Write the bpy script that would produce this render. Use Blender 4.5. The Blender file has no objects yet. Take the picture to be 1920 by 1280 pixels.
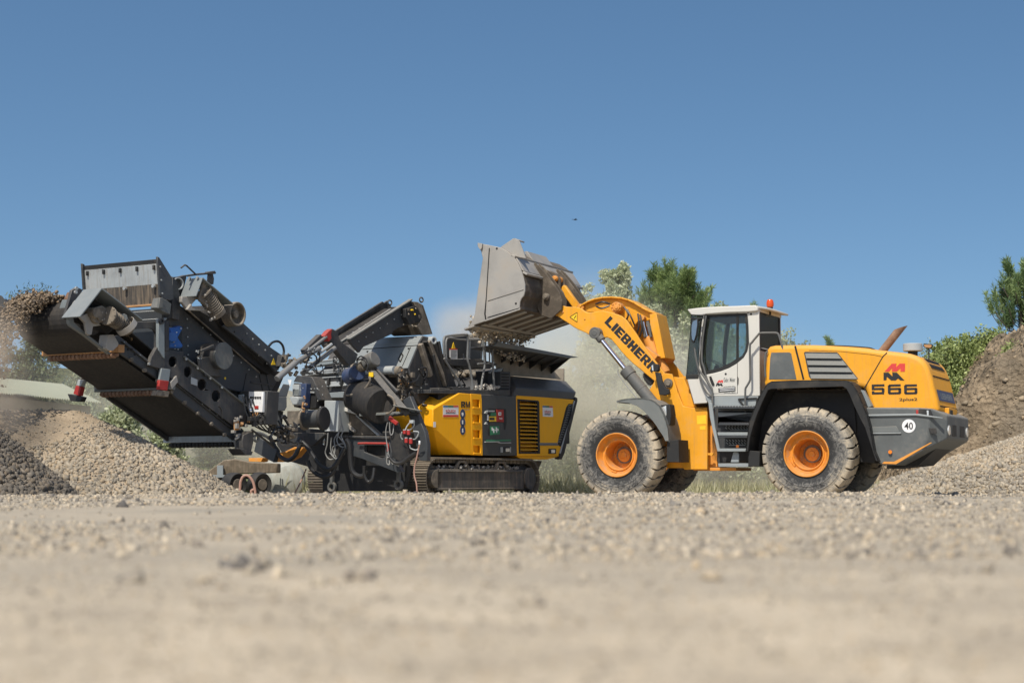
import bpy, bmesh, math, random
import numpy as np
from mathutils import Vector, Matrix
from mathutils.geometry import tessellate_polygon

random.seed(7)
rng = np.random.default_rng(11)
scene = bpy.context.scene
col = scene.collection

# ------------------------------------------------------------------ camera
FPX, HZ, CAMZ = 3200.0, 896.0, 0.42          # focal length in photo pixels, horizon row, lens height
PITCH = math.atan((HZ - 640.0) / FPX)
cam_data = bpy.data.cameras.new("camera")
cam_data.sensor_width = 36.0
cam_data.lens = 36.0 * FPX / 1920.0
cam_data.clip_end = 3000
cam_data.clip_start = 0.05
cam_data.dof.use_dof = True
cam_data.dof.focus_distance = 33.5
cam_data.dof.aperture_fstop = 2.6
cam = bpy.data.objects.new("camera", cam_data)
col.objects.link(cam)
cam.location = (0, 0, CAMZ)
cam.rotation_euler = (math.pi / 2 + PITCH, 0, 0)
scene.camera = cam

# ------------------------------------------------------------------ sky, sun, exposure
SUN_EL = math.radians(53)
SUN_DIR2 = Vector((-0.37, -0.93)).normalized()          # horizontal direction towards the sun
world = bpy.data.worlds.new("World")
scene.world = world
world.use_nodes = True
wn = world.node_tree.nodes
wl = world.node_tree.links
bg = wn["Background"]
sky = wn.new("ShaderNodeTexSky")
sky.sky_type = 'NISHITA'
sky.sun_disc = False
sky.sun_elevation = SUN_EL
sky.sun_rotation = math.atan2(SUN_DIR2.x, SUN_DIR2.y)
sky.altitude = 0
sky.air_density = 1.2
sky.dust_density = 2.0
sky.ozone_density = 3.0
stc = wn.new("ShaderNodeTexCoord")            # sky looked up a little above the true elevation: clean deep blue down to the horizon
smp = wn.new("ShaderNodeMapping"); smp.inputs['Scale'].default_value = (1, 1, 1.5); smp.inputs['Location'].default_value = (0, 0, 0.11)
wl.new(stc.outputs['Generated'], smp.inputs[0]); wl.new(smp.outputs[0], sky.inputs[0])
hs = wn.new("ShaderNodeHueSaturation")
hs.inputs['Saturation'].default_value = 1.14
hs.inputs['Hue'].default_value = 0.4945
wl.new(sky.outputs[0], hs.inputs['Color'])
wl.new(hs.outputs[0], bg.inputs[0])
bg.inputs[1].default_value = 0.13
sd = bpy.data.lights.new("sun", 'SUN')
sd.energy = 4.7
sd.angle = math.radians(0.5)
sd.color = (1.0, 0.935, 0.82)
sun = bpy.data.objects.new("sun", sd)
col.objects.link(sun)
sv = Vector((SUN_DIR2.x * math.cos(SUN_EL), SUN_DIR2.y * math.cos(SUN_EL), math.sin(SUN_EL)))
sun.rotation_euler = sv.to_track_quat('Z', 'Y').to_euler()
scene.view_settings.view_transform = 'Standard'
scene.view_settings.look = 'None'
scene.view_settings.gamma = 1
scene.view_settings.exposure = 0.0
try:
    scene.cycles.volume_step_rate = 1.0
    scene.cycles.volume_max_steps = 96
    scene.cycles.max_bounces = 8
    scene.cycles.transparent_max_bounces = 10
    scene.cycles.volume_bounces = 4
except Exception:
    pass

# ------------------------------------------------------------------ projection helpers
CAM = Vector((0, 0, CAMZ))
_f = Vector((0, math.cos(PITCH), math.sin(PITCH)))
_u = Vector((0, -math.sin(PITCH), math.cos(PITCH)))
def ray(px, py):
    return _f + Vector((1, 0, 0)) * ((px - 960) / FPX) + _u * (-(py - 640) / FPX)
def at(px, py, Y):
    """point seen at photo pixel (px, py) at distance Y in front of the lens"""
    d = ray(px, py)
    return CAM + d * (Y / d.y)

class Frame:
    """a machine's own axes: u along it, w across it (away from the lens), z up"""
    def __init__(s, ox, oy, ang):
        s.o = Vector((ox, oy, 0)); s.a = ang
        s.R = Matrix.Rotation(-ang, 3, 'Z')
        s.c = s.R @ (CAM - s.o)
    def _d(s, p): return s.R @ ray(*p)
    def W(s, px, py, w):
        d = s._d((px, py)); t = (w - s.c.y) / d.y
        return s.c + d * t
    def U(s, px, py, u):
        d = s._d((px, py)); t = (u - s.c.x) / d.x
        return s.c + d * t
    def local(s, v):
        return s.R @ (Vector(v) - s.o)

def Z(ox, oy, sc, pts):
    return [(ox + x / sc, oy + y / sc) for x, y in pts]

# ------------------------------------------------------------------ tags
def tag(o, label=None, cat=None, group=None, kind=None):
    if label: o['label'] = label
    if cat: o['category'] = cat
    if group: o['group'] = group
    if kind: o['kind'] = kind
    return o
def empty(name, loc=(0, 0, 0), rz=0, label=None, cat=None, group=None):
    o = bpy.data.objects.new(name, None)
    o.empty_display_size = 0.3
    col.objects.link(o); o.location = loc; o.rotation_euler = (0, 0, rz)
    return tag(o, label, cat, group)

# ------------------------------------------------------------------ mesh builder
class MB:
    def __init__(s):
        s.v = []; s.f = []; s.mi = []
    def add(s, vs, fs, m=0):
        b = len(s.v)
        s.v += [tuple(v) for v in vs]
        s.f += [tuple(b + i for i in f) for f in fs]
        s.mi += [m] * len(fs)
        return s
    def extr(s, pts, vec, m=0):
        vec = Vector(vec); n = len(pts)
        pts = [Vector(p) for p in pts]
        vs = pts + [p + vec for p in pts]
        fs = [tuple(range(n)), tuple(range(2 * n - 1, n - 1, -1))]
        fs += [(i, i + n, (i + 1) % n + n, (i + 1) % n) for i in range(n)]
        return s.add(vs, fs, m)
    def extr_hole(s, outer, holes, vec, m=0):
        vec = Vector(vec)
        loops = [[Vector(p) for p in outer]] + [[Vector(p) for p in h] for h in holes]
        flat = [p for l in loops for p in l]
        tris = tessellate_polygon(loops)
        n = len(flat)
        fs = [tuple(t) for t in tris] + [tuple(reversed([i + n for i in t])) for t in tris]
        b = 0
        for l in loops:
            k = len(l)
            fs += [(b + i, b + i + n, b + (i + 1) % k + n, b + (i + 1) % k) for i in range(k)]
            b += k
        return s.add(flat + [p + vec for p in flat], fs, m)
    def box(s, c, size, R=None, m=0):
        c = Vector(c); hx, hy, hz = [q / 2 for q in size]
        vs = []
        for dx in (-hx, hx):
            for dy in (-hy, hy):
                for dz in (-hz, hz):
                    d = Vector((dx, dy, dz))
                    vs.append(c + (R @ d if R else d))
        return s.add(vs, [(0, 1, 3, 2), (4, 6, 7, 5), (0, 4, 5, 1), (2, 3, 7, 6), (0, 2, 6, 4), (1, 5, 7, 3)], m)
    def bb(s, lo, hi, m=0):
        lo = Vector(lo); hi = Vector(hi)
        return s.box((lo + hi) / 2, [abs(q) for q in (hi - lo)], None, m)
    def beam(s, p0, p1, a, b, up=(0, 0, 1), m=0):
        """bar from p0 to p1, a across, b along 'up'"""
        p0 = Vector(p0); p1 = Vector(p1); d = (p1 - p0)
        L = d.length
        if L < 1e-6: return s
        x = d / L; y = Vector(up).cross(x)
        if y.length < 1e-4: y = Vector((0, 1, 0)).cross(x)
        y.normalize(); z = x.cross(y)
        R = Matrix((x, y, z)).transposed()
        return s.box((p0 + p1) / 2, (L, a, b), R, m)
    def cyl(s, p0, p1, r, n=20, r2=None, m=0, cap=True):
        p0 = Vector(p0); p1 = Vector(p1); r2 = r if r2 is None else r2
        x = (p1 - p0).normalized()
        y = x.orthogonal().normalized(); z = x.cross(y)
        vs = []
        for p, rr in ((p0, r), (p1, r2)):
            for i in range(n):
                a = 2 * math.pi * i / n
                vs.append(p + (y * math.cos(a) + z * math.sin(a)) * rr)
        fs = [(i, (i + 1) % n, (i + 1) % n + n, i + n) for i in range(n)]
        if cap: fs += [tuple(range(n - 1, -1, -1)), tuple(range(n, 2 * n))]
        return s.add(vs, fs, m)
    def lathe(s, c, axis, prof, n=48, m=0, ref=None, closed=False):
        """prof: (radius, distance along axis)"""
        c = Vector(c); x = Vector(axis).normalized()
        y = Vector(ref) if ref else x.orthogonal().normalized(); z = x.cross(y)
        vs = []
        for r, t in prof:
            for i in range(n):
                a = 2 * math.pi * i / n
                vs.append(c + x * t + (y * math.cos(a) + z * math.sin(a)) * r)
        fs = []
        k = len(prof)
        for j in range(k if closed else k - 1):
            for i in range(n):
                a, b = j * n + i, j * n + (i + 1) % n
                c2, d2 = ((j + 1) % k) * n + (i + 1) % n, ((j + 1) % k) * n + i
                fs.append((a, b, c2, d2))
        return s.add(vs, fs, m)
    def tube(s, pts, r, n=8, m=0, smooth=4, closed=False, taper=1.0):
        P = [Vector(p) for p in pts]
        if smooth and len(P) > 2:
            Q = []
            for i in range(len(P) - 1):
                a = P[max(i - 1, 0)]; b = P[i]; c = P[i + 1]; d = P[min(i + 2, len(P) - 1)]
                for k in range(smooth):
                    t = k / smooth
                    Q.append(0.5 * ((2 * b) + (c - a) * t + (2 * a - 5 * b + 4 * c - d) * t * t + (3 * b - a - 3 * c + d) * t ** 3))
            Q.append(P[-1]); P = Q
        N = None; vs = []
        for i, p in enumerate(P):
            t = (P[min(i + 1, len(P) - 1)] - P[max(i - 1, 0)])
            if t.length < 1e-9: t = Vector((0, 0, 1))
            t.normalize()
            if N is None: N = t.orthogonal().normalized()
            N = (N - t * N.dot(t))
            if N.length < 1e-6: N = t.orthogonal()
            N.normalize(); B = t.cross(N)
            rr_ = r * (1 + (taper - 1) * i / max(len(P) - 1, 1))
            for k in range(n):
                a = 2 * math.pi * k / n
                vs.append(p + (N * math.cos(a) + B * math.sin(a)) * rr_)
        L = len(P)
        fs = [(i * n + k, i * n + (k + 1) % n, (i + 1) * n + (k + 1) % n, (i + 1) * n + k) for i in range(L - 1) for k in range(n)]
        fs += [tuple(range(n - 1, -1, -1)), tuple(range((L - 1) * n, L * n))]
        return s.add(vs, fs, m)
    def hull(s, pts, m=0):
        bm = bmesh.new()
        vv = [bm.verts.new(Vector(p)) for p in pts]
        bmesh.ops.convex_hull(bm, input=vv)
        bm.verts.ensure_lookup_table()
        used = [v for v in bm.verts if v.link_faces]
        idx = {v: i for i, v in enumerate(used)}
        bmesh.ops.dissolve_limit(bm, angle_limit=0.02, verts=bm.verts, edges=bm.edges)
        used = [v for v in bm.verts if v.link_faces]
        idx = {v: i for i, v in enumerate(used)}
        s.add([v.co.copy() for v in used], [tuple(idx[v] for v in f.verts) for f in bm.faces], m)
        bm.free(); return s
    def plate(s, pts, th, m=0):
        """flat polygon pts thickened by th along its own normal"""
        P = [Vector(p) for p in pts]
        n = Vector((0, 0, 0))
        for i in range(len(P)):
            n += P[i].cross(P[(i + 1) % len(P)])
        n.normalize()
        return s.extr([p - n * th / 2 for p in P], n * th, m)
    NOSPLIT = ('lettering', 'text', 'number', 'stones', 'holes', 'pattern', 'bars', 'louvre', 'seam', 'grille', 'crown', 'trunk', 'shoes', 'figure', 'sprocket', 'wings', 'vent')
    def build(s, name, mats, parent=None, **kw_):
        tol_ = .0 if 'fitting' in name else .02
        if kw_.pop('split', True) and not any(k in name for k in MB.NOSPLIT) and len(s.f) < 4000:
            par = list(range(len(s.v)))
            def find(a):
                while par[a] != a: par[a] = par[par[a]]; a = par[a]
                return a
            for f in s.f:
                r = find(f[0])
                for i in f[1:]: par[find(i)] = r
            comp = {}
            for fi, f in enumerate(s.f): comp.setdefault(find(f[0]), []).append(fi)
            groups = []
            for fl in comp.values():
                vs = [s.v[i] for fi in fl for i in s.f[fi]]
                lo = [min(v[k] for v in vs) - tol_ for k in range(3)]; hi = [max(v[k] for v in vs) + tol_ for k in range(3)]
                groups.append([lo, hi, fl])
            merged = True
            while merged:
                merged = False
                for i in range(len(groups)):
                    for j in range(i + 1, len(groups)):
                        a, b = groups[i], groups[j]
                        if all(a[0][k] <= b[1][k] and b[0][k] <= a[1][k] for k in range(3)):
                            groups[i] = [[min(p, q) for p, q in zip(a[0], b[0])], [max(p, q) for p, q in zip(a[1], b[1])], a[2] + b[2]]
                            groups.pop(j); merged = True; break
                    if merged: break
            if 1 < len(groups) <= 40:
                groups.sort(key=lambda g: -len(g[2])); out = []
                for g in groups:
                    m = MB(); idx = {}
                    for fi in g[2]:
                        fc = []
                        for i in s.f[fi]:
                            if i not in idx: idx[i] = len(m.v); m.v.append(s.v[i])
                            fc.append(idx[i])
                        m.f.append(tuple(fc)); m.mi.append(s.mi[fi])
                    out.append(m._build(name, mats, parent, **kw_))
                return out[0]
        return s._build(name, mats, parent, **kw_)
    def _build(s, name, mats, parent=None, bevel=0.006, seg=1, ang=35, smooth=True, label=None):
        me = bpy.data.meshes.new(name)
        me.from_pydata(s.v, [], s.f)
        me.validate()
        bm = bmesh.new(); bm.from_mesh(me)
        bmesh.ops.recalc_face_normals(bm, faces=bm.faces)
        bm.to_mesh(me); bm.free()
        if not isinstance(mats, (list, tuple)): mats = [mats]
        for m in mats: me.materials.append(m)
        if len(mats) > 1 and len(me.polygons) == len(s.mi):
            me.polygons.foreach_set("material_index", s.mi)
        if smooth:
            me.shade_smooth()
            me.set_sharp_from_angle(angle=math.radians(ang))
        o = bpy.data.objects.new(name, me)
        col.objects.link(o)
        if parent: o.parent = parent
        if bevel:
            b = o.modifiers.new("bevel", 'BEVEL')
            b.width = bevel; b.segments = seg; b.limit_method = 'ANGLE'; b.angle_limit = math.radians(ang)
        if label: o['label'] = label
        return o

def text_geo(body, size=1.0, bold=0.0, shear=0.0, sx=1.0, spacing=1.0):
    cu = bpy.data.curves.new("t", 'FONT')
    cu.body = body; cu.size = size; cu.offset = bold; cu.shear = shear; cu.space_character = spacing
    cu.resolution_u = 3
    o = bpy.data.objects.new("t", cu)
    col.objects.link(o)
    bpy.context.view_layer.update()
    me = o.to_mesh()
    vs = [(v.co.x * sx, v.co.y) for v in me.vertices]
    fs = [tuple(p.vertices) for p in me.polygons]
    o.to_mesh_clear()
    bpy.data.objects.remove(o); bpy.data.curves.remove(cu)
    return vs, fs
def put_text(mb, geo, o, xd, yd, lift, box=None, m=0):
    """lay 2D glyphs on the plane (o, xd, yd); box=(w,h) scales them to fit; lift = small offset vector"""
    vs, fs = geo
    x0 = min(v[0] for v in vs); x1 = max(v[0] for v in vs); y0 = min(v[1] for v in vs); y1 = max(v[1] for v in vs)
    o = Vector(o); xd = Vector(xd); yd = Vector(yd); lift = Vector(lift)
    sx, sy = (box[0] / (x1 - x0), box[1] / (y1 - y0)) if box else (1, 1)
    P = [o + xd * ((x - x0) * sx) + yd * ((y - y0) * sy) + lift for x, y in vs]
    return mb.add(P, fs, m)

BLOCK = {  # heavy block capitals on a unit cell
 'L': [[(0,0),(1,0),(1,.27),(.42,.27),(.42,1),(0,1)]],
 'I': [[(0,0),(.42,0),(.42,1),(0,1)]],
 'E': [[(0,0),(1,0),(1,.245),(.42,.245),(.42,.39),(.93,.39),(.93,.61),(.42,.61),(.42,.755),(1,.755),(1,1),(0,1)]],
 'H': [[(0,0),(.40,0),(.40,.36),(.60,.36),(.60,0),(1,0),(1,1),(.60,1),(.60,.64),(.40,.64),(.40,1),(0,1)]],
 'B': [[(0,0),(.82,0),(1,.12),(1,.4),(.9,.51),(1,.62),(1,.88),(.82,1),(0,1)],[(.35,.19),(.62,.19),(.62,.4),(.35,.4)],[(.35,.61),(.62,.61),(.62,.81),(.35,.81)]],
 'M': [[(0,0),(.17,0),(.17,.66),(.42,0),(.58,0),(.83,.66),(.83,0),(1,0),(1,1),(.79,1),(.5,.30),(.21,1),(0,1)]],
 'R': [[(0,0),(.35,0),(.35,.36),(.45,.36),(.64,0),(1.03,0),(.8,.42),(1,.52),(1,.88),(.82,1),(0,1)],[(.35,.55),(.62,.55),(.62,.79),(.35,.79)]],
}
def block_text(mb, word, o, xd, yd, W, Hh, vec, gap=0.16, m=0):
    wid = [0.42 if c == 'I' else 1.0 for c in word]
    tot = sum(wid) + gap * (len(word) - 1)
    k = W / tot; x = 0
    o = Vector(o); xd = Vector(xd).normalized(); yd = Vector(yd).normalized()
    for c, wd in zip(word, wid):
        loops = [[o + xd * ((x + a) * k) + yd * (b * Hh) for a, b in L] for L in BLOCK[c]]
        mb.extr_hole(loops[0], loops[1:], vec, m)
        x += wd + gap
    return mb

# ------------------------------------------------------------------ materials
def newmat(name):
    m = bpy.data.materials.new(name); m.use_nodes = True
    nt = m.node_tree; b = nt.nodes["Principled BSDF"]
    return m, nt, nt.nodes, nt.links, b
def paint(name, c, rough=0.45, metal=0.0, dust=0.35, dustc=(0.40, 0.33, 0.25), var=0.12, grime=0.3, scale=2.5, bump=0.02, streak=0.0, spec=0.5):
    """painted or bare metal with dust on upward faces, patchy grime and slight mottling"""
    m, nt, N, L, b = newmat(name)
    tc = N.new("ShaderNodeTexCoord")
    n1 = N.new("ShaderNodeTexNoise"); n1.inputs['Scale'].default_value = scale; n1.inputs['Detail'].default_value = 8; n1.inputs['Roughness'].default_value = 0.65
    L.new(tc.outputs['Object'], n1.inputs['Vector'])
    n2 = N.new("ShaderNodeTexNoise"); n2.inputs['Scale'].default_value = scale * 9; n2.inputs['Detail'].default_value = 5
    L.new(tc.outputs['Object'], n2.inputs['Vector'])
    r1 = N.new("ShaderNodeMapRange"); r1.inputs[1].default_value = 0.3; r1.inputs[2].default_value = 0.72
    r1.inputs[3].default_value = 1 - var; r1.inputs[4].default_value = 1 + var
    L.new(n1.outputs[0], r1.inputs[0])
    mul = N.new("ShaderNodeMixRGB"); mul.blend_type = 'MULTIPLY'; mul.inputs[0].default_value = 1
    mul.inputs[1].default_value = (*c, 1)
    L.new(r1.outputs[0], mul.inputs[2])
    # grime patches
    g = N.new("ShaderNodeMapRange"); g.inputs[1].default_value = 0.52; g.inputs[2].default_value = 0.75; g.inputs[3].default_value = 0; g.inputs[4].default_value = grime
    L.new(n1.outputs[0], g.inputs[0])
    gm = N.new("ShaderNodeMixRGB"); gm.inputs[2].default_value = (dustc[0] * .75, dustc[1] * .75, dustc[2] * .75, 1)
    L.new(g.outputs[0], gm.inputs[0]); L.new(mul.outputs[0], gm.inputs[1])
    out = gm.outputs[0]
    if streak:
        mp = N.new("ShaderNodeMapping"); mp.inputs['Scale'].default_value = (14, 14, 0.7)
        L.new(tc.outputs['Object'], mp.inputs[0])
        n3 = N.new("ShaderNodeTexNoise"); n3.inputs['Scale'].default_value = 1.5; n3.inputs['Detail'].default_value = 4
        L.new(mp.outputs[0], n3.inputs['Vector'])
        r3 = N.new("ShaderNodeMapRange"); r3.inputs[1].default_value = 0.45; r3.inputs[2].default_value = 0.8; r3.inputs[4].default_value = streak
        L.new(n3.outputs[0], r3.inputs[0])
        sm = N.new("ShaderNodeMixRGB"); sm.inputs[2].default_value = (dustc[0] * .6, dustc[1] * .55, dustc[2] * .5, 1)
        L.new(r3.outputs[0], sm.inputs[0]); L.new(out, sm.inputs[1]); out = sm.outputs[0]
    # settled dust on faces that point up
    geo = N.new("ShaderNodeNewGeometry"); sx = N.new("ShaderNodeSeparateXYZ")
    L.new(geo.outputs['Normal'], sx.inputs[0])
    up = N.new("ShaderNodeMapRange"); up.inputs[1].default_value = 0.1; up.inputs[2].default_value = 0.9; up.inputs[3].default_value = 0.12; up.inputs[4].default_value = 1.0
    L.new(sx.outputs[2], up.inputs[0])
    nd = N.new("ShaderNodeMath"); nd.operation = 'MULTIPLY'
    r2 = N.new("ShaderNodeMapRange"); r2.inputs[1].default_value = 0.3; r2.inputs[2].default_value = 0.65; r2.inputs[3].default_value = 0.5; r2.inputs[4].default_value = 1.1
    L.new(n2.outputs[0], r2.inputs[0]); L.new(up.outputs[0], nd.inputs[0]); L.new(r2.outputs[0], nd.inputs[1])
    nd2 = N.new("ShaderNodeMath"); nd2.operation = 'MULTIPLY'; nd2.inputs[1].default_value = dust; nd2.use_clamp = True
    L.new(nd.outputs[0], nd2.inputs[0])
    dm = N.new("ShaderNodeMixRGB"); dm.inputs[2].default_value = (*dustc, 1)
    L.new(nd2.outputs[0], dm.inputs[0]); L.new(out, dm.inputs[1])
    L.new(dm.outputs[0], b.inputs['Base Color'])
    rr = N.new("ShaderNodeMapRange"); rr.inputs[3].default_value = rough; rr.inputs[4].default_value = min(1, rough + 0.35)
    L.new(n1.outputs[0], rr.inputs[0]); L.new(rr.outputs[0], b.inputs['Roughness'])
    b.inputs['Metallic'].default_value = metal
    b.inputs['Specular IOR Level'].default_value = spec
    if bump:
        bp = N.new("ShaderNodeBump"); bp.inputs['Strength'].default_value = bump * 8; bp.inputs['Distance'].default_value = 0.01
        L.new(n2.outputs[0], bp.inputs['Height']); L.new(bp.outputs[0], b.inputs['Normal'])
    return m
def plain(name, c, rough=0.5, metal=0.0, emit=None):
    m, nt, N, L, b = newmat(name)
    n1 = N.new("ShaderNodeTexNoise"); n1.inputs['Scale'].default_value = 12; n1.inputs['Detail'].default_value = 4
    tc = N.new("ShaderNodeTexCoord"); L.new(tc.outputs['Object'], n1.inputs['Vector'])
    r1 = N.new("ShaderNodeMapRange"); r1.inputs[3].default_value = 0.82; r1.inputs[4].default_value = 1.12
    L.new(n1.outputs[0], r1.inputs[0])
    mul = N.new("ShaderNodeMixRGB"); mul.blend_type = 'MULTIPLY'; mul.inputs[0].default_value = 1; mul.inputs[1].default_value = (*c, 1)
    L.new(r1.outputs[0], mul.inputs[2]); L.new(mul.outputs[0], b.inputs['Base Color'])
    b.inputs['Roughness'].default_value = rough; b.inputs['Metallic'].default_value = metal
    return m

M = {}
M['orange'] = paint('orange_paint', (0.77, 0.34, 0.010), rough=0.38, dust=0.26, var=0.09, grime=0.28, scale=3.4, bump=0.008, streak=.22, spec=.35)
M['orange_dirty'] = paint('dirty_orange_paint', (0.70, 0.28, 0.03), rough=0.5, dust=0.5, var=0.15, grime=0.55, scale=5, bump=0.02)
M['rim'] = paint('wheel_rim_paint', (0.72, 0.26, 0.015), rough=0.5, dust=0.3, var=0.2, grime=0.85, scale=7, bump=0.015, streak=.25)
M['yellow'] = paint('yellow_paint', (0.95, 0.44, 0.002), rough=0.42, dust=0.10, var=0.05, grime=0.05, bump=0.003, spec=0.3, streak=.10)
M['anth'] = paint('anthracite_paint', (0.026, 0.031, 0.037), rough=0.40, dust=0.26, var=0.2, grime=0.22, bump=0.006, streak=.14)
M['anth_clean'] = paint('anthracite_panel_paint', (0.036, 0.042, 0.049), rough=0.33, dust=0.16, var=0.08, grime=0.10, bump=0.003)
M['greyblue'] = paint('blue_grey_paint', (0.20, 0.235, 0.25), rough=0.4, dust=0.3, var=0.1, grime=0.15, bump=0.004)
M['lightgrey'] = paint('light_grey_paint', (0.36, 0.39, 0.40), rough=0.45, dust=0.3, var=0.08, grime=0.15, bump=0.004)
M['trackframe'] = paint('dusty_track_frame', (0.045, 0.047, 0.050), rough=0.6, dust=0.5, var=0.25, grime=0.45, scale=3, streak=.45)
M['hopper'] = paint('dust_covered_hopper_steel', (0.27, 0.235, 0.185), rough=0.85, dust=0.5, var=0.3, grime=0.5, scale=3, bump=.04, streak=.3)
M['galv'] = paint('galvanised_steel', (0.40, 0.43, 0.44), rough=0.42, metal=0.35, dust=0.3, var=0.2, grime=0.2, streak=0.45)
M['dusty'] = paint('dust_caked_steel', (0.13, 0.112, 0.09), rough=0.8, dust=0.6, var=0.35, grime=0.8, scale=7, bump=0.06)
M['rubber'] = paint('belt_rubber', (0.013, 0.013, 0.014), rough=0.6, dust=0.06, var=0.25, grime=0.12, scale=1.4, bump=0.004, streak=0.1)
M['black'] = paint('black_steel', (0.012, 0.013, 0.015), rough=0.5, dust=0.12, var=0.2, grime=0.15, bump=0.006)
M['blackplastic'] = paint('black_plastic', (0.010, 0.011, 0.012), rough=0.55, dust=0.07, var=0.1, grime=0.12, bump=0.004)
M['fendergrey'] = paint('fender_grey', (0.13, 0.145, 0.145), rough=0.5, dust=0.45, var=0.12, grime=0.25, bump=0.006)
M['cwgrey'] = paint('counterweight_grey', (0.085, 0.097, 0.10), rough=0.45, dust=0.4, var=0.2, grime=0.4, scale=2.2, bump=0.008)
M['stepgrey'] = paint('step_grey', (0.25, 0.28, 0.29), rough=0.45, dust=0.3, var=0.12, grime=0.2, bump=0.006)
M['white'] = paint('white_paint', (0.56, 0.545, 0.50), rough=0.38, dust=0.2, var=0.04, grime=0.08, bump=0.002)
M['bucket'] = paint('worn_bucket_steel', (0.34, 0.325, 0.30), rough=0.45, metal=0.3, dust=0.35, var=0.2, grime=0.55, scale=1.8, bump=0.02)
M['bucket_dark'] = paint('dark_bucket_steel', (0.075, 0.06, 0.045), rough=0.7, metal=0.1, dust=0.25, var=0.4, grime=0.5, scale=4, bump=0.05)  # darker steel for the bucket shell and hinge brackets
M['rust'] = paint('rusty_steel', (0.22, 0.125, 0.08), rough=0.75, dust=0.35, var=0.35, grime=0.4, scale=8, bump=0.03)
M['wood'] = paint('ochre_steel', (0.42, 0.22, 0.09), rough=0.7, dust=0.3, var=0.25, grime=0.4, scale=6)
M['red'] = paint('red_paint', (0.36, 0.016, 0.014), rough=0.45, dust=0.2, var=0.1, grime=0.15)
M['blue'] = paint('blue_paint', (0.012, 0.10, 0.36), rough=0.4, dust=0.15, var=0.1, grime=0.08)
M['darkblue'] = paint('dark_blue_enamel', (0.02, 0.045, 0.12), rough=0.4, dust=0.3, var=0.1, grime=0.25)
M['chrome'] = plain('chromed_rod', (0.72, 0.74, 0.78), rough=0.12, metal=1.0)
M['cylgrey'] = paint('hydraulic_cylinder_grey', (0.085, 0.09, 0.09), rough=0.5, dust=0.35, var=0.12, grime=0.25)
M['hose'] = plain('black_hose', (0.022, 0.022, 0.023), rough=0.45)
M['cablegrey'] = plain('grey_cable', (0.28, 0.28, 0.27), rough=0.5)
M['pink'] = plain('faded_red_hose', (0.38, 0.22, 0.17), rough=0.55)
M['decalblack'] = plain('black_lettering', (0.018, 0.016, 0.016), rough=0.4)
M['decalred'] = plain('red_lettering', (0.62, 0.05, 0.04), rough=0.4)
M['decalwhite'] = plain('white_sticker', (0.78, 0.78, 0.78), rough=0.4)
M['decalgreen'] = plain('green_sticker', (0.02, 0.19, 0.09), rough=0.5)
M['decalblue'] = plain('blue_sticker', (0.02, 0.16, 0.32), rough=0.5)
M['decalyellow'] = plain('yellow_sticker', (0.85, 0.55, 0.02), rough=0.4)
M['amber'] = plain('amber_plastic', (0.85, 0.22, 0.01), rough=0.25)
M['beacon'] = plain('orange_beacon_plastic', (0.62, 0.075, 0.01), rough=0.15)
M['lamp'] = plain('lamp_reflector', (0.7, 0.7, 0.68), rough=0.15, metal=0.5)
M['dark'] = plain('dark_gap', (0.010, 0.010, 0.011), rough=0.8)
M['seat'] = plain('seat_fabric', (0.03, 0.03, 0.035), rough=0.9)
def glass(name, tint, mix, rough=0.03):
    m, nt, N, L, b = newmat(name)
    N.remove(b)
    out = N["Material Output"]
    tr = N.new("ShaderNodeBsdfTransparent"); tr.inputs[0].default_value = (*tint, 1)
    gl = N.new("ShaderNodeBsdfGlossy"); gl.inputs['Roughness'].default_value = rough
    df = N.new("ShaderNodeBsdfDiffuse"); df.inputs[0].default_value = (0.35, 0.33, 0.28, 1)
    fr = N.new("ShaderNodeFresnel"); fr.inputs[0].default_value = 1.5
    m1 = N.new("ShaderNodeMixShader"); m2 = N.new("ShaderNodeMixShader"); m2.inputs[0].default_value = mix
    L.new(fr.outputs[0], m1.inputs[0]); L.new(tr.outputs[0], m1.inputs[1]); L.new(gl.outputs[0], m1.inputs[2])
    L.new(m1.outputs[0], m2.inputs[1]); L.new(df.outputs[0], m2.inputs[2]); L.new(m2.outputs[0], out.inputs[0])
    return m
M['glassrear'] = plain('dark_rear_glass', (0.012, 0.020, 0.030), rough=0.25)
M['glassrear'].node_tree.nodes['Principled BSDF'].inputs['Specular IOR Level'].default_value = 0.15
M['glass'] = glass('cab_glass', (0.86, 0.95, 0.92), 0.05)
M['glassdark'] = glass('tinted_cab_glass', (0.66, 0.74, 0.76), 0.04)
M['mirror'] = plain('mirror_glass', (0.30, 0.32, 0.34), rough=0.08, metal=1.0)
# ================================================================== WHEEL LOADER
LA = math.radians(-25)
LF = Frame(2.03, 33.3, LA)
loader = empty('wheel_loader', (2.03, 33.3, 0), LA,
    'orange wheel loader with white cab and muddy tyres tipping its raised bucket', 'wheel loader')
def lw(pts, w): return [LF.W(x, y, w) for x, y in pts]
def lext(mb, pts, w0, w1, m=0): return mb.extr(lw(pts, w0), (0, w1 - w0, 0), m)

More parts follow.
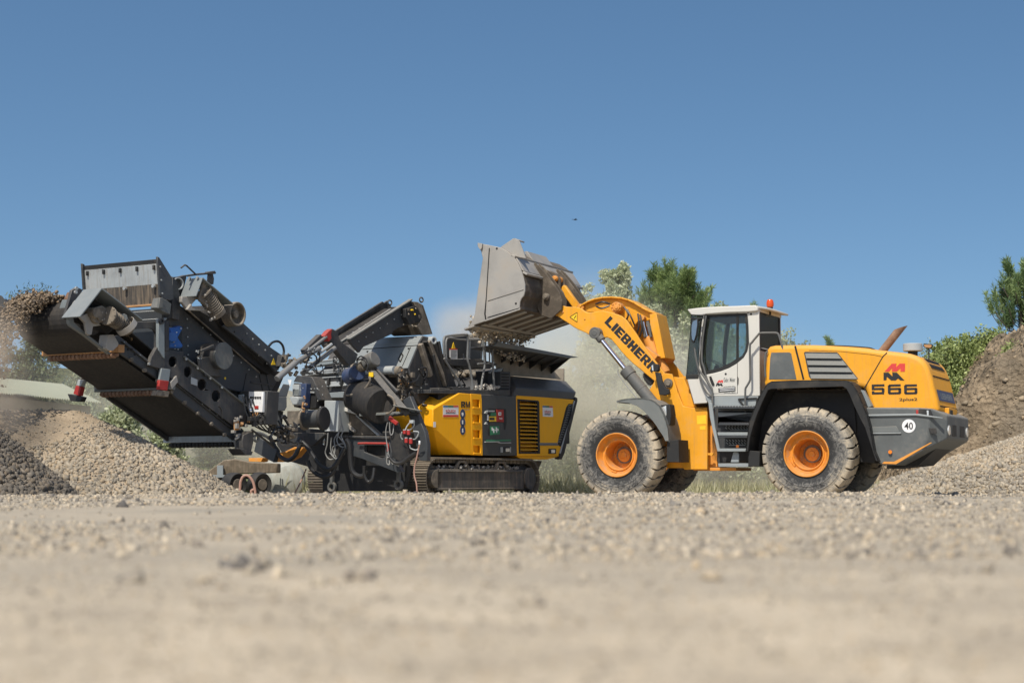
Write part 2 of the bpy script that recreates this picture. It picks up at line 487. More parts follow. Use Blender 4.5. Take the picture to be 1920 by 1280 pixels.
# tyre material: dried mud over black rubber
def tyre_mat():
    m, nt, N, L, b = newmat('muddy_tyre')
    tc = N.new("ShaderNodeTexCoord")
    n1 = N.new("ShaderNodeTexNoise"); n1.inputs['Scale'].default_value = 9; n1.inputs['Detail'].default_value = 9; n1.inputs['Roughness'].default_value = 0.7; n1.inputs['Distortion'].default_value = 1.6
    n2 = N.new("ShaderNodeTexNoise"); n2.inputs['Scale'].default_value = 2.2; n2.inputs['Detail'].default_value = 6
    L.new(tc.outputs['Object'], n1.inputs['Vector']); L.new(tc.outputs['Object'], n2.inputs['Vector'])
    at_ = N.new("ShaderNodeAttribute"); at_.attribute_name = "mud"
    a = N.new("ShaderNodeMath"); a.operation = 'MULTIPLY_ADD'; a.inputs[1].default_value = 1.7; a.inputs[2].default_value = -0.87
    L.new(n1.outputs[0], a.inputs[0])
    a2 = N.new("ShaderNodeMath"); a2.operation = 'ADD'; L.new(a.outputs[0], a2.inputs[0])
    L.new(at_.outputs['Fac'], a2.inputs[1])
    a3 = N.new("ShaderNodeMath"); a3.operation = 'MULTIPLY_ADD'; a3.inputs[1].default_value = 0.7; L.new(n2.outputs[0], a3.inputs[0]); a3.inputs[2].default_value = -0.35
    a4 = N.new("ShaderNodeMath"); a4.operation = 'ADD'; L.new(a2.outputs[0], a4.inputs[0]); L.new(a3.outputs[0], a4.inputs[1])
    r = N.new("ShaderNodeValToRGB")
    r.color_ramp.elements[0].position = 0.15; r.color_ramp.elements[0].color = (0.028, 0.029, 0.030, 1)
    r.color_ramp.elements[1].position = 0.95; r.color_ramp.elements[1].color = (0.46, 0.385, 0.28, 1)
    e = r.color_ramp.elements.new(0.45); e.color = (0.15, 0.145, 0.135, 1)
    e = r.color_ramp.elements.new(0.7); e.color = (0.31, 0.275, 0.22, 1)
    L.new(a4.outputs[0], r.inputs[0]); L.new(r.outputs[0], b.inputs['Base Color'])
    b.inputs['Roughness'].default_value = 0.9
    bp = N.new("ShaderNodeBump"); bp.inputs['Strength'].default_value = 0.5; bp.inputs['Distance'].default_value = 0.012
    L.new(n1.outputs[0], bp.inputs['Height']); L.new(bp.outputs[0], b.inputs['Normal'])
    return m
M['tyre'] = tyre_mat()

TR, TW = 0.874, 0.68
def tyre_mb():
    mb = MB()
    prof = [(0.425, .06), (0.435, .035), (0.455, .045), (0.50, .022), (0.56, .004), (0.60, -.004), (0.603, -.010), (0.612, -.010), (0.616, -.003),
            (0.66, -.001), (0.70, .004), (0.703, -.002), (0.712, -.002), (0.716, .008), (0.75, .018), (0.775, .032), (0.79, .046), (0.80, .075),
            (0.806, .12), (0.812, .22), (0.814, TW / 2), (0.812, TW - .22), (0.806, TW - .12), (0.80, TW - .075), (0.775, TW - .032),
            (0.72, TW - .005), (0.60, TW), (0.50, TW - .02), (0.44, TW - .04), (0.425, TW - .06)]
    mb.lathe((0, 0, 0), (0, 1, 0), prof, 120, ref=(1, 0, 0))
    NL = 27
    st = 2 * math.pi / NL
    rr = random.Random(3)
    for k in range(72):      # raised marks moulded round the sidewall
        if k % 9 in (0, 8): continue
        a = k * 2 * math.pi / 72; hw = .012 + .010 * rr.random(); r0_, r1_ = .640, .640 + .022 + .022 * rr.random()
        P_ = [(math.cos(a + s_ * hw) * r, w, math.sin(a + s_ * hw) * r) for w in (-.008, .01) for r in (r0_, r1_) for s_ in (-1, 1)]
        mb.add(P_, [(0, 1, 3, 2), (0, 4, 5, 1), (2, 3, 7, 6), (0, 2, 6, 4), (1, 5, 7, 3)])
    def lug(a0, rows):
        # rows: (w, r_top, r_bot, angular centre offset, half width)
        vs = []; n = len(rows)
        for w, rt, rb, off, hw in rows:
            for r, k in ((rb, -1.08), (rt, -1), (rt, 1), (rb, 1.08)):
                a = a0 + off + hw * k
                vs.append((math.cos(a) * r, w, math.sin(a) * r))
        fs = []
        for i in range(n - 1):
            b = i * 4
            for k in range(3): fs.append((b + k, b + k + 1, b + k + 5, b + k + 4))
        fs += [(0, 1, 2, 3), ((n - 1) * 4 + 3, (n - 1) * 4 + 2, (n - 1) * 4 + 1, (n - 1) * 4)]
        mb.add(vs, fs)
    for k in range(NL):
        for side in (0, 1):
            a0 = k * st + side * st * 0.5 + rr.uniform(-.006, .006)
            e = rr.uniform(-.004, .003)
            rows = [(.020, .800, .76, 0, st * .405), (.040, .845, .77, 0, st * .41), (.085, .868 + e, .79, 0, st * .405), (.18, .874 + e, .81, st * .06, st * .42),
                    (.26, .875 + e, .81, st * .22, st * .36), (.36, .875 + e, .81, st * .34, st * .28)]
            if side: rows = [(TW - w, a, b, -o, h) for w, a, b, o, h in rows]
            lug(a0, rows)
    return mb
def mud_tone_attr(o, lo=0.0, hi=1.0):
    me = o.data; n = len(me.vertices)
    co = np.empty(n * 3, 'f'); me.vertices.foreach_get('co', co); co = co.reshape(-1, 3)
    r = np.sqrt(co[:, 0] ** 2 + co[:, 2] ** 2)
    ang = np.arctan2(co[:, 2], co[:, 0])
    v = np.interp(r, [0.42, 0.50, 0.60, 0.70, 0.78, 0.80, 0.88], [0.16, 0.24, 0.50, 0.60, 0.82, 0.92, 1.02])
    v = v + 0.05 * np.sin(ang * 3 + 1) + np.where((r < 0.83) & (co[:, 1] > .15) & (co[:, 1] < TW - .15), -0.45, 0)  # lower value darkens the grooves between the lugs
    a = me.attributes.new("mud", 'FLOAT', 'POINT'); a.data.foreach_set('value', (v - .13).astype('f'))

def make_wheel(hub_at, dark=False):
    hub = MB()
    hub.lathe((0, 0, 0), (0, 1, 0), [(0.0, .40), (0.055, .40), (0.062, .407), (0.066, .425), (0.115, .427), (0.13, .44), (0.135, .50), (0.26, .52)], 40, ref=(1, 0, 0))
    for k in range(20):
        a = 2 * math.pi * k / 20
        c = Vector((math.cos(a) * .205, .515, math.sin(a) * .205))
        hub.cyl(c, c + Vector((0, -.03, 0)), .014, 6)
    for k in range(8):
        a = 2 * math.pi * k / 8
        c = Vector((math.cos(a) * .09, .427, math.sin(a) * .09))
        hub.cyl(c, c + Vector((0, -.01, 0)), .010, 6)
    wh = hub.build('wheel', M['rim'], loader, bevel=0.003)
    wh.location = hub_at
    rim = MB()
    rim.lathe((0, 0, 0), (0, 1, 0), [(.432, .05), (.432, .020), (.420, .012), (.408, .018), (.405, .05), (.385, .085), (.368, .12), (.350, .16), (.315, .165), (.305, .145),
                                     (.290, .138), (.282, .145), (.276, .17), (.268, .26), (.258, .52), (.22, .53)], 64, ref=(1, 0, 0))
    rim.lathe((0, 0, 0), (0, 1, 0), [(.345, .150), (.352, .140), (.360, .150), (.360, .165)], 64, ref=(1, 0, 0))
    rim.lathe((0, 0, 0), (0, 1, 0), [(.40, .34), (.43, .5), (.43, TW - .03), (.40, TW - .03), (.36, .58), (.25, .56)], 48, ref=(1, 0, 0))
    # lock ring tab and valve
    for a in (-1.95, -1.8):
        c = Vector((math.cos(a) * .335, .145, math.sin(a) * .335)); rim.box(c, (.06, .035, .03), Matrix.Rotation(-a + 1.57, 3, 'Y'))
    rm = rim.build('rim', M['rim'], wh, bevel=0.002)
    ty = tyre_mb().build('tyre', M['tyre'], wh, bevel=0.007, ang=40)
    mud_tone_attr(ty)
    return wh
def copy_tree(o, parent=None):
    c = o.copy(); col.objects.link(c)
    if parent: c.parent = parent
    for ch in list(o.children): copy_tree(ch, c)
    return c
uf = LF.W(1155, 852, 0); ur = LF.W(1511, 854, 0)
w1 = make_wheel((uf.x, 0.0, TR - .005))
for (u, w, flip, ra) in ((ur.x, 0.0, False, .7), (uf.x, 2.62 + .0, True, 1.9), (ur.x, 2.62, True, 2.6)):
    c = copy_tree(w1, loader)
    c.location = (u, w, TR - .005)
    c.rotation_euler = (0, ra, math.pi if flip else 0)
for u in (uf.x, ur.x):
    ax = MB().cyl((u, .45, TR), (u, 2.2, TR), .17, 20)
    ax.cyl((u, .95, TR), (u, 1.65, TR), .30, 20).build('axle', M['dusty'], loader)

# ---------------- front frame (tower) ----------------
fr = MB()
tower = [(1203, 752), (1209, 745), (1228, 713), (1246, 699), (1260, 701), (1270, 735), (1281, 761), (1326, 767.5), (1327, 880), (1283, 880), (1272, 867), (1258, 867), (1251, 835), (1246, 800), (1225, 770)]
fu = [(p.x, p.z) for p in lw(tower, .74)]
for w0 in (.74, 1.88):
    fr.extr([(u, w0, z) for u, z in fu], (0, .06, 0))
fr.bb((fu[0][0] + .45, .80, .62), (fu[8][0] - .02, 1.88, 1.15))
fr.bb((fu[8][0] - .75, .80, 1.15), (fu[8][0] - .02, 1.88, 1.8))
P = LF.W(1300, 757, .8); fr.extr([(q.x, q.y, q.z) for q in lw([(1262, 706), (1282, 708), (1306, 764), (1281, 762)], .82)], (0, 1.04, 0))
fr.build('front_frame', M['orange'], loader, bevel=.012)
# rusty-brown tank/hinge block between frame halves
hb = MB(); lext(hb, [(1300, 876), (1380, 876), (1380, 882), (1300, 882)], .9, 1.9)
lext(hb, [(1326, 770), (1345, 772), (1345, 875), (1328, 875)], .95, 1.75)
hb.build('articulation_joint', M['orange_dirty'], loader)
rf = MB(); lext(rf, [(1345, 775), (1420, 730), (1640, 730), (1660, 800), (1640, 868), (1560, 862), (1420, 862), (1345, 868)], .72, 1.95)
lext(rf, [(1436, 735), (1600, 735), (1606, 800), (1606, 850), (1420, 850)], .68, .72)
rf.build('rear_frame', M['black'], loader, bevel=.01)
# frame details: hinge lugs, warning stickers
d = MB(); 
for (x, y) in ((1334, 851),):
    p = LF.W(x, y, .76); d.cyl((p.x, .74, p.z), (p.x, .80, p.z), .035, 14); d.bb((p.x - .14, .75, p.z - .02), (p.x, .79, p.z + .02))
d.build('frame_lug', M['orange'], loader, bevel=.003)
st = MB(); lext(st, [(1306.5, 779), (1324, 777.5), (1324.5, 794), (1307, 795)], .737, .741); lext(st, [(1312, 799), (1323, 798), (1323, 805), (1312.5, 805)], .737, .741)
st.build('warning_sticker', M['decalyellow'], loader, bevel=0)

# ---------------- lift arms ----------------
armpx = Z(1000, 480, 5.333, [(210, 432), (240, 462), (275, 488), (330, 505), (380, 508), (430, 508), (475, 522), (505, 545), (530, 562), (580, 566), (640, 552), (700, 546), (770, 562), (835, 580),
    (880, 598), (930, 640), (970, 695), (1020, 765), (1080, 860), (1130, 930), (1180, 1000), (1225, 1058), (1262, 1105), (1310, 1170), (1370, 1240), (1402, 1300), (1400, 1345), (1340, 1372), (1270, 1340),
    (1205, 1245), (1150, 1200), (1060, 1125), (1000, 1078), (930, 1010), (880, 955), (820, 880), (775, 828), (735, 812), (700, 820), (655, 838), (590, 805), (520, 765), (450, 735), (400, 708), (340, 665), (290, 635), (240, 598), (190, 590), (175, 560), (185, 530), (225, 520)])
ap = [(p.x, p.z) for p in lw(armpx, .78)]
arms = []
for w0 in (.78, 1.92):
    a = MB().extr([(u, w0, z) for u, z in ap], (0, .07, 0))
    o = a.build('lift_arm', M['orange'], loader, bevel=.012, ang=30)
    arms.append(o)
ct = MB(); p = LF.W(1142, 606, .85); ct.cyl((p.x, .85, p.z), (p.x, 1.92, p.z), .16, 24)
p = LF.W(1217, 662, .85); ct.beam((p.x, .85, p.z), (p.x, 1.92, p.z), .35, .12, (0.6, 0, 0.8))
ct.build('cross_tube', M['orange_dirty'], loader)
# lettering on the near arm
A0 = LF.W(*Z(1120, 560, 7.11, [(92, 318)])[0], .778); A1 = LF.W(*Z(1120, 560, 7.11, [(670, 930)])[0], .778); A2 = LF.W(*Z(1120, 560, 7.11, [(170, 234)])[0], .778)
xd = (A1 - A0).normalized(); yd = Vector((0, 1, 0)).cross(xd).normalized()
if yd.z < 0: yd = -yd
hgt = (A2 - A0).dot(yd); sh = (A2 - A0).dot(xd)
tx = MB(); block_text(tx, 'LIEBHERR', A0, xd, yd, (A1 - A0).length * 1.10, hgt * 1.06, (0, .004, 0), gap=.10)
tx.build('lettering', M['decalblack'], arms[0], bevel=0, smooth=False)
wt = MB(); tri = Z(1000, 480, 5.333, [(365, 608), (438, 562), (438, 658)])
wt.extr(lw(tri, .776), (0, .003, 0)); wt.build('warning_triangle', M['decalyellow'], arms[0], bevel=0)
wb = MB(); 
q = lw(tri, .774); 
for i in range(3): wb.beam(q[i], q[(i + 1) % 3], .006, .012, (0, 1, 0))
c0 = LF.W(*Z(1000, 480, 5.333, [(428, 592)])[0], .774); c1 = LF.W(*Z(1000, 480, 5.333, [(408, 622)])[0], .774); wb.beam(c0, c1, .006, .02, (0, 1, 0))
wb.build('triangle_border', M['decalblack'], arms[0], bevel=0)
# bosses and pins
def boss(mb, px, py, w0, w1, rpx, n=28):
    p = LF.W(px, py, w0); r = rpx * 33.3 / 3200
    mb.cyl((p.x, w0, p.z), (p.x, w1, p.z), r, n)
    return p
b = MB(); boss(b, 1033.5, 584, .74, .90, 6.5); boss(b, 1054.5, 584.6, .765, .80, 3); boss(b, 1096, 598, .765, .78, 1.6); b.build('pin_boss', M['orange_dirty'], loader, bevel=.006)
b = MB(); boss(b, 1252, 718, .70, .80, 9); boss(b, 1252, 718, .67, .72, 5); boss(b, 1253, 735, .67, .72, 3); b.build('arm_pivot_pin', M['dusty'], loader, bevel=.006)

# ---------------- bell crank, guard, tilt cylinder ----------------
lev = Z(1000, 480, 5.333, [(455, 520), (480, 492), (540, 458), (610, 432), (690, 416), (780, 412), (880, 420), (950, 440), (1010, 468), (1080, 512), (1150, 550), (1215, 572), (1228, 600), (1200, 625), (1130, 640),
    (1090, 660), (1040, 640), (1000, 690), (985, 730), (950, 690), (920, 640), (860, 600), (780, 590), (700, 570), (610, 560), (560, 560), (520, 552)])
lp = [(p.x, p.z) for p in lw(lev, 1.12)]
lb = MB(); lb.extr([(u, 1.20, z) for u, z in lp], (0, .30, 0))
top = lp[:13]
for i in range(len(top) - 1):
    a, c = top[i], top[i + 1]
    lb.beam((a[0], 1.35, a[1]), (c[0], 1.35, c[1]), .50, .035, (0, 0, 1))
lb.build('bell_crank', M['orange'], loader, bevel=.01)
b = MB(); boss(b, 1155, 576, .98, 1.22, 10.5); boss(b, 1155, 576, .94, .98, 6.5); boss(b, 1155, 576, .92, .94, 3)
for k in range(8):
    a = k * .78; p = LF.W(1155 + 8 * math.cos(a), 576 + 8 * math.sin(a), .98); b.cyl((p.x, .965, p.z), (p.x, .99, p.z), .02, 8)
boss(b, 1088, 576, 1.12, 1.30, 7); boss(b, 1203, 596, 1.05, 1.2, 5); b.build('crank_pin', M['orange_dirty'], loader, bevel=.006)
gu = MB(); lext(gu, Z(1120, 560, 7.11, [(695, 205), (785, 195), (910, 790), (812, 798), (745, 520), (700, 330)]), 1.05, 1.65); gu.build('cylinder_guard', M['orange'], loader, bevel=.01)
tc_ = MB(); a = LF.W(1205, 600, 1.2); c = LF.W(1225, 665, 1.2); e = LF.W(1247, 700, 1.2); f = LF.W(1214, 633, 1.2)
tc_.cyl(f, e, .115, 24); tc_.build('tilt_cylinder', M['orange_dirty'], loader)
tr = MB(); tr.cyl(a, f + (f - a) * .05, .05, 20); tr.build('tilt_cylinder_rod', M['chrome'], loader, bevel=0)
tg = MB(); 
for dx in (-6, 5):
    a2 = LF.W(1209 + dx, 602, 1.08); c2 = LF.W(1216 + dx, 632, 1.08); tg.beam(a2, c2, .05, .05)
tg.build('rod_bracket', M['cylgrey'], loader)
lk = MB(); a = LF.W(*Z(860, 430, 5.565, [(1085, 600)])[0], 1.35); c = LF.W(1083, 577, 1.35); lk.beam(a, c, .12, .15); lk.build('tilt_link', M['orange'], loader, bevel=.02)
hs_ = MB()
for k, (x0, y0, xm, ym, x1, y1) in enumerate([(1118, 574, 1128, 578, 1143, 573), (1117, 570, 1130, 566, 1144, 570), (1170, 575, 1178, 590, 1172, 603), (1176, 580, 1184, 596, 1190, 610), (1196, 588, 1198, 612, 1190, 632), (1200, 590, 1204, 615, 1196, 640)]):
    hs_.tube([LF.W(x0, y0, 1.02), LF.W(xm, ym, .98), LF.W(x1, y1, 1.04)], .018, 8)
hs_.build('hydraulic_hose', M['hose'], loader, bevel=0)

# ---------------- lift cylinders ----------------
for w in (.66, 2.10):
    s = MB(); A = LF.W(1117.5, 624.5, .66); B = LF.W(1240, 775, .66); 
    K = LF.W(1177, 690, .66); A.y = B.y = K.y = w
    dd = (B - A).normalized(); K = A + dd * (K - A).length
    s.cyl(K, B, .118, 28); s.cyl(K - dd * .02, K + dd * .16, .135, 28)
    s.cyl(K + dd * .5, K + dd * .53, .123, 28)
    bc = s.build('lift_cylinder', M['cylgrey'], loader, bevel=.008)
    r = MB(); r.cyl(A, K, .05, 24); r.build('piston_rod', M['chrome'], bc, bevel=0)
    e = MB(); e.cyl((A.x, w - .09, A.z), (A.x, w + .09, A.z), .118, 28); e.cyl((A.x, w - .10, A.z), (A.x, w - .08, A.z), .062, 20)
    e.cyl(A, A + dd * .20, .085, 20); e.build('rod_eye', M['cylgrey'], bc, bevel=.01)
    t = MB(); t.tube([K + Vector((-.16, 0, .02)), K + Vector((-.14, 0, -.12)), A + dd * 1.6 + Vector((-.16, 0, -.1)), B + Vector((-.2, 0, 0))], .011, 8)
    t.build('oil_line', M['cablegrey'], bc, bevel=0)

# ---------------- bucket ----------------
bk_near = Z(860, 430, 5.565, [(196, 140), (240, 150), (320, 165), (440, 190), (510, 232), (570, 280), (612, 340), (645, 410), (675, 500), (692, 575), (692, 640), (680, 690), (655, 720), (640, 755), (636, 800), (640, 830),
    (460, 893), (270, 960), (100, 1018), (130, 975), (165, 890), (180, 790), (200, 640), (225, 470), (250, 300), (232, 225), (196, 175)])
bn = [(p.x, p.z) for p in lw(bk_near, -.12)]
bm_ = MB(); BW0, BW1 = -.12, 2.88
bm_.extr([(u, BW0, z) for u, z in bn], (0, .035, 0)); bucket = bm_.build('bucket', M['bucket'], loader, bevel=.008)
bm_ = MB(); bm_.extr([(u, BW1 - .035, z) for u, z in bn], (0, .035, 0)); bm_.build('side_plate', M['bucket'], bucket, bevel=.008)
bs = MB(); shell = bn[0:19]
cx = sum(p[0] for p in bn) / len(bn); cz = sum(p[1] for p in bn) / len(bn)
inner = [(p[0] + (cx - p[0]) / math.hypot(cx - p[0], cz - p[1]) * .035, p[1] + (cz - p[1]) / math.hypot(cx - p[0], cz - p[1]) * .035) for p in shell]
ring = shell + inner[::-1]
n = len(shell)
for i in range(n - 1):
    bs.extr([(shell[i][0], BW0 + .035, shell[i][1]), (shell[i + 1][0], BW0 + .035, shell[i + 1][1]), (inner[i + 1][0], BW0 + .035, inner[i + 1][1]), (inner[i][0], BW0 + .035, inner[i][1])], (0, BW1 - BW0 - .07, 0))
bs.build('bucket_shell', M['bucket_dark'], bucket, bevel=0, ang=50)
# bottom wear strips
ws = MB()
a, c = Vector((bn[15][0], 0, bn[15][1])), Vector((bn[18][0], 0, bn[18][1]))
dn = Vector((0, -1, 0)).cross(c - a).normalized()
if dn.z > 0: dn = -dn
for k in range(6):
    w = .25 + k * .46
    p0 = a.lerp(c, .04 + .04 * (k % 2)); p1 = a.lerp(c, .74); p0 = Vector((p0.x, w, p0.z)) + dn * .012; p1 = Vector((p1.x, w, p1.z)) + dn * .012
    ws.beam(p0, p1, .13, .03, dn)
p0 = a.lerp(c, .99) + dn * .014; ws.beam((p0.x, BW0 + .0, p0.z), (p0.x, BW1, p0.z), .24, .035, dn)
p0 = a.lerp(c, .80) + dn * .012; ws.beam((p0.x, BW0 + .2, p0.z), (p0.x, BW1 - .2, p0.z), .10, .02, dn)
ws.build('wear_strip', M['bucket'], bucket, bevel=.006)
# side wear edge, weld lines
se = MB(); Zb = lambda L_: Z(860, 430, 5.565, L_)
lext(se, Zb([(315, 195), (322, 195), (290, 700), (278, 880), (288, 945), (276, 945), (266, 880), (284, 700)]), -.135, -.12)
se.build('seam', M['dark'], bucket, bevel=0)
se = MB(); lext(se, Zb([(300, 738), (672, 622), (676, 628), (304, 746)]), -.135, -.12); lext(se, Zb([(272, 962), (640, 838), (640, 824), (272, 944)]), -.15, -.12)
lext(se, Zb([(196, 140), (245, 148), (240, 195), (225, 215), (200, 180)]), -.17, -.12)
se.build('edge_strip', M['bucket'], bucket, bevel=.004)
sd_ = MB(); lext(sd_, Zb([(300, 925), (632, 826), (630, 818), (300, 915)]), -.126, -.12)
for x, y in ((597, 773), (398, 200)): 
    p = LF.W(*Zb([(x, y)])[0], -.122); sd_.cyl((p.x, -.126, p.z), (p.x, -.12, p.z), .022, 12)
sd_.build('shadow_gap', M['dark'], bucket, bevel=0)
# cutting edge lip along upper opening, spill guards
g = MB()
g.extr([(u, BW0 + .05, z) for u, z in [(p.x, p.z) for p in lw(Zb([(440, 190), (575, 98), (632, 120), (706, 306), (570, 280)]), -.07)]], (0, .03, 0))
ga, gb, gc = [LF.W(*Zb([q])[0], -.07) for q in ((440, 190), (575, 98), (632, 120))]
g.plate([ga, gb, gb + Vector((0, .26, .0)), ga + Vector((0, .26, 0))], .03)
g.plate([gb, gc, gc + Vector((0, .26, .0)), gb + Vector((0, .26, 0))], .03)
q = [(p.x, p.z) for p in lw(Zb([(680, 232), (712, 226), (800, 345), (735, 330)]), .98)]
g.extr([(u, .98, z) for u, z in q], (0, .98, 0))
q0 = LF.W(*Zb([(570, 280)])[0], -.1); g.beam((q0.x, BW0, q0.z), (q0.x, BW1, q0.z), .10, .05, (0.3, 0, 1))
g.build('spill_guard', M['bucket'], bucket, bevel=.008)
# rear ribs & hinge brackets
hb = MB()
rib = Zb([(575, 290), (800, 350), (830, 470), (900, 520), (960, 640), (1000, 700), (1010, 780), (960, 850), (900, 800), (830, 880), (690, 860), (700, 640), (660, 420)])
ru = [(p.x, p.z) for p in lw(Zb([(640, 300), (690, 340), (760, 420), (835, 520), (900, 610), (935, 700), (930, 800), (820, 900), (700, 860), (600, 600)]), .0)]
for w in (.70, .92, 1.84, 2.06):
    hb.extr([(u, w, z) for u, z in ru], (0, .04, 0))
tu = [(p.x, p.z) for p in lw(Zb([(820, 380), (1000, 460), (1050, 500), (1060, 560), (1045, 720), (1020, 740), (975, 600), (900, 560), (800, 700)]), 1.2)]
for w in (1.22, 1.46):
    hb.extr([(u, w, z) for u, z in tu], (0, .05, 0))
hb.build('hinge_bracket', M['bucket_dark'], bucket, bevel=.008)
pp = MB(); boss(pp, *Zb([(998, 512)])[0], 1.15, 1.55, 6); boss(pp, *Zb([(998, 512)])[0], 1.10, 1.2, 3.2); pp.build('hinge_pin', M['orange_dirty'], bucket, bevel=.006)
pp = MB(); boss(pp, *Zb([(905, 700)])[0], .62, 1.0, 6.5); boss(pp, *Zb([(905, 700)])[0], .58, .64, 3.5); pp.build('lower_pin', M['dusty'], bucket, bevel=.006)
bx = MB()   # box sections on the bucket back
bu = [(p.x, p.z) for p in lw(Zb([(572, 285), (600, 300), (690, 440), (640, 420)]), -.1)]
bx.extr([(u, BW0 + .04, z) for u, z in bu], (0, BW1 - BW0 - .08, 0)); 
q0 = LF.W(*Zb([(684, 455)])[0], -.1); bx.beam((q0.x, BW0 + .04, q0.z), (q0.x, BW1 - .04, q0.z), .12, .05, (.5, 0, 1))
bx.build('back_beam', M['bucket'], bucket, bevel=.01)

# ---------------- front fenders, lamps ----------------
Zf = lambda L_: Z(1060, 740, 6.735, L_)
fo = Zf([(648, 76), (720, 55), (800, 44), (900, 38), (980, 38), (1060, 50), (1120, 75), (1180, 128), (1230, 230), (1265, 320), (1290, 410), (1305, 580)])
fi = Zf([(1262, 582), (1235, 520), (1200, 470), (1150, 390), (1100, 322), (1040, 255), (980, 195), (900, 138), (800, 103), (700, 92), (655, 84)])
for w0 in (-.04, 2.05):
    f = MB(); q = [(p.x, p.z) for p in lw(fo + fi, -.04)]
    s0 = -.04 if w0 < 1 else 2.72
    f.extr([(u, s0, z) for u, z in q], (0, .03, 0))
    qo = [(p.x, p.z) for p in lw(fo, -.04)]
    for i in range(len(qo) - 1):
        a, c = qo[i], qo[i + 1]
        f.extr([(a[0], w0, a[1]), (c[0], w0, c[1]), (c[0], w0, c[1] - .035), (a[0], w0, a[1] - .035)], (0, .70, 0))
    fe = f.build('front_fender', M['fendergrey'], loader, bevel=.006, ang=45, split=False)
    mf = MB(); q = [(p.x, p.z) for p in lw([(1251, 827), (1272, 824), (1274, 866), (1250, 866)], .05)]
    mf.extr([(u, w0 + .08, z) for u, z in q], (0, .58, 0)); mf.build('mudflap', M['blackplastic'], fe)
    lm = MB(); q = [(p.x, p.z) for p in lw(Zf([(1195, 130), (1320, 118), (1340, 250), (1330, 380), (1290, 375), (1270, 270)]), .1)]
    wl0 = w0 + .12
    lm.extr([(u, wl0, z) for u, z in q], (0, .28, 0)); hl = lm.build('headlight', M['blackplastic'], fe, bevel=.01)
    ln = MB(); q = [(p.x, p.z) for p in lw(Zf([(1212, 165), (1285, 135), (1290, 255), (1278, 275)]), .1)]
    ln.extr([(u - .012, wl0 - .006, z) for u, z in q], (0, .25, 0)); ln.build('lens', M['lamp'], hl, bevel=.004)
ms = MB(); lext(ms, Z(1120, 560, 7.11, [(720, 880), (740, 862), (795, 868), (812, 900), (812, 955), (790, 975), (745, 968), (725, 950)]), .50, .62)
rl = ms.build('work_light', M['blackplastic'], loader, bevel=.012)
pst = MB(); lext(pst, Z(1120, 560, 7.11, [(765, 975), (835, 985), (860, 1100), (905, 1190), (950, 1205), (960, 1265), (900, 1285), (825, 1280), (795, 1130)]), .52, .60)
pst.build('light_post', M['blackplastic'], rl, bevel=.01)
pl = MB(); lext(pl, Z(1120, 560, 7.11, [(722, 890), (742, 880), (748, 960), (730, 950)]), .49, .50); pl.build('light_lens', M['lamp'], rl, bevel=0)
hbk = MB(); lext(hbk, Z(1120, 560, 7.11, [(620, 985), (660, 1005), (755, 1070), (745, 1110), (700, 1160), (620, 1070)]), .86, .92); hbk.build('arm_stop', M['black'], loader)

# ---------------- cab ----------------
cabm = M['white']
Zc = lambda L_: Z(1260, 540, 5.817, L_)
CW0, CW1 = .62, 2.14
out = [(1321, 589), (1422.5, 581), (1425.5, 742), (1334, 742.5), (1325.5, 755.5), (1301, 757), (1286.8, 704.5), (1318, 704)]
win = Zc([(372, 292), (600, 280), (818, 274), (832, 420), (838, 600), (820, 690), (780, 760), (700, 826), (620, 872), (540, 903), (460, 925), (368, 944), (310, 870), (298, 800), (310, 700), (330, 560), (350, 400)])
cab = MB()
def lh(mb, outer, holes, w, vec, m=0): return mb.extr_hole(lw(outer, w), [lw(h, w) for h in holes], vec, m)
out2 = [(1318, 588), (1422.5, 581), (1425.5, 742), (1334, 742.5), (1325.5, 755.5), (1301, 757), (1286.8, 704.5), (1309.5, 703.5), (1311, 640)]
for w in (CW0, CW1 - .05):
    cab.extr_hole([Vector((p.x, w, p.z)) for p in lw(out2, CW0)], [[Vector((p.x, w, p.z)) for p in lw(win, CW0)]], (0, .05, 0))
o_ = [(p.x, p.z) for p in lw(out2, CW0)]
# back wall lower, floor, front lower wall
ub = o_[1][0]
cab.bb((ub - .05, CW0 + .05, o_[2][1]), (ub, CW1 - .05, LF.W(1422, 650, CW0).z))
cab.bb((o_[5][0] + .1, CW0 + .05, o_[3][1] - .06), (ub - .05, CW1 - .05, o_[3][1]))
cab.plate([(o_[6][0], CW0 + .05, o_[6][1]), (o_[6][0], CW1 - .05, o_[6][1]), (o_[5][0], CW1 - .05, o_[5][1]), (o_[5][0], CW0 + .05, o_[5][1])], .04)
for w in (CW0 + .03, CW1 - .08):       # corner posts at the back
    cab.bb((ub - .10, w, o_[2][1]), (ub - .002, w + .07, o_[1][1]))
cabo = cab.build('cab', cabm, loader, bevel=.012)
rfm = MB(); roof = Zc([(163, 231), (260, 218), (385, 206), (560, 198), (700, 194), (905, 185), (935, 205), (935, 250), (820, 262), (600, 268), (380, 285), (320, 298), (215, 300), (190, 270)])
rq = [(p.x, p.z) for p in lw(roof, .56)]
rfm.extr([(u, .56, z) for u, z in rq], (0, 1.64, 0))
e0 = LF.W(*Zc([(905, 186)])[0], .56); e1 = LF.W(*Zc([(1250, 292)])[0], 1.9); e2 = LF.W(*Zc([(940, 208)])[0], .60)
lipz = [Vector((e0.x - .05, .58, e0.z)), Vector((e0.x + .04, .62, e0.z - .01)), Vector((e1.x - .04, .95, e1.z + .05)), Vector((e1.x, 1.2, e1.z + .035)), Vector((e1.x, 2.05, e1.z + .035)), Vector((e0.x - .05, 2.18, e0.z))]
rfm.hull([p for p in lipz] + [p - Vector((0, 0, .045)) for p in lipz])
rfm.build('roof', cabm, cabo, bevel=.02, seg=2)
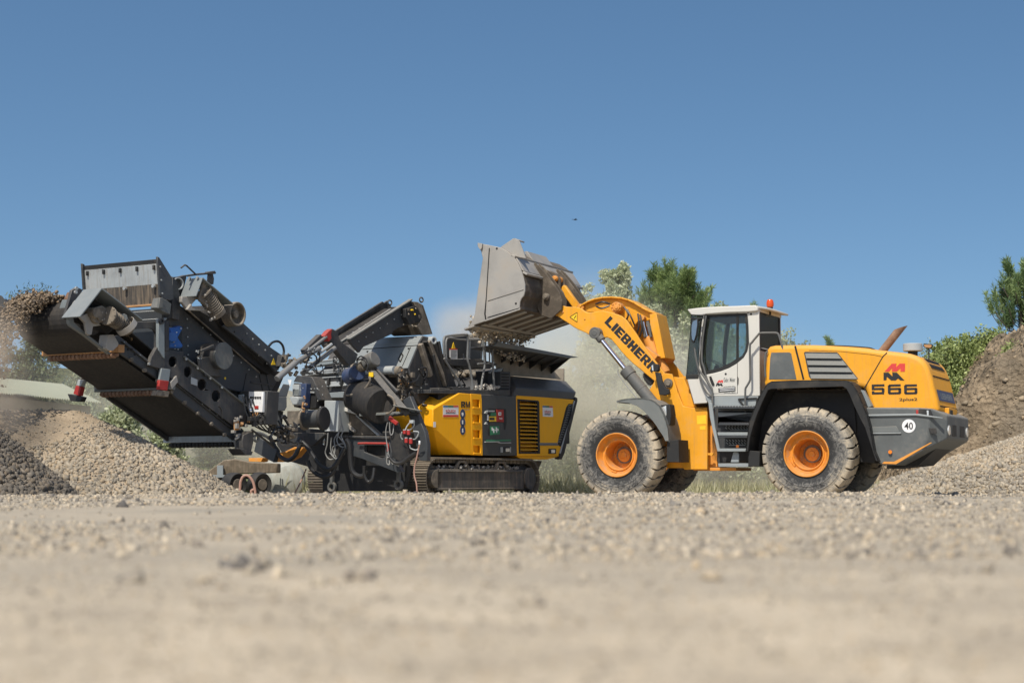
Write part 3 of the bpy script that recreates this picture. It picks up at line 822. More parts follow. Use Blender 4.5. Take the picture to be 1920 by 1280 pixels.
hl_ = MB(); zt_ = LF.W(1400, 590, CW0).z; hl_.bb((o_[1][0] - 1.15, CW0 + .08, zt_ - .03), (ub - .08, CW1 - .08, zt_ + .02)); hl_.build('headliner', M['seat'], cabo)
gl = MB(); gl.extr([(p.x, CW0 + .02, p.z) for p in lw(win, CW0)], (0, .008, 0)); gl.build('door_window', M['glassdark'], cabo, bevel=0)
gl = MB(); gl.extr([(p.x, CW1 - .03, p.z) for p in lw(win, CW0)], (0, .008, 0)); gl.build('side_window', M['glass'], cabo, bevel=0)
# black window band
wbnd = MB(); 
inner = Zc([(395, 320), (600, 308), (700, 304), (700, 770), (640, 812), (540, 860), (460, 885), (385, 900), (345, 860), (335, 800), (345, 700), (360, 560), (378, 430)])
inner2 = Zc([(728, 300), (796, 300), (806, 420), (812, 600), (796, 680), (765, 735), (728, 760)])
wbnd.extr_hole(lw(win, CW0 + .012), [lw(inner, CW0 + .012), lw(inner2, CW0 + .012)], (0, .006, 0)); wbnd.build('window_surround', M['blackplastic'], cabo, bevel=0)
# windscreen: side quarter panes and front pane
qp = Zc([(216, 300), (362, 292), (345, 400), (322, 560), (300, 700), (290, 800), (305, 870), (340, 945), (160, 945), (185, 700)])
for w in (CW0 + .015, CW1 - .03):
    gl = MB(); gl.extr([(p.x, w, p.z) for p in lw(qp, CW0)], (0, .008, 0)); gl.build('quarter_window', M['glass'], cabo, bevel=0)
f0, f1 = LF.W(*Zc([(214, 300)])[0], CW0), LF.W(*Zc([(157, 945)])[0], CW0)
gl = MB(); gl.plate([(f0.x, CW0, f0.z), (f0.x, CW1, f0.z), (f1.x, CW1, f1.z), (f1.x, CW0, f1.z)], .008); gl.build('windscreen', M['glass'], cabo, bevel=0)
pl = MB()
for w in (CW0 + .0, CW1 - .06):
    for a, c in (((372, 292), (335, 560)), ((335, 560), (318, 790)), ((318, 790), (350, 950))):
        p0 = LF.W(*Zc([a])[0], CW0); p1 = LF.W(*Zc([c])[0], CW0); pl.beam((p0.x, w + .0, p0.z), (p1.x, w + .0, p1.z), .06, .055, (1, 0, 0))
p0 = LF.W(*Zc([(155, 948)])[0], CW0); p1 = LF.W(*Zc([(290, 940)])[0], CW0)
pl.bb((p0.x - .01, CW0 - .01, p0.z - .08), (p1.x, CW1, p0.z + .01))
pl.build('front_pillar', M['blackplastic'], cabo, bevel=.01)
# rear window
rw = MB(); zt = LF.W(*Zc([(950, 255)])[0], CW0).z; zb = LF.W(*Zc([(965, 650)])[0], CW0).z
rw.bb((ub - .02, CW0 + .10, zb), (ub - .008, CW1 - .10, zt)); rw.build('rear_window', M['glassrear'], cabo, bevel=0)
rwf = MB(); rwf.bb((ub - .015, CW0 + .07, zb - .05), (ub + .004, CW1 - .07, zb)); rwf.bb((ub - .015, CW0 + .07, zb), (ub + .004, CW0 + .11, zt)); rwf.bb((ub - .015, CW1 - .12, zb), (ub + .004, CW1 - .06, zt))
rwf.build('rear_window_frame', M['blackplastic'], cabo, bevel=.004)
# door line, handles, hinges, sticker
dl = MB(); lext(dl, Zc([(709, 235), (714, 235), (716, 1150), (440, 1152), (440, 1148), (711, 1146)]), CW0 - .003, CW0 + .001); 
lext(dl, Zc([(700, 368), (718, 368), (718, 430), (700, 430)]), CW0 - .02, CW0); lext(dl, Zc([(712, 960), (724, 985), (722, 1040), (712, 1050)]), CW0 - .02, CW0)
lext(dl, Zc([(405, 965), (425, 960), (462, 1050), (450, 1065), (435, 1055), (412, 1000)]), CW0 - .02, CW0 - .001)
for x, y in ((830, 262), (862, 284), (586, 936)): 
    p = LF.W(*Zc([(x, y)])[0], CW0); dl.cyl((p.x, CW0 - .004, p.z), (p.x, CW0, p.z), .022, 10)
dl.build('door_seam', M['blackplastic'], cabo, bevel=0)
dk = MB(); lext(dk, Zc([(505, 1092), (692, 1076), (692, 1122), (508, 1138)]), CW0 - .004, CW0 - .001); 
lext(dk, Zc([(478, 1068), (486, 1035), (510, 1035), (520, 1045), (540, 1035), (556, 1068), (535, 1068), (525, 1055), (515, 1068), (505, 1068), (496, 1052), (492, 1068)]), CW0 - .004, CW0 - .001)
dk.build('door_decal', M['decalblack'], cabo, bevel=0)
dr = MB(); lext(dr, Zc([(490, 1030), (512, 1002), (524, 1002), (522, 1016), (536, 1002), (556, 1002), (556, 1032), (540, 1032), (542, 1018), (528, 1032), (518, 1032), (518, 1018), (506, 1032)]), CW0 - .004, CW0 - .001)
dr.build('door_logo', M['decalred'], cabo, bevel=0)
dt = MB(); X0 = LF.W(*Zc([(564, 1024)])[0], CW0 - .003); X1 = LF.W(*Zc([(690, 1020)])[0], CW0 - .003)
xdir = (X1 - X0); Lx = xdir.length
put_text(dt, text_geo('Gebr. Meier', bold=.01), X0, xdir.normalized(), (0, 0, 1), (0, -.002, 0), (Lx, .085))
put_text(dt, text_geo('BAGGERARBEITEN  TIEFBAU'), X0 + Vector((0, 0, -.13)), xdir.normalized(), (0, 0, 1), (0, -.002, 0), (Lx, .05))
put_text(dt, text_geo('ERDBEWEGUNG  ABBRUCH'), X0 + Vector((0, 0, -.22)), xdir.normalized(), (0, 0, 1), (0, -.002, 0), (Lx, .045))
dt.build('door_lettering', M['fendergrey'], cabo, bevel=0, smooth=False)
dw = MB()
for (x0, x1, y) in ((520, 684, 1100), (520, 684, 1120)):
    a = LF.W(*Zc([(x0, y)])[0], CW0 - .006); c = LF.W(*Zc([(x1, y - 14)])[0], CW0 - .006); dw.beam(a, c, .003, .012, (0, 0, 1))
dw.build('white_script', M['decalwhite'], cabo, bevel=0)
# interior
it = MB(); s0 = LF.W(1385, 700, 1.3)
it.bb((s0.x - .25, 1.05, o_[3][1]), (s0.x + .3, 1.65, s0.z - .25)); it.bb((s0.x - .3, 1.05, s0.z - .25), (s0.x + .25, 1.65, s0.z - .1)); it.hull([(s0.x + a, w, s0.z + z) for a, z in ((.15, -.1), (.32, -.1), (.42, .65), (.30, .65)) for w in (1.1, 1.6)])
it.bb((s0.x - .1, .80, s0.z - .1), (s0.x + .3, .98, s0.z + .12)); it.build('operator_seat', M['seat'], cabo, bevel=.03)
it = MB(); s1 = LF.W(1335, 685, 1.3); it.tube([(s1.x, 1.35, o_[3][1]), (s1.x - .02, 1.35, s1.z - .3), (s1.x + .1, 1.35, s1.z)], .05, 10)
it.lathe((s1.x + .1, 1.35, s1.z + .02), (0.5, 0, .85), [(.185, 0), (.20, .015), (.185, .03), (.17, .015)], 28, closed=True)
it.bb((s1.x - .25, 1.0, o_[3][1]), (s1.x, 1.7, s1.z - .15)); it.build('steering_column', M['blackplastic'], cabo, bevel=.01)
# mirrors, rails, wiper
mm = MB(); lext(mm, Zc([(214, 400), (225, 350), (280, 330), (284, 400), (268, 520), (240, 600), (214, 585), (206, 520)]), .40, .46); mo = mm.build('wing_mirror', M['blackplastic'], cabo, bevel=.01)
mm = MB(); 
for pts in ([(210, 400), (210, 292), (335, 300), (340, 330), (215, 332)],):
    mm.tube([LF.W(*q, .45) for q in Zc(pts)], .016, 8, smooth=0)
mm.build('mirror_arm', M['blackplastic'], mo, bevel=0)
mm = MB(); lext(mm, Zc([(216, 400), (228, 362), (272, 344), (274, 400), (258, 510), (238, 575), (220, 560), (212, 510)]), .392, .398); mm.build('mirror_glass', M['mirror'], mo, bevel=0)
rl_ = MB()
rl_.tube([LF.W(*q, .50) for q in Zc([(245, 650), (262, 760), (290, 880), (345, 960), (410, 1060), (438, 1110), (441, 1180), (441, 1290), (445, 1440)])], .020, 8)
rl_.tube([LF.W(*q, .54) for q in Zc([(275, 820), (300, 960), (335, 1060), (380, 1140), (432, 1180)])], .018, 8)
rl_.tube([LF.W(*q, .54) for q in Zc([(372, 300), (350, 440), (330, 600), (325, 780), (345, 860), (385, 1000), (440, 1100)])], .018, 8)
rl_.tube([LF.W(*q, .46) for q in Zc([(800, 1290), (800, 1110), (815, 1070), (848, 1010), (853, 940), (850, 640), (870, 595), (935, 515), (965, 492), (1060, 488), (1135, 490), (1160, 505), (1180, 560), (1215, 680), (1260, 810), (1330, 990)])], .021, 8)
rl_.tube([LF.W(*q, .50) for q in Zc([(800, 1290), (805, 1380), (850, 1450)])], .020, 8)
rl_.tube([LF.W(*q, .42) for q in Zc([(1045, 690), (1020, 720), (1012, 850), (1020, 970)])], .018, 8)
rl_.build('handrail', M['cylgrey'], cabo, bevel=0)
# beacon
bc = MB(); p = LF.W(1444, 579, 1.25); z0 = p.z - .12; bc.cyl((p.x, 1.25, z0), (p.x, 1.25, p.z + .03), .022, 10); bc.cyl((p.x, 1.25, p.z), (p.x, 1.25, p.z + .035), .055, 20)
bo = bc.build('beacon_base', M['black'], cabo, bevel=.004)
bc = MB(); bc.lathe((p.x, 1.25, p.z + .035), (0, 0, 1), [(0, 0), (.058, 0), (.070, .03), (.072, .07), (.064, .12), (.050, .145), (.02, .155), (0, .156)], 24); bc.build('beacon_lamp', M['beacon'], bo, bevel=0)

# ---------------- steps ----------------
Zs = lambda L_: Z(1300, 720, 5.333, L_)
sp = MB(); lext(sp, Zs([(115, 120), (650, 118), (620, 215), (200, 215), (150, 190)]), .58, .70)
lext(sp, Zs([(150, 180), (185, 190), (215, 420), (262, 640), (262, 672), (238, 672), (195, 470), (165, 330)]), .16, .22)
lext(sp, Zs([(240, 285), (600, 285), (600, 320), (250, 330), (250, 385), (565, 385), (565, 378), (265, 375)]), .42, .50)
lext(sp, Zs([(240, 480), (545, 480), (545, 512), (245, 512)]), .14, .34)
lext(sp, Zs([(238, 642), (525, 642), (522, 672), (240, 672)]), .10, .34)
lext(sp, Zs([(246, 790), (550, 790), (550, 826), (250, 826)]), .06, .30)
lext(sp, Zs([(246, 282), (590, 286), (575, 350), (255, 330)]), .46, .50)
lext(sp, Zs([(200, 215), (630, 215), (630, 228), (205, 228)]), .30, .60)
for pts in ([(372, 780), (400, 675), (440, 675), (455, 700), (455, 780)],): lext(sp, Zs(pts), .22, .26)
steps = sp.build('boarding_ladder', M['stepgrey'], loader, bevel=.006)
sk = MB(); lext(sk, Zs([(205, 225), (620, 225), (560, 400), (530, 650), (255, 650), (215, 420)]), .60, .66)
lext(sk, Zs([(250, 672), (262, 672), (262, 800), (250, 800)]), .2, .26)
lext(sk, Zs([(185, 460), (262, 672), (540, 672), (540, 790), (300, 790), (190, 760)]), .95, 1.3)
sk.build('ladder_back', M['anth'], steps)
for k, (x0, x1, y0, y1, w) in enumerate(((215, 615, 228, 244, .34), (250, 570, 392, 408, .30), (250, 540, 520, 534, .26))):
    t = MB(); lext(t, Zs([(x0, y0), (x1, y0), (x1, y1), (x0, y1)]), w - .14, w + .16)
    n = 14
    for i in range(n):
        a = LF.W(*Zs([(x0 + (x1 - x0) * (i + .5) / n, y0)])[0], w - .14)
        for ww in (w - .13, w - .03, w + .07): t.bb((a.x - .012, ww, a.z), (a.x + .022, ww + .03, a.z + .02))
    t.build('tread', M['anth_clean'], steps, bevel=.003)
tt = MB()
for y in (408, 432, 556, 582):
    for i in range(8 if y < 500 else 8):
        a = LF.W(*Zs([(320 + i * 30 + (0 if y < 500 else 10), y)])[0], .58); tt.beam(a, a + Vector((.03, 0, -.03)), .012, .012)
for (y, xa, xb) in ((255, 255, 600), (458, 370, 545), (533, 330, 535), (608, 358, 520)):
    a = LF.W(*Zs([(xa, y)])[0], .585); c = LF.W(*Zs([(xb, y)])[0], .585); tt.beam(a, c, .02, .012)
tt.build('grip_pattern', M['galv'], steps, bevel=0)
rd = MB(); p = LF.W(*Zs([(412, 620)])[0], .10); rd.cyl((p.x, .30, p.z), (p.x, .28, p.z), .030, 16); p = LF.W(1669, 847, .06); rd.cyl((p.x, .075, p.z), (p.x, .055, p.z), .034, 16); rd.build('side_reflector', M['amber'], loader, bevel=0)
hd = MB(); 
a = LF.W(*Zs([(450, 150)])[0], .56); c = LF.W(*Zs([(635, 140)])[0], .56); hd.beam(a, c, .03, .03); hd.beam(a, a + Vector((.10, 0, -.12)), .03, .03); hd.beam(c, c + Vector((0, 0, -.13)), .03, .03)
hd.build('grab_handle', M['blackplastic'], steps)

# ---------------- hood ----------------
Zh = lambda L_: Z(1400, 600, 4.8, L_)
HW0, HW1 = .44, 2.32
hood = Zh([(150, 600), (158, 520), (168, 380), (182, 262), (205, 236), (250, 226), (440, 222), (600, 222), (740, 228), (900, 236), (1060, 250), (1180, 266), (1300, 280), (1400, 291), (1470, 301), (1525, 318), (1570, 342), (1602, 372), (1628, 415), (1648, 465), (1668, 530), (1690, 620), (1715, 720), (1738, 830), (1500, 830), (1130, 830), (1060, 610), (940, 590), (900, 590)])
hq = [(p.x, p.z) for p in lw(hood, HW0)]
hm = MB(); hm.extr([(u, HW0, z) for u, z in hq], (0, HW1 - HW0, 0))
hoodo = hm.build('engine_hood', M['orange'], loader, bevel=.085, seg=5, ang=50)
hp = MB(); lext(hp, Zh([(222, 292), (385, 290), (400, 300), (448, 532), (202, 532), (212, 340)]), HW0 - .008, HW0 - .001); hp.build('side_screen', M['cwgrey'], hoodo, bevel=0)
hp = MB(); b4 = Zh([(515, 292), (528, 284), (812, 290), (825, 300), (1004, 528), (990, 532), (575, 528), (560, 505)]); lext(hp, b4, HW0 - .004, HW0 - .001); lg = hp.build('louvre_panel', M['anth'], hoodo, bevel=0)
hp = MB()
for i in range(4):
    y0 = 300 + i * 61
    f = lambda y: (518 + (y - 292) * .235, 822 + (y - 300) * .79)
    xa0, xb0 = f(y0); xa1, xb1 = f(y0 + 44)
    q = lw(Zh([(xa0 + 6, y0), (xb0 - 4, y0 + 3)]), HW0 - .006) + lw(Zh([(xb1 - 4, y0 + 47), (xa1 + 6, y0 + 43)]), HW0 - .045)
    hp.plate(q, .012)
hp.build('louvre', M['fendergrey'], lg, bevel=0)
sm = MB()
def line(mb, pts, w, wd=.014, up=(0, 1, 0), dp=.006):
    q = [LF.W(x, y, w) for x, y in pts]
    for i in range(len(q) - 1): mb.beam(q[i], q[i + 1], dp, wd, (0, 1, 0)) if False else mb.beam(q[i], q[i + 1], wd, dp, (0, 1, 0))
line(sm, Zh([(436, 232), (445, 270), (512, 534)]), HW0 - .001, .035)
line(sm, Zh([(1262, 292), (1225, 330), (1060, 612), (1130, 775)]), HW0 - .001, .018)
line(sm, Zh([(560, 272), (850, 282), (1140, 312), (1225, 330)]), HW0 - .001, .006)
line(sm, Zh([(1560, 330), (1600, 380), (1650, 470), (1690, 620), (1735, 800)]), HW0 + .12, .006)
sm.build('panel_seam', M['dark'], hoodo, bevel=0)
hh = MB(); lext(hh, Zh([(722, 250), (758, 232), (960, 238), (1110, 252), (1150, 266), (1180, 284), (1180, 300), (722, 270)]), HW0 + .35, HW1 - .35)
hatch = hh.build('hood_hatch', M['orange'], hoodo, bevel=.02)
hh = MB(); hh.tube([LF.W(x, y, HW0 + .33) for x, y in Zh([(722, 250), (758, 230), (860, 232), (960, 237), (1050, 244), (1110, 250), (1150, 264), (1185, 284)])], .012, 6); hh.build('hatch_seal', M['blackplastic'], hatch, bevel=0)
# lettering on the hood
def glyph6(mb, o, s, h, wgt, five=False):
    """wide squared digit as strokes; o = lower left local point, s = width, h = height"""
    o = Vector(o); t = wgt
    def bar(x0, z0, x1, z1): mb.bb((o.x + x0, HW0 - .006, o.z + z0), (o.x + x1, HW0 - .002, o.z + z1))
    m2 = h / 2
    if five:
        bar(0, h - t, s, h); bar(0, m2 - t * .3, t * 1.25, h - t); bar(t * 1.25, m2 - t * .3, s * .92, m2 + t * .7); bar(s - t * 1.25, t, s, m2 + t * .35); bar(0, 0, s - t * .2, t)
        bar(0, t, t * 1.2, t * 1.5)
    else:
        bar(t * .5, h - t, s * .97, h); bar(0, t * .4, t * 1.3, h - t * .4); bar(t * 1.3, m2 - t * .3, s * .95, m2 + t * .7); bar(s - t * 1.3, t * .4, s, m2 + t * .4); bar(t * .4, 0, s - t * .4, t)
nm = MB()
for (x0, x1, five) in ((1127, 1240, True), (1272, 1390, False), (1418, 1536, False)):
    p = LF.W(*Zh([(x0, 668)])[0], HW0); q = LF.W(*Zh([(x1, 576)])[0], HW0)
    glyph6(nm, p, q.x - p.x, q.z - p.z, (q.z - p.z) * .215, five)
P0 = LF.W(*Zh([(1374, 736)])[0], HW0); P1 = LF.W(*Zh([(1536, 698)])[0], HW0)
put_text(nm, text_geo('2plus2', bold=.022), P0, (1, 0, 0), (0, 0, 1), (0, -.003, 0), (P1.x - P0.x, P1.z - P0.z))
lext(nm, Zh([(1232, 540), (1232, 472), (1275, 470), (1312, 506), (1310, 470), (1352, 472), (1420, 542), (1385, 542), (1362, 524), (1340, 542), (1300, 542), (1262, 508), (1258, 540)]), HW0 - .006, HW0 - .002)
nm.build('number_lettering', M['decalblack'], hoodo, bevel=0, smooth=False)
rd = MB(); lext(rd, Zh([(1240, 462), (1305, 392), (1348, 390), (1344, 424), (1378, 390), (1426, 390), (1424, 462), (1384, 462), (1384, 430), (1350, 462), (1308, 462), (1308, 428), (1282, 462)]), HW0 - .006, HW0 - .002)
rd.build('hood_logo', M['decalred'], hoodo, bevel=0, smooth=False)
# rear face band with lettering
ra, rb_ = Vector((hq[20][0], 0, hq[20][1])), Vector((hq[23][0], 0, hq[23][1]))
a = Vector((hq[21][0], .62, hq[21][1])); c = Vector((hq[22][0], .62, hq[22][1])); nrm = (c - a).cross(Vector((0, 1, 0))).normalized()
if nrm.x < 0: nrm = -nrm
bd = MB(); bd.extr([a + nrm * .003, Vector((a.x, 2.15, a.z)) + nrm * .003, Vector((c.x, 2.15, c.z)) + nrm * .003, c + nrm * .003], nrm * .006); bdo = bd.build('rear_name_band', M['darkblue'], hoodo, bevel=0)
bt = MB(); up_ = (a - c).normalized()
put_text(bt, text_geo('LIEBHERR', bold=.02), Vector((c.x, .85, c.z)) + up_ * .04 + nrm * .008, (0, 1, 0), up_, nrm * .003, (1.1, (a - c).length * .55)); bt.build('band_lettering', M['greyblue'], bdo, bevel=0, smooth=False)
rg = MB()
for (i0, k) in ((20, .25),):
    p = Vector((hq[19][0], 0, hq[19][1])).lerp(Vector((hq[20][0], 0, hq[20][1])), .5); rg.beam((p.x + .006, .60, p.z), (p.x + .006, 2.16, p.z), .02, .012, (1, 0, 0))
p = Vector((hq[23][0], 0, hq[23][1])).lerp(Vector((hq[22][0], 0, hq[22][1])), .55); rg.beam((p.x + .006, .60, p.z), (p.x + .006, 2.16, p.z), .02, .012, (1, 0, 0))
p = Vector((hq[16][0], 0, hq[16][1])); q = Vector((hq[18][0], 0, hq[18][1]))
for k in range(7):
    t = k / 6; s_ = p.lerp(q, t); rg.beam((s_.x + .004, .75, s_.z + .004), (s_.x + .004, 2.0, s_.z + .004), .03, .01, (1, 0, 1))
rg.build('rear_grille', M['dark'], hoodo, bevel=0)
# exhaust, precleaner, rear lamp
ex = MB(); a = LF.W(1650, 664, 1.2); c = LF.W(1681.5, 624, 1.2); d_ = (c - a).normalized()
ex.cyl(a, c, .076, 24, cap=True); 
n = 24; y = Vector((0, 1, 0)); z = d_.cross(y)
vs = []
for i in range(n):
    an = 2 * math.pi * i / n; vs.append(c + (y * math.cos(an) + z * math.sin(an)) * .076)
for i in range(n):
    an = 2 * math.pi * i / n; q = c + (y * math.cos(an) + z * math.sin(an)) * .076; s_ = -math.sin(an); vs.append(q + d_ * (.12 - .11 * (z.x * math.sin(an)) / abs(z.x) * (1 if z.x < 0 else -1) * -1))
ex.add(vs, [(i, (i + 1) % n, (i + 1) % n + n, i + n) for i in range(n)])
exo = ex.build('exhaust_pipe', M['rust'], loader, bevel=0)
pc = MB(); p = LF.W(1711.5, 658.5, 1.0); t = LF.W(1711.5, 644, 1.0); pc.cyl((p.x, 1.0, p.z), (p.x, 1.0, t.z), .178, 32)
pco = pc.build('air_precleaner', M['lightgrey'], loader, bevel=.012)
pc = MB(); pc.cyl((p.x, 1.0, p.z - .09), (p.x, 1.0, p.z), .09, 20); pc.build('intake_stem', M['blackplastic'], pco)
rm_ = MB(); lext(rm_, Zh([(1590, 212), (1668, 214), (1672, 235), (1655, 258), (1605, 250), (1590, 235)]), 1.15, 1.22); rmo = rm_.build('rear_mirror', M['blackplastic'], loader, bevel=.008)
rm_ = MB(); lext(rm_, Zh([(1598, 220), (1662, 222), (1664, 236), (1650, 250), (1608, 244), (1597, 234)]), 1.14, 1.15); rm_.build('mirror_face', M['wood'], rmo, bevel=0)
rm_ = MB(); rm_.cyl(LF.W(*Zh([(1640, 252)])[0], 1.18), LF.W(*Zh([(1640, 370)])[0], 1.18), .012, 8); rm_.build('mirror_pole', M['black'], rmo, bevel=0)

# ---------------- rear fenders ----------------
fo = [(1398, 846), (1401, 815), (1405, 788), (1417, 757), (1431, 730), (1438, 719), (1446, 714.5), (1480, 713), (1533, 712), (1587, 713), (1595, 716), (1601, 722), (1609, 736), (1618, 758), (1626, 777), (1632, 800), (1640, 846), (1648, 864)]
fi = [(1642, 864), (1622, 802), (1612, 783), (1602, 762), (1593, 740), (1587, 729), (1580, 724.5), (1530, 726), (1480, 728), (1446, 729), (1440, 731), (1430, 752), (1420, 775), (1413, 795), (1406, 820), (1403, 846)]
for side in (0, 1):
    f = MB(); q = [(p.x, p.z) for p in lw(fo + fi, -.05)]
    s0 = -.05 if not side else 2.72
    f.extr([(u, s0, z) for u, z in q], (0, .035, 0))
    qo = [(p.x, p.z) for p in lw(fo, -.05)]
    sh0 = -.05 if not side else 2.0
    for i in range(len(qo) - 1):
        a, c = Vector((qo[i][0], 0, qo[i][1])), Vector((qo[i + 1][0], 0, qo[i + 1][1]))
        nn = (c - a).cross(Vector((0, 1, 0))).normalized() * -.03
        f.extr([Vector((a.x, sh0, a.z)), Vector((c.x, sh0, c.z)), Vector((c.x, sh0, c.z)) - nn * -1, Vector((a.x, sh0, a.z)) - nn * -1], (0, .74, 0))
    f.build('rear_fender', M['blackplastic'], loader, bevel=.008, ang=45, split=False)
f = MB(); lext(f, [(1403, 844), (1424, 846), (1424, 874), (1403, 874)], .02, .62); f.build('rear_mudflap', M['blackplastic'], loader)
tp = MB(); lext(tp, Zh([(985, 628), (1052, 630), (1128, 772), (1085, 790)]), .30, .46); tp.build('side_trim', M['greyblue'], loader)

# ---------------- counterweight ----------------
Zk = lambda L_: Z(1560, 700, 5.333, L_)
cw_ = Zk([(338, 338), (860, 340), (985, 348), (1118, 410), (1122, 590), (1118, 648), (900, 772), (640, 916), (500, 914), (468, 890), (430, 780), (385, 590)])
cq = [(p.x, p.z) for p in lw(cw_, .10)]
cm = MB(); KW0, KW1 = .10, 2.66
rear = [i for i in range(len(cq))]
mid = cm
near = [(u, KW0, z) for u, z in cq]
# plan chamfer: the outer corners are cut back
def off(i): return .16 if i in (3, 4, 5) else (.05 if i in (2,) else 0)
pts = []
for i, (u, z) in enumerate(cq):
    pts.append((u - (.30 if i in (3, 4, 5) else 0), KW0 - .0, z)); pts.append((u - (.30 if i in (3, 4, 5) else 0), KW1, z))
    pts.append((u + (.02 if i in (3, 4, 5) else 0), KW0 + .22, z)); pts.append((u + (.02 if i in (3, 4, 5) else 0), KW1 - .22, z))
cm.hull(pts)
cwo = cm.build('counterweight', M['cwgrey'], loader, bevel=.03, seg=3, ang=25)
cd = MB(); lext(cd, Zk([(870, 352), (985, 358), (1010, 425), (870, 425)]), KW0 - .012, KW0 + .01); lext(cd, Zk([(965, 545), (1040, 545), (1048, 600), (985, 600)]), KW0 - .006, KW0 + .01)
cd.build('lamp_recess', M['black'], cwo, bevel=.004)
cd = MB(); lext(cd, Zk([(945, 368), (965, 368), (968, 420), (948, 420)]), KW0 - .03, KW0 - .005); cd.build('marker_lamp', M['lamp'], cwo)
cd = MB(); lext(cd, Zk([(838, 362), (862, 362), (862, 412), (840, 412)]), KW0 - .03, KW0 + .0); cd.build('tail_lamp', M['red'], cwo, bevel=.006)
cd = MB(); lext(cd, Zk([(345, 430), (840, 422), (1000, 440), (1100, 452), (1108, 440), (1000, 424), (850, 400), (350, 408)]), KW0 - .035, KW0 + .02); lext(cd, Zk([(395, 590), (690, 588), (690, 602), (398, 606)]), KW0 - .03, KW0 + .01)
cd.build('rubbing_strip', M['stepgrey'], cwo, bevel=.01)
cd = MB(); lext(cd, Zk([(388, 535), (640, 525), (680, 585), (395, 590)]), KW0 - .006, KW0 + .01); cd.build('side_slot', M['fendergrey'], cwo)
cd = MB(); lext(cd, Zk([(500, 900), (640, 905), (1000, 690), (985, 688), (620, 880), (520, 880)]), KW0 - .008, KW0 + .002); 
cd.build('scraped_edge', M['orange_dirty'], cwo, bevel=0)
c4 = LF.W(*Zk([(768, 524)])[0], KW0); cd = MB(); cd.cyl((c4.x, KW0 - .008, c4.z), (c4.x, KW0 - .002, c4.z), .122, 32); c4o = cd.build('speed_disc', M['decalwhite'], cwo, bevel=0)
cd = MB(); put_text(cd, text_geo('40', bold=.012), (c4.x - .078, KW0 - .008, c4.z - .063), (1, 0, 0), (0, 0, 1), (0, -.003, 0), (.156, .126)); cd.build('speed_number', M['decalblack'], c4o, bevel=0, smooth=False)
# rear cluster between counterweight halves
ub_ = max(u for u, z in cq); zb_ = cq[4][1]
rc = MB(); rc.bb((ub_ - .25, 1.0, cq[3][1] - .03), (ub_ - .08, 1.76, cq[3][1] + .16)); rc.build('towing_bracket', M['orange'], cwo, bevel=.01)
rc = MB()
for w in (.42, 2.2):
    rc.cyl((ub_ + .0, w, zb_ + .05), (ub_ + .04, w, zb_ + .05), .09, 20)
rc.build('rear_light', M['lamp'], cwo, bevel=.004)
rc = MB(); rc.bb((ub_ - .02, .75, zb_ - .05), (ub_ + .028, 1.15, zb_ + .16)); rc.bb((ub_ - .02, 1.5, zb_ - .05), (ub_ + .028, 1.95, zb_ + .16)); rc.bb((ub_ - .1, 1.1, cq[3][1] + .0), (ub_ - .06, 1.3, cq[3][1] + .12)); rc.build('rear_recess', M['black'], cwo)
bl = MB(); bl.hull([(cq[8][0] - .1, .9, cq[8][1] - .06), (cq[8][0] + .5, .9, cq[8][1] - .0), (ub_ - .1, .9, cq[5][1] + .02), (cq[8][0] - .1, 2.3, cq[8][1] - .06), (cq[8][0] + .5, 2.3, cq[8][1] - .0), (ub_ - .1, 2.3, cq[5][1] + .02), (cq[8][0], .9, cq[5][1]), (cq[8][0], 2.3, cq[5][1])])
bl.build('underbody', M['black'], loader)
# ================================================================== TRACKED CRUSHER
CA = math.radians(58)
CF = Frame(-1.7, 34.0, CA)
crusher = empty('tracked_crusher', (-1.7, 34.0, 0), CA,
    'dark grey and yellow tracked crusher with long black conveyors rising to the left', 'crusher')
def kw(pts, w): return [CF.W(x, y, w) for x, y in pts]
def cw(mb, pts, w0, w1, wref=None, m=0):
    """side-facing plate traced at w0 (or wref), thickened to w1"""
    q = kw(pts, w0 if wref is None else wref)
    return mb.extr([Vector((p.x, w0, p.z)) for p in q], (0, w1 - w0, 0), m)
def cu(mb, pts, u0, u1, m=0):
    """end-facing plate traced in the plane u0, thickened to u1"""
    return mb.extr([CF.U(x, y, u0) for x, y in pts], (u1 - u0, 0, 0), m)
def part(name, mat, parent=None, bevel=.006, **k):
    mb = MB(); return mb
Z5 = lambda L_: Z(500, 560, 5.82, L_)      # screen area
Z6 = lambda L_: Z(480, 740, 6.0, L_)       # chassis area
Z7 = lambda L_: Z(760, 560, 5.647, L_)     # platform area
Z8 = lambda L_: Z(740, 720, 5.333, L_)     # yellow body
Z3 = lambda L_: Z(300, 480, 5.82, L_)      # upper conveyor
Z1 = lambda L_: Z(0, 460, 5.565, L_)       # head of main conveyor
Z4 = lambda L_: Z(300, 690, 5.12, L_)      # lower conveyor, control box
Zg = lambda L_: Z(60, 530, 8.535, L_)
Zm = lambda L_: Z(200, 560, 8.0, L_)
Zt = lambda L_: Z(640, 640, 9.143, L_)
Zq = lambda L_: Z(500, 680, 10.667, L_)

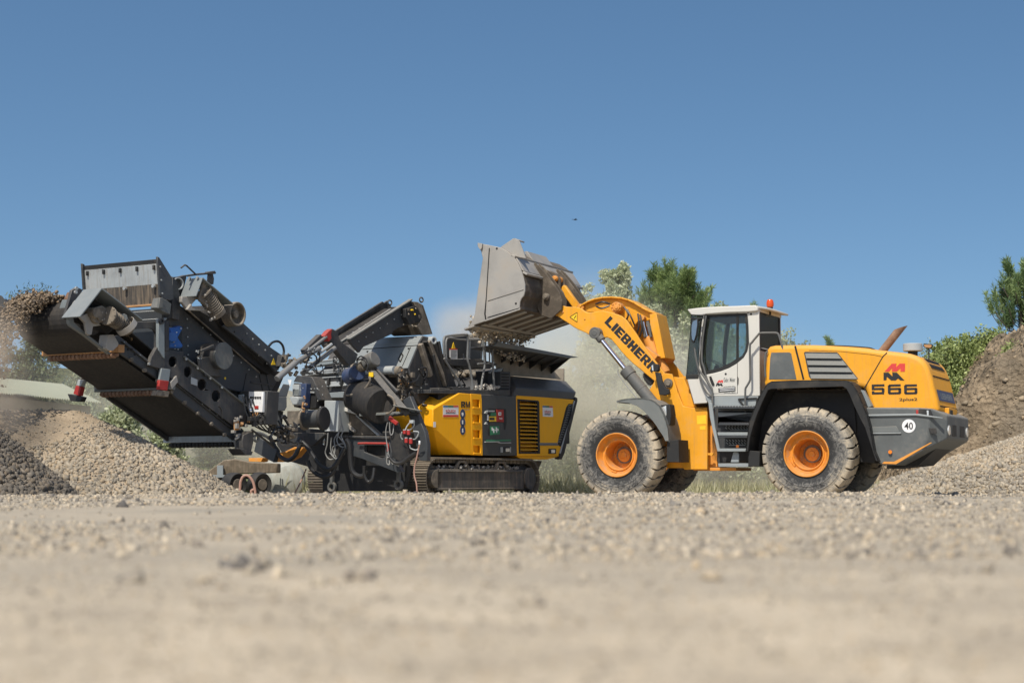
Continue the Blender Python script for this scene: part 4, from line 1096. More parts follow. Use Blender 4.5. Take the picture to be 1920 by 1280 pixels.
# ---------------- crawler tracks ----------------
def shoe_path(u0, u1, r, zc, step):
    pts = []; L1 = u1 - u0; per = 2 * L1 + 2 * math.pi * r; n = int(per / step)
    for i in range(n):
        s = i * per / n
        if s < L1: p = (u0 + s, zc + r); a = 0
        elif s < L1 + math.pi * r: t = (s - L1) / r; p = (u1 + math.sin(t) * r, zc + math.cos(t) * r); a = -t
        elif s < 2 * L1 + math.pi * r: p = (u1 - (s - L1 - math.pi * r), zc - r); a = math.pi
        else: t = (s - 2 * L1 - math.pi * r) / r; p = (u0 - math.sin(t) * r, zc - math.cos(t) * r); a = math.pi - t
        pts.append((p, a))
    return pts
M['track'] = paint('track_steel', (0.17, 0.145, 0.115), rough=0.6, metal=0.3, dust=0.5, var=0.3, grime=0.6, scale=5, bump=.03)
for w0 in (0.0, 2.5):
    tf = MB()
    zt_, zb_ = .62, .17
    tf.bb((.42, w0 + .02, zb_), (3.72, w0 + .48, .60)); tf.hull([(.42, w0 + .10, .60), (3.72, w0 + .10, .60), (.9, w0 + .18, .68), (3.4, w0 + .18, .68), (.42, w0 + .4, .60), (3.72, w0 + .4, .60), (.9, w0 + .34, .68), (3.4, w0 + .34, .68)])
    tf.bb((.46, w0 - .004, zb_ + .03), (3.66, w0 + .03, zb_ + .045)); tf.bb((.46, w0 - .004, .545), (3.66, w0 + .03, .575))
    tro = tf.build('track_frame', M['trackframe'], crusher, bevel=.012)
    sh = MB()
    for (p, a) in shoe_path(.40, 3.95, .40, .41, .155):
        R = Matrix.Rotation(-a, 3, 'Y'); c = Vector((p[0], w0 + .25, p[1]))
        R = Matrix(((math.cos(a), 0, -math.sin(a)), (0, 1, 0), (math.sin(a), 0, math.cos(a))))
        sh.box(c, (.148, .50, .022), R)
        for dx in (-.058, 0, .058): sh.box(c + R @ Vector((dx, 0, .020)), (.013, .50, .026), R)
        sh.box(c + R @ Vector((0, -.12, -.045)), (.13, .04, .07), R); sh.box(c + R @ Vector((0, .12, -.045)), (.13, .04, .07), R)
    sh.build('track_shoes', M['track'], tro, bevel=0)
    for (u, r) in ((.40, .30), (3.95, .30)):
        sp_ = MB(); sp_.cyl((u, w0 + .02, .41), (u, w0 + .46, .41), r * .62, 24)
        for k in range(15):
            a = k * 2 * math.pi / 15; sp_.box((u + math.cos(a) * r, w0 + .25, .41 + math.sin(a) * r), (.09, .09, .06), Matrix.Rotation(-a, 3, 'Y'))
        sp_.cyl((u, w0 + .19, .41), (u, w0 + .31, .41), r, 24)
        if u > 1: sp_.cyl((u, w0 - .01, .41), (u, w0 + .06, .41), .235, 28)
        sp_.build('sprocket', M['trackframe'] if u > 1 else M['dusty'], tro, bevel=.008)
    for u in (1.35, 2.85):
        b = MB(); 
        q = [(u - .30, .60), (u - .13, .78), (u + .13, .78), (u + .30, .60), (u + .20, .60), (u + .09, .735), (u - .09, .735), (u - .20, .60)]
        b.extr([(x, w0 + .03, z) for x, z in q], (0, .05, 0)); b.build('track_guard', M['dusty'], tro)
    st_ = MB(); rr = random.Random(5)
    for k in range(90):
        u = rr.uniform(.5, 3.7); r = rr.uniform(.012, .03); st_.box((u, w0 + rr.uniform(.03, .2), .61 + rr.uniform(0, .07)), (r * 2, r * 1.6, r * 1.5), Matrix.Rotation(rr.uniform(0, 3), 3, Vector((rr.random(), rr.random(), rr.random() + .1))))
    o = st_.build('caught_stones', M['bucket'], tro, bevel=0); o['kind'] = 'stuff'

# ---------------- chassis core ----------------
co = MB(); co.bb((-.4, .52, .50), (4.6, 2.48, 1.35)); co.bb((4.6, .52, 1.0), (5.6, 2.48, 1.35)); co.bb((.6, .12, 1.2), (5.9, 2.88, 2.25)); co.build('chassis', M['black'], crusher, bevel=.02)
co = MB(); cw(co, Z8([(1340, 770), (1475, 765), (1430, 880), (1370, 920), (1345, 900)]), .55, 2.4); co.build('belly_plate', M['dusty'], crusher)
# ---------------- yellow front cover ----------------
Y = MB()
near = Z8([(650, 88), (757, 96), (770, 705), (690, 702), (385, 430), (385, 250), (440, 215)])
fl = Z8([(365, 108), (250, 225), (245, 300), (440, 708)])
nn = kw(near, .0); ff = [Vector((p.x, .34, p.z)) for p in kw(fl, .34)]
back = [Vector((p.x, .9, p.z)) for p in kw(near, .0)]
Y.hull(nn + ff + [Vector((ff[0].x, 1.2, ff[0].z)), Vector((ff[2].x + .1, 1.2, ff[2].z)), Vector((ff[3].x, 1.2, ff[3].z))] + [Vector((nn[1].x, .9, nn[1].z)), Vector((nn[2].x, .9, nn[2].z))])
yc = Y.build('front_cover', M['yellow'], crusher, bevel=.012, seg=2, ang=12)
# step column
sc_ = MB()
x0, x1 = 761, 868
outer = Z8([(761, 96), (865, 101), (872, 160), (880, 640), (880, 712), (772, 706)])
holes = [Z8([(a, y0), (a + 72, y0 + 2), (a + 74, y1), (a + 22, y1 + 2), (a + 2, y1 - 20)]) for a, y0, y1 in ((778, 152, 232), (780, 305, 382), (783, 457, 536), (786, 612, 686))]
sc_.extr_hole(kw(outer, -.004), [kw(h, -.004) for h in holes], (0, .03, 0))
cw(sc_, outer, .07, .11, wref=0)
for h in holes:
    q = kw([h[0], h[1], h[2], h[4]], -.004); a, b_, c_, d_ = q
    sc_.extr([Vector((a.x, .027, a.z)), Vector((b_.x, .027, b_.z)), Vector((b_.x, .027, b_.z + .01)), Vector((a.x, .027, a.z + .01))], (0, .04, 0))
    sc_.extr([Vector((d_.x, -.02, c_.z)), Vector((c_.x, -.02, c_.z)), Vector((c_.x, -.02, c_.z - .03)), Vector((d_.x, -.02, c_.z - .03))], (0, .088, 0))
sc_.build('step_column', M['yellow'], crusher, bevel=.004)
# grey control bay
gb = MB(); cw(gb, Z8([(866, 100), (1215, 122), (1225, 716), (888, 712), (880, 640), (868, 160)]), .004, .30)
bay = gb.build('control_bay', M['anth_clean'], crusher, bevel=.01)
def deco(name, mat, parent, polys, w=-.006, t=.008, bevel=0):
    mb = MB()
    for p in polys: cw(mb, p, w, w + t)
    return mb.build(name, mat, parent, bevel=bevel)
deco('panel_frame', M['black'], bay, [Z8([(938, 240), (1115, 248), (1120, 380), (1108, 455), (1098, 455), (1092, 385), (948, 378), (952, 515), (938, 515)])], -.002, .004)
deco('red_panel', M['red'], bay, [Z8([(1018, 252), (1090, 254), (1092, 378), (1020, 376)])], -.010, .008)
deco('green_sticker', M['decalgreen'], bay, [Z8([(960, 284), (1015, 284), (1016, 316), (962, 318)]), Z8([(955, 420), (1045, 418), (1052, 500), (958, 508)]), Z8([(918, 555), (1165, 552), (1166, 568), (918, 572)])], -.008, .006)
deco('white_sticker', M['decalwhite'], bay, [Z8([(925, 307), (940, 307), (940, 362), (925, 362)]), Z8([(1040, 280), (1066, 280), (1066, 312), (1040, 312)])] + [Z8([(970 + 14 * k, 430 + (k % 3) * 12), (980 + 14 * k, 430 + (k % 3) * 12), (984 + 14 * k, 465 + (k % 2) * 20), (974 + 14 * k, 465 + (k % 2) * 20)]) for k in range(5)] + [Z8([(1046, 335), (1076, 335), (1076, 340), (1046, 340)]), Z8([(1050, 346), (1078, 346), (1078, 350), (1050, 350)])], -.014, .004)
deco('yellow_sticker', M['decalyellow'], bay, [Z8([(944, 322), (1016, 320), (1016, 372), (946, 374)])], -.008, .006)
deco('panel_bolt', M['black'], bay, [Z8([(1047, 290), (1058, 290), (1058, 302), (1047, 302)]), Z8([(950, 335), (998, 335), (998, 358), (950, 358)])], -.016, .003)
deco('shelf', M['galv'], bay, [Z8([(910, 572), (1040, 570), (1060, 582), (1166, 580), (1166, 590), (1060, 592), (1035, 580), (910, 582)]), Z8([(930, 262), (1000, 262), (1000, 276), (930, 278)]), Z8([(905, 290), (918, 268), (930, 296)]), Z8([(905, 400), (920, 378), (932, 402)])], -.03, .035)
lr = deco('work_lamp', M['black'], bay, [Z8([(1070, 628), (1162, 628), (1162, 682), (1070, 682)])], -.02, .03)
deco('lamp_glass', M['lamp'], lr, [Z8([(1112, 640), (1150, 640), (1150, 674), (1112, 674)])], -.026, .006)
deco('lamp_frame', M['galv'], lr, [Z8([(1070, 628), (1082, 628), (1082, 682), (1070, 682)]), Z8([(1156, 628), (1164, 628), (1164, 684), (1156, 684)])], -.028, .03)
# engine side: yellow panel with louvres
yp = MB(); 
outer = Z8([(1217, 103), (1795, 155), (1650, 722), (1226, 718)])
hole = Z8([(1236, 152), (1438, 168), (1446, 184), (1452, 690), (1244, 690)])
mesh_h = Z8([(1742, 196), (1780, 196), (1700, 560), (1658, 625), (1632, 600), (1644, 520), (1715, 235)])
yp.extr_hole(kw(outer, 0), [kw(hole, 0)], (0, .12, 0)); cw(yp, outer, .12, .2, wref=0)
ypo = yp.build('engine_panel', M['yellow'], crusher, bevel=.01)
lf = MB(); lf.extr_hole(kw(Z8([(1228, 148), (1436, 164), (1448, 176), (1456, 694), (1244, 694)]), -.01), [kw(Z8([(1250, 166), (1425, 178), (1434, 678), (1258, 676)]), -.01)], (0, .05, 0)); lfo = lf.build('louvre_frame', M['blackplastic'], ypo)
for k in range(13):
    y = 184 + k * 37.8
    s = MB(); xa = 1250 + 8 * k / 13; a, b_, c_, d_ = kw(Z8([(xa, y), (1432, y + 6 - k * .2), (1432, y + 27), (xa, y + 23)]), 0)
    s.extr([Vector((a.x, .10, a.z)), Vector((a.x, .115, a.z)), Vector((d_.x, .0, d_.z)), Vector((d_.x, -.02, d_.z))], Vector((b_.x - a.x, 0, b_.z - a.z)))
    s.build('louvre', M['anth_clean'], lfo, bevel=0)
    s = MB(); s.extr([Vector((a.x, -.004, a.z - .028)), Vector((a.x, .10, a.z + .004)), Vector((a.x, .10, a.z - .008)), Vector((a.x, -.004, a.z - .046))], Vector((b_.x - a.x, 0, b_.z - a.z))); s.build('louvre_edge', M['yellow'], lfo, bevel=0)  # yellow strip paints in the sunlit line on each slat
sg = MB(); cw(sg, mesh_h, -.006, .004); sgo = sg.build('intake_mesh', M['dark'], ypo, bevel=0)
sg = MB()
for k in range(16):
    t = k / 15; cx_ = 1757 - 108 * t ** 1.2 + (10 if k % 2 else -8) * 0; y = 215 + 365 * t
    cw(sg, Z8([(cx_ - 22, y), (cx_ - 6, y - 12), (cx_ + 14, y - 6), (cx_ + 12, y), (cx_ - 4, y - 4), (cx_ - 20, y + 6)]), -.009, -.005)
sg.build('mesh_bars', M['fendergrey'], sgo, bevel=0)
bf = MB(); cw(bf, Z8([(1806, 126), (1828, 138), (1830, 165), (1700, 690), (1672, 752), (1645, 748), (1648, 700), (1662, 660), (1800, 170)]), -.02, .10); cw(bf, Z8([(1800, 150), (1824, 158), (1680, 700), (1660, 690)]), .1, 2.9); bfo = bf.build('rear_frame_bar', M['black'], ypo, bevel=.008)
bf = MB(); cw(bf, Z8([(1771, 290), (1786, 200), (1796, 165), (1804, 168), (1662, 690), (1650, 690)]), -.024, -.008); bf.build('edge_trim', M['lightgrey'], ypo, bevel=0)
lg_ = MB(); cw(lg_, Z8([(1450, 586), (1625, 586), (1645, 612), (1450, 612)]), -.015, .02); lg_.build('panel_ledge', M['fendergrey'], ypo)
lr = deco('work_lamp', M['black'], ypo, [Z8([(1545, 645), (1615, 645), (1615, 694), (1545, 694)])], -.02, .03)
deco('lamp_glass', M['lamp'], lr, [Z8([(1568, 654), (1604, 654), (1604, 686), (1568, 686)])], -.026, .006)
sk_ = MB(); cw(sk_, Z8([(1226, 719), (1648, 724), (1520, 752), (1345, 750), (1250, 740)]), .03, 2.7); sk_.build('side_skirt', M['yellow'], crusher)
# ---------------- decals ----------------
ko = MB(); cw(ko, Z8([(484, 212), (638, 212), (638, 328), (484, 328)]), -.003, -.001); s1 = ko.build('company_sign', M['decalwhite'], yc, bevel=0)
deco('sign_blue', M['decalblue'], s1, [Z8([(486, 213), (534, 213), (534, 230), (486, 230)])], -.006, .002)
deco('sign_green', M['decalgreen'], s1, [Z8([(534, 213), (588, 213), (588, 230), (534, 230)])], -.006, .002)
deco('sign_red', M['decalred'], s1, [Z8([(588, 213), (637, 213), (637, 230), (588, 230)]), Z8([(486, 306), (637, 306), (637, 327), (486, 327)])], -.006, .002)
def ktext(name, mat, parent, body, box4, w, bold=.02):
    a, b_ = kw(Z8([(box4[0], box4[3]), (box4[2], box4[3])]), w); c_ = kw(Z8([(box4[0], box4[1])]), w)[0]
    mb = MB(); put_text(mb, text_geo(body, bold=bold), a, (b_ - a).normalized(), (0, 0, 1), (0, -.002, 0), ((b_ - a).length, c_.z - a.z)); return mb.build(name, mat, parent, bevel=0, smooth=False)
ktext('sign_lettering', M['decalred'], s1, 'KÖLSCH', (512, 250, 608, 280), -.006, .03)
deco('sign_line', M['decalblack'], s1, [Z8([(512, 284), (608, 284), (608, 290), (512, 290)])], -.006, .002)
a, b_ = kw(Z8([(664, 234), (752, 234)]), -.003); c_ = kw(Z8([(664, 178)]), -.003)[0]; mb = MB(); block_text(mb, 'RM', a, b_ - a, (0, 0, 1), (b_ - a).length, (c_.z - a.z) * 1.1, (0, -.003, 0), gap=.16); mb.build('model_lettering', M['decalblack'], yc, bevel=0, smooth=False)
ktext('maker_line', M['cablegrey'], yc, 'RUBBLE MASTER', (668, 248, 746, 262), -.003, .01)
ov = MB()
for y in (297, 380, 460):
    p = kw(Z8([(680, y)]), -.003)[0]; ov.cyl((p.x, -.006, p.z), (p.x, -.002, p.z), .095 * 1.0, 24)
ovo = ov.build('safety_disc', M['darkblue'], yc, bevel=0)
deco('safety_figure', M['decalwhite'], ovo, [Z8([(674, 282), (686, 282), (690, 300), (684, 318), (676, 318), (670, 300)]), Z8([(675, 360), (686, 360), (686, 398), (675, 398)]), Z8([(676, 442), (686, 442), (688, 482), (675, 482)]), Z8([(388, 376), (412, 376), (412, 430), (388, 430)])], -.010, .003)
ko = MB(); cw(ko, Z8([(1479, 214), (1580, 218), (1584, 326), (1482, 322)]), -.003, -.001); s2 = ko.build('company_sign', M['decalwhite'], ypo, bevel=0)
deco('sign_blue', M['decalblue'], s2, [Z8([(1480, 215), (1512, 216), (1512, 232), (1480, 231)])], -.006, .002)
deco('sign_green', M['decalgreen'], s2, [Z8([(1512, 216), (1546, 217), (1546, 233), (1512, 232)])], -.006, .002)
deco('sign_red', M['decalred'], s2, [Z8([(1546, 217), (1580, 219), (1580, 235), (1546, 233)])], -.006, .002)
ktext('sign_lettering', M['decalred'], s2, 'KÖLSCH', (1500, 260, 1560, 290), -.006, .03)
deco('sign_line', M['decalblack'], s2, [Z8([(1500, 296), (1558, 298), (1558, 308), (1500, 306)])], -.006, .002)

# ---------------- hood over the engine ----------------
hd_ = MB()
b0, b1 = kw(Z8([(1180, 122), (1792, 152)]), .0); m0 = kw(Z8([(1215, 30)]), .0)[0]; m1 = kw(Z7([(1810, 990)]), .0)[0]
t0 = kw(Z7([(1115, 815)]), .42)[0]; t1 = kw(Z7([(1700, 872)]), .42)[0]
P_ = [b0, b1, m0, m1, t0, t1]
hd_.hull(P_ + [Vector((p.x, 2.95, p.z)) for p in (b0, b1, m0, m1)] + [Vector((p.x, 2.5, p.z)) for p in (t0, t1)])
hd_.build('engine_cover', M['anth_clean'], crusher, bevel=.02, seg=2, ang=12)
# ---------------- feed hopper ----------------
hp = MB()
wl = kw(Z7([(920, 575), (1540, 720), (1650, 850), (1115, 812), (1000, 790)]), .50)
hp.extr(wl, (0, .05, 0)); 
hp.extr([Vector((p.x, 2.5, p.z)) for p in wl], (0, .05, 0))
hpo = hp.build('feed_hopper', M['hopper'], crusher)
L0, L1 = kw(Z7([(690, 520), (1545, 716)]), .52); R1 = kw(Z7([(1750, 623)]), -.22)[0]; R0 = R1.copy(); R0.x = L0.x + (R1.x - L1.x); r0 = kw(Z7([(925, 497)]), -.22)[0]
R0 = r0
wg = MB(); wg.plate([L0, L1, R1, R0], .03)
wgo = wg.build('hopper_wing', M['anth'], hpo)
rim_ = MB(); T1 = kw(Z7([(1845, 620)]), -.24)[0]; T0 = kw(Z7([(985, 455)]), -.24)[0]; T1b = kw(Z7([(1750, 628)]), -.24)[0]; T0b = kw(Z7([(930, 498)]), -.24)[0]
rim_.extr([T0, T1, T1b, T0b], (0, .03, 0)); rim_.build('wing_rim', M['fendergrey'], hpo)
gs = MB()
for t in (.36, .47, .58, .71, .86, .99):
    a = L0.lerp(L1, t); b_ = R0.lerp(R1, t); dn = Vector((0, 0, -.20))
    gs.plate([a + dn * .9, a, b_ + Vector((0, 0, -.01)), b_ + (a - b_) * .15 + Vector((0, 0, -.04))], .03)
gs.build('gusset', M['anth'], hpo)
# far wing and end wall
fw = MB(); fw.plate([Vector((p.x, 3.0 - p.y + .0, p.z)) for p in (L0, L1, R1, R0)], .03); fw.build('hopper_wing', M['anth'], hpo)
ue = kw([(943, 640)], .45)[0].x
ew = MB(); cu(ew, Z7([(500, 373), (1032, 385), (1034, 450), (1000, 462), (930, 440), (500, 425)]), ue, ue + .05); cw(ew, Z7([(905, 425), (990, 460), (1080, 490), (1000, 500), (930, 500), (905, 470)]), .3, .38); ew.build('end_wall', M['anth'], hpo)
ewi = MB(); pe = kw([(1060, 700)], .5)[0]; ewi.extr([(pe.x, .55, wl[1].z - .4), (pe.x, 2.5, wl[1].z - .4), (pe.x, 2.5, wl[1].z), (pe.x, .55, wl[1].z)], (.05, 0, 0)); ewi.build('end_plate', M['hopper'], hpo)
# ---------------- platform, rails ----------------
pf = MB(); cw(pf, Z7([(270, 960), (1110, 965), (1112, 1024), (270, 1000)]), .02, .9); cw(pf, Z7([(1010, 770), (1112, 772), (1114, 1024), (1008, 1010)]), .10, .42); cw(pf, Z7([(905, 765), (1040, 732), (1030, 960), (940, 965)]), .40, .8)
cw(pf, Z7([(500, 935), (690, 935), (690, 990), (520, 985)]), .05, .2)
pfo = pf.build('platform', M['anth'], crusher)
lb_ = MB()
for k in range(7):
    y = 792 + k * 31; cw(lb_, Z7([(1024, y), (1098, y + 2), (1098, y + 14), (1024, y + 12)]), .085, .10)
lb_.build('vent_slot', M['dark'], pfo, bevel=0)
lb_ = MB(); cw(lb_, Z7([(900, 765), (1040, 732), (1015, 770), (1000, 955), (985, 955), (975, 800), (905, 790)]), .34, .40); lb_.build('filter_box', M['lightgrey'], pfo)
st_ = MB(); rr = random.Random(8)
for k in range(60):
    x = rr.uniform(740, 1000); y = rr.uniform(925, 965); p = kw(Z7([(x, y)]), rr.uniform(.05, .3))[0]; r = rr.uniform(.02, .05)
    st_.box(p, (r * 2, r * 1.5, r * 1.4), Matrix.Rotation(rr.uniform(0, 3), 3, Vector((rr.random(), rr.random(), rr.random() + .1))))
o = st_.build('spilled_stones', M['bucket'], pfo, bevel=0); o['kind'] = 'stuff'
pb = MB(); cw(pb, Z7([(440, 408), (650, 392), (652, 645), (440, 645)]), .55, .62); cw(pb, Z7([(690, 420), (800, 440), (800, 640), (690, 640)]), .9, 1.0); pb.build('guard_panel', M['anth_clean'], pfo)
pb = MB(); cw(pb, Z7([(430, 640), (800, 640), (980, 690), (900, 740), (480, 700)]), .2, .9); pb.build('walkway', M['anth'], pfo)
sgn = MB(); cw(sgn, Z7([(474, 535), (552, 535), (552, 636), (474, 638)]), .54, .55); so = sgn.build('warning_sign', M['decalwhite'], pfo, bevel=0)
sgn = MB(); cw(sgn, Z7([(512, 460), (532, 528), (494, 530)]), .54, .55); sgn.build('warning_triangle', M['decalyellow'], so, bevel=0)
sgn = MB(); cw(sgn, Z7([(474, 528), (552, 528), (552, 538), (474, 538)]), .535, .55); sgn.build('sign_header', M['decalred'], so, bevel=0)
sgn = MB()
for k in range(6): cw(sgn, Z7([(482, 552 + k * 13), (544 - (k % 3) * 8, 552 + k * 13), (544 - (k % 3) * 8, 556 + k * 13), (482, 556 + k * 13)]), .535, .54)
sgn.build('sign_text', M['cablegrey'], so, bevel=0)
rails = [
 ([(430, 640), (413, 600), (405, 480), (410, 420), (430, 398), (540, 384), (640, 380), (658, 392), (660, 520), (658, 640), (680, 720), (704, 860), (708, 960)], .12, .024),
 ([(436, 650), (430, 500), (440, 425), (480, 415), (560, 430), (680, 436), (790, 432), (806, 440), (806, 640), (790, 660), (700, 655), (660, 640), (440, 652)], .30, .019),
 ([(680, 400), (760, 400), (800, 420)], .34, .018),
 ([(800, 980), (810, 880), (838, 720), (836, 620), (824, 480), (826, 430), (850, 410), (890, 420), (915, 450), (925, 520), (922, 640), (932, 780), (944, 990)], .08, .023),
 ([(850, 665), (846, 520), (850, 450), (872, 444), (886, 460), (890, 560), (892, 665)], .10, .017),
 ([(412, 630), (440, 680), (520, 800), (590, 920), (620, 985)], .10, .024),
 ([(768, 688), (920, 682)], .10, .020),
 ([(905, 428), (960, 450), (985, 455), (960, 480), (920, 490)], .12, .022),
]
M['rail'] = paint('rail_grey', (0.17, 0.18, 0.185), rough=0.4, metal=0.2, dust=.3, var=.1, grime=.15)
for pts, w, r in rails:
    mb = MB(); mb.tube([CF.W(x, y, w) for x, y in Z7(pts)], r, 8, smooth=3); mb.build('guard_rail', M['rail'], pfo, bevel=0)

# ---------------- crusher housing left of the platform ----------------
hs = MB(); cw(hs, [(785, 642.5), (793, 629), (802, 631), (818, 636), (835, 670), (848, 700), (862, 737), (822, 742), (790, 762), (778, 745), (766, 690)], .35, 2.55)
hso = hs.build('crusher_housing', M['anth'], crusher, bevel=.02)
# light cover skin over the end facing the conveyors
cz = MB(); e = kw([(785, 642.5), (766, 690), (793, 629)], .35)
cz.extr([Vector((e[0].x - .012, .36, e[0].z)), Vector((e[1].x - .012, .36, e[1].z)), Vector((e[1].x + .01, .36, e[1].z)), Vector((e[0].x + .01, .36, e[0].z))], (0, 1.55, 0))
cz.extr([Vector((e[0].x - .012, .36, e[0].z)), Vector((e[2].x - .012, .36, e[2].z)), Vector((e[2].x + .01, .36, e[2].z)), Vector((e[0].x + .01, .36, e[0].z))], (0, 1.40, 0))
czo = cz.build('service_door', M['greyblue'], hso, bevel=.006)
dm = MB()
def onface(x, y, lift=.018):
    """point on the sloping service door under photo position"""
    d = CF._d((x, y)); n = (e[0] - e[1]).cross(Vector((0, 1, 0))).normalized()
    t = (e[1] - CF.c).dot(n) / d.dot(n); return CF.c + d * t + Vector((-lift, 0, 0))
q = [onface(*p) for p in Zt([(1038, 200), (1068, 245), (1022, 352), (990, 300)])]
for i in range(4): dm.beam(q[i], q[(i + 1) % 4], .02, .02)
a, b_ = onface(*Zt([(1198, 98)])[0]), onface(*Zt([(1056, 420)])[0]); dm.beam(a, b_, .012, .012)
a, b_ = onface(*Zt([(372, 134)])[0]), onface(*Zt([(1318, 66)])[0]); dm.beam(a, b_, .012, .012)
for x, y in ((458, 174), (1164, 122)): p = onface(*Zt([(x, y)])[0]); dm.box(p, (.03, .03, .03))
dm.build('door_fittings', M['black'], czo, bevel=0)
ph = MB(); a = CF.W(745, 694, .45); ph.cyl(Vector((a.x - .1, a.y, a.z)), Vector((a.x - .1, 1.8, a.z)), .085, 20); pho = ph.build('cross_pipe', M['lightgrey'], hso)
pv = MB(); a = CF.W(754, 697, .40); pv.cyl(Vector((a.x - .1, .36, a.z)), Vector((a.x - .1, .62, a.z)), .11, 20); pv.bb((a.x - .2, .30, a.z - .22), (a.x - .06, .36, a.z + .06)); pv.build('pipe_clamp', M['dusty'], pho)
# dusty ram, hoses and valve parts on the near side of the housing
sx_ = MB(); sx_.beam(CF.W(788, 645, .30), CF.W(806, 705, .30), .10, .10); sx_.beam(CF.W(803, 640, .25), CF.W(836, 722, .25), .08, .10); sx_.build('side_strut', M['dusty'], hso)
sx_ = MB(); sx_.beam(CF.W(812, 665, .22), CF.W(826, 728, .22), .05, .05); sx_.beam(CF.W(822, 640, .22), CF.W(838, 722, .22), .06, .06); sx_.beam(CF.W(796, 640, .28), CF.W(812, 660, .28), .12, .05); sx_.build('dark_strut', M['black'], hso)
rg = MB(); a = CF.W(813, 638, .25); rg.lathe(a, (-.3, -1, 0), [(.045, .02), (.075, .02), (.085, 0), (.085, -.25), (.045, -.25)], 24, closed=True); rgo = rg.build('breather_pipe', M['lightgrey'], hso)
rg = MB(); rg.cyl(a + Vector((0, .02, 0)), a + Vector((0, .05, 0)), .05, 16); rg.build('pipe_mouth', M['darkblue'], rgo, bevel=0)
def clutter(name, mat, parent, box, w, n, seed, rmin=.012, rmax=.022, lens=.5):
    rr = random.Random(seed); mb = MB()
    for k in range(n):
        x, y = rr.uniform(box[0], box[2]), rr.uniform(box[1], box[3])
        pts = [CF.W(x, y, w + rr.uniform(-.05, .12))]
        for j in range(3):
            x += rr.uniform(-14, 14) * lens; y += rr.uniform(-6, 20) * lens
            x = min(max(x, box[0]), box[2]); y = min(max(y, box[1]), box[3]); pts.append(CF.W(x, y, w + rr.uniform(-.06, .12)))
        mb.tube(pts, rr.uniform(rmin, rmax), 6)
    return mb.build(name, mat, parent, bevel=0)
def fittings(name, mat, parent, box, w, n, seed, smin=.03, smax=.09):
    rr = random.Random(seed); mb = MB()
    for k in range(n):
        p = CF.W(rr.uniform(box[0], box[2]), rr.uniform(box[1], box[3]), w + rr.uniform(-.05, .1)); s = rr.uniform(smin, smax)
        if rr.random() < .5: mb.box(p, (s, s * rr.uniform(.5, 1.2), s * rr.uniform(.5, 1.4)))
        else:
            d = Vector((rr.uniform(-1, 1), rr.uniform(-1, 1), rr.uniform(-1, 1))).normalized(); mb.cyl(p - d * s * .6, p + d * s * .6, s * .35, 10)
    return mb.build(name, mat, parent, bevel=.003)
clutter('hydraulic_hose', M['hose'], crusher, (745, 690, 800, 760), .15, 16, 21, lens=.9)
fittings('valve_fitting', M['dusty'], crusher, (748, 695, 775, 750), .22, 22, 22)
fittings('brass_fitting', M['wood'], crusher, (745, 690, 772, 742), .16, 8, 23, .02, .05)
clutter('hose_bundle', M['hose'], crusher, (815, 660, 880, 735), .32, 14, 24, lens=.8)
fittings('bolt_head', M['galv'], hso, (785, 690, 815, 735), .34, 12, 25, .02, .035)

# ---------------- screen box ----------------
US = CF.W(690, 720, 1.0).x
sb = MB(); cu(sb, [(566, 700), (652, 691), (688, 690), (700, 720), (686, 745), (640, 747), (590, 742), (566, 735)], US + .08, US + 1.6); sbo = sb.build('screen_box', M['anth'], crusher)
sb = MB(); cu(sb, Z5([(420, 790), (900, 750), (905, 800), (420, 838)]), US, US + .08); ra_ = sb.build('perforated_rail', M['galv'], sbo)
sb = MB()
for k in range(34):
    x = 452 + k * 12.6; y = 806 - (x - 420) * .083
    cu(sb, Z5([(x, y), (x + 5, y), (x + 5, y + 9), (x, y + 9)]), US - .004, US + .01)
    cu(sb, Z5([(x, y + 22), (x + 5, y + 22), (x + 5, y + 30), (x, y + 30)]), US - .004, US + .01)
sb.build('rail_holes', M['dark'], ra_, bevel=0)
sb = MB(); cu(sb, Z5([(500, 862), (880, 838), (880, 848), (500, 874)]), US - .05, US); cu(sb, Z5([(560, 945), (1075, 925), (1075, 938), (560, 965)]), US - .06, US); cu(sb, Z5([(420, 690), (870, 640), (870, 652), (420, 704)]), US - .02, US + .1); sb.build('cross_rail', M['lightgrey'], sbo)
sb = MB(); cu(sb, Z5([(470, 700), (860, 655), (860, 690), (500, 740)]), US + .3, US + .5); cu(sb, Z5([(600, 1030), (880, 1010), (860, 1078), (640, 1078)]), US - .02, US + .1); sb.build('light_cover', M['greyblue'], sbo)
for (xa, xb) in ((525, 650), (680, 790), (812, 905)):
    sb = MB(); cu(sb, Z5([(xa, 905), (xb, 898), (xb, 940), (xa + 6, 946)]), US - .03, US + .1); sb.build('screen_clamp', M['lightgrey'], sbo)
for x in (660, 805):
    sb = MB(); cu(sb, Z5([(x, 860), (x + 14, 858), (x + 14, 945), (x - 8, 948)]), US - .10, US - .02); sb.build('clamp_bolt', M['black'], sbo)
sb = MB(); cu(sb, Z5([(820, 960), (1045, 945), (1045, 995), (900, 1000), (830, 985)]), US - .2, US - .02); sb.build('rubber_clamp', M['dusty'], sbo)
sb = MB(); cu(sb, Z5([(830, 990), (985, 990), (985, 1002), (870, 1008)]), US - .22, US - .18); sb.build('bright_edge', M['white'], sbo)
for x in (745, 812):   # shackles and chain
    sb = MB()
    for k, (y, r) in enumerate(((660, .06), (690, .05), (720, .055), (745, .05), (770, .045), (792, .04))):
        p = CF.U(*Z5([(x, y)])[0], US - .15)
        sb.lathe(p, (1, 0, 0) if k % 2 else (0, 1, 0), [(r * .9, -.012), (r * 1.2, 0), (r * .9, .012), (r * .68, 0)], 14, closed=True)
    sb.build('lifting_chain', M['anth_clean'], sbo, bevel=0)

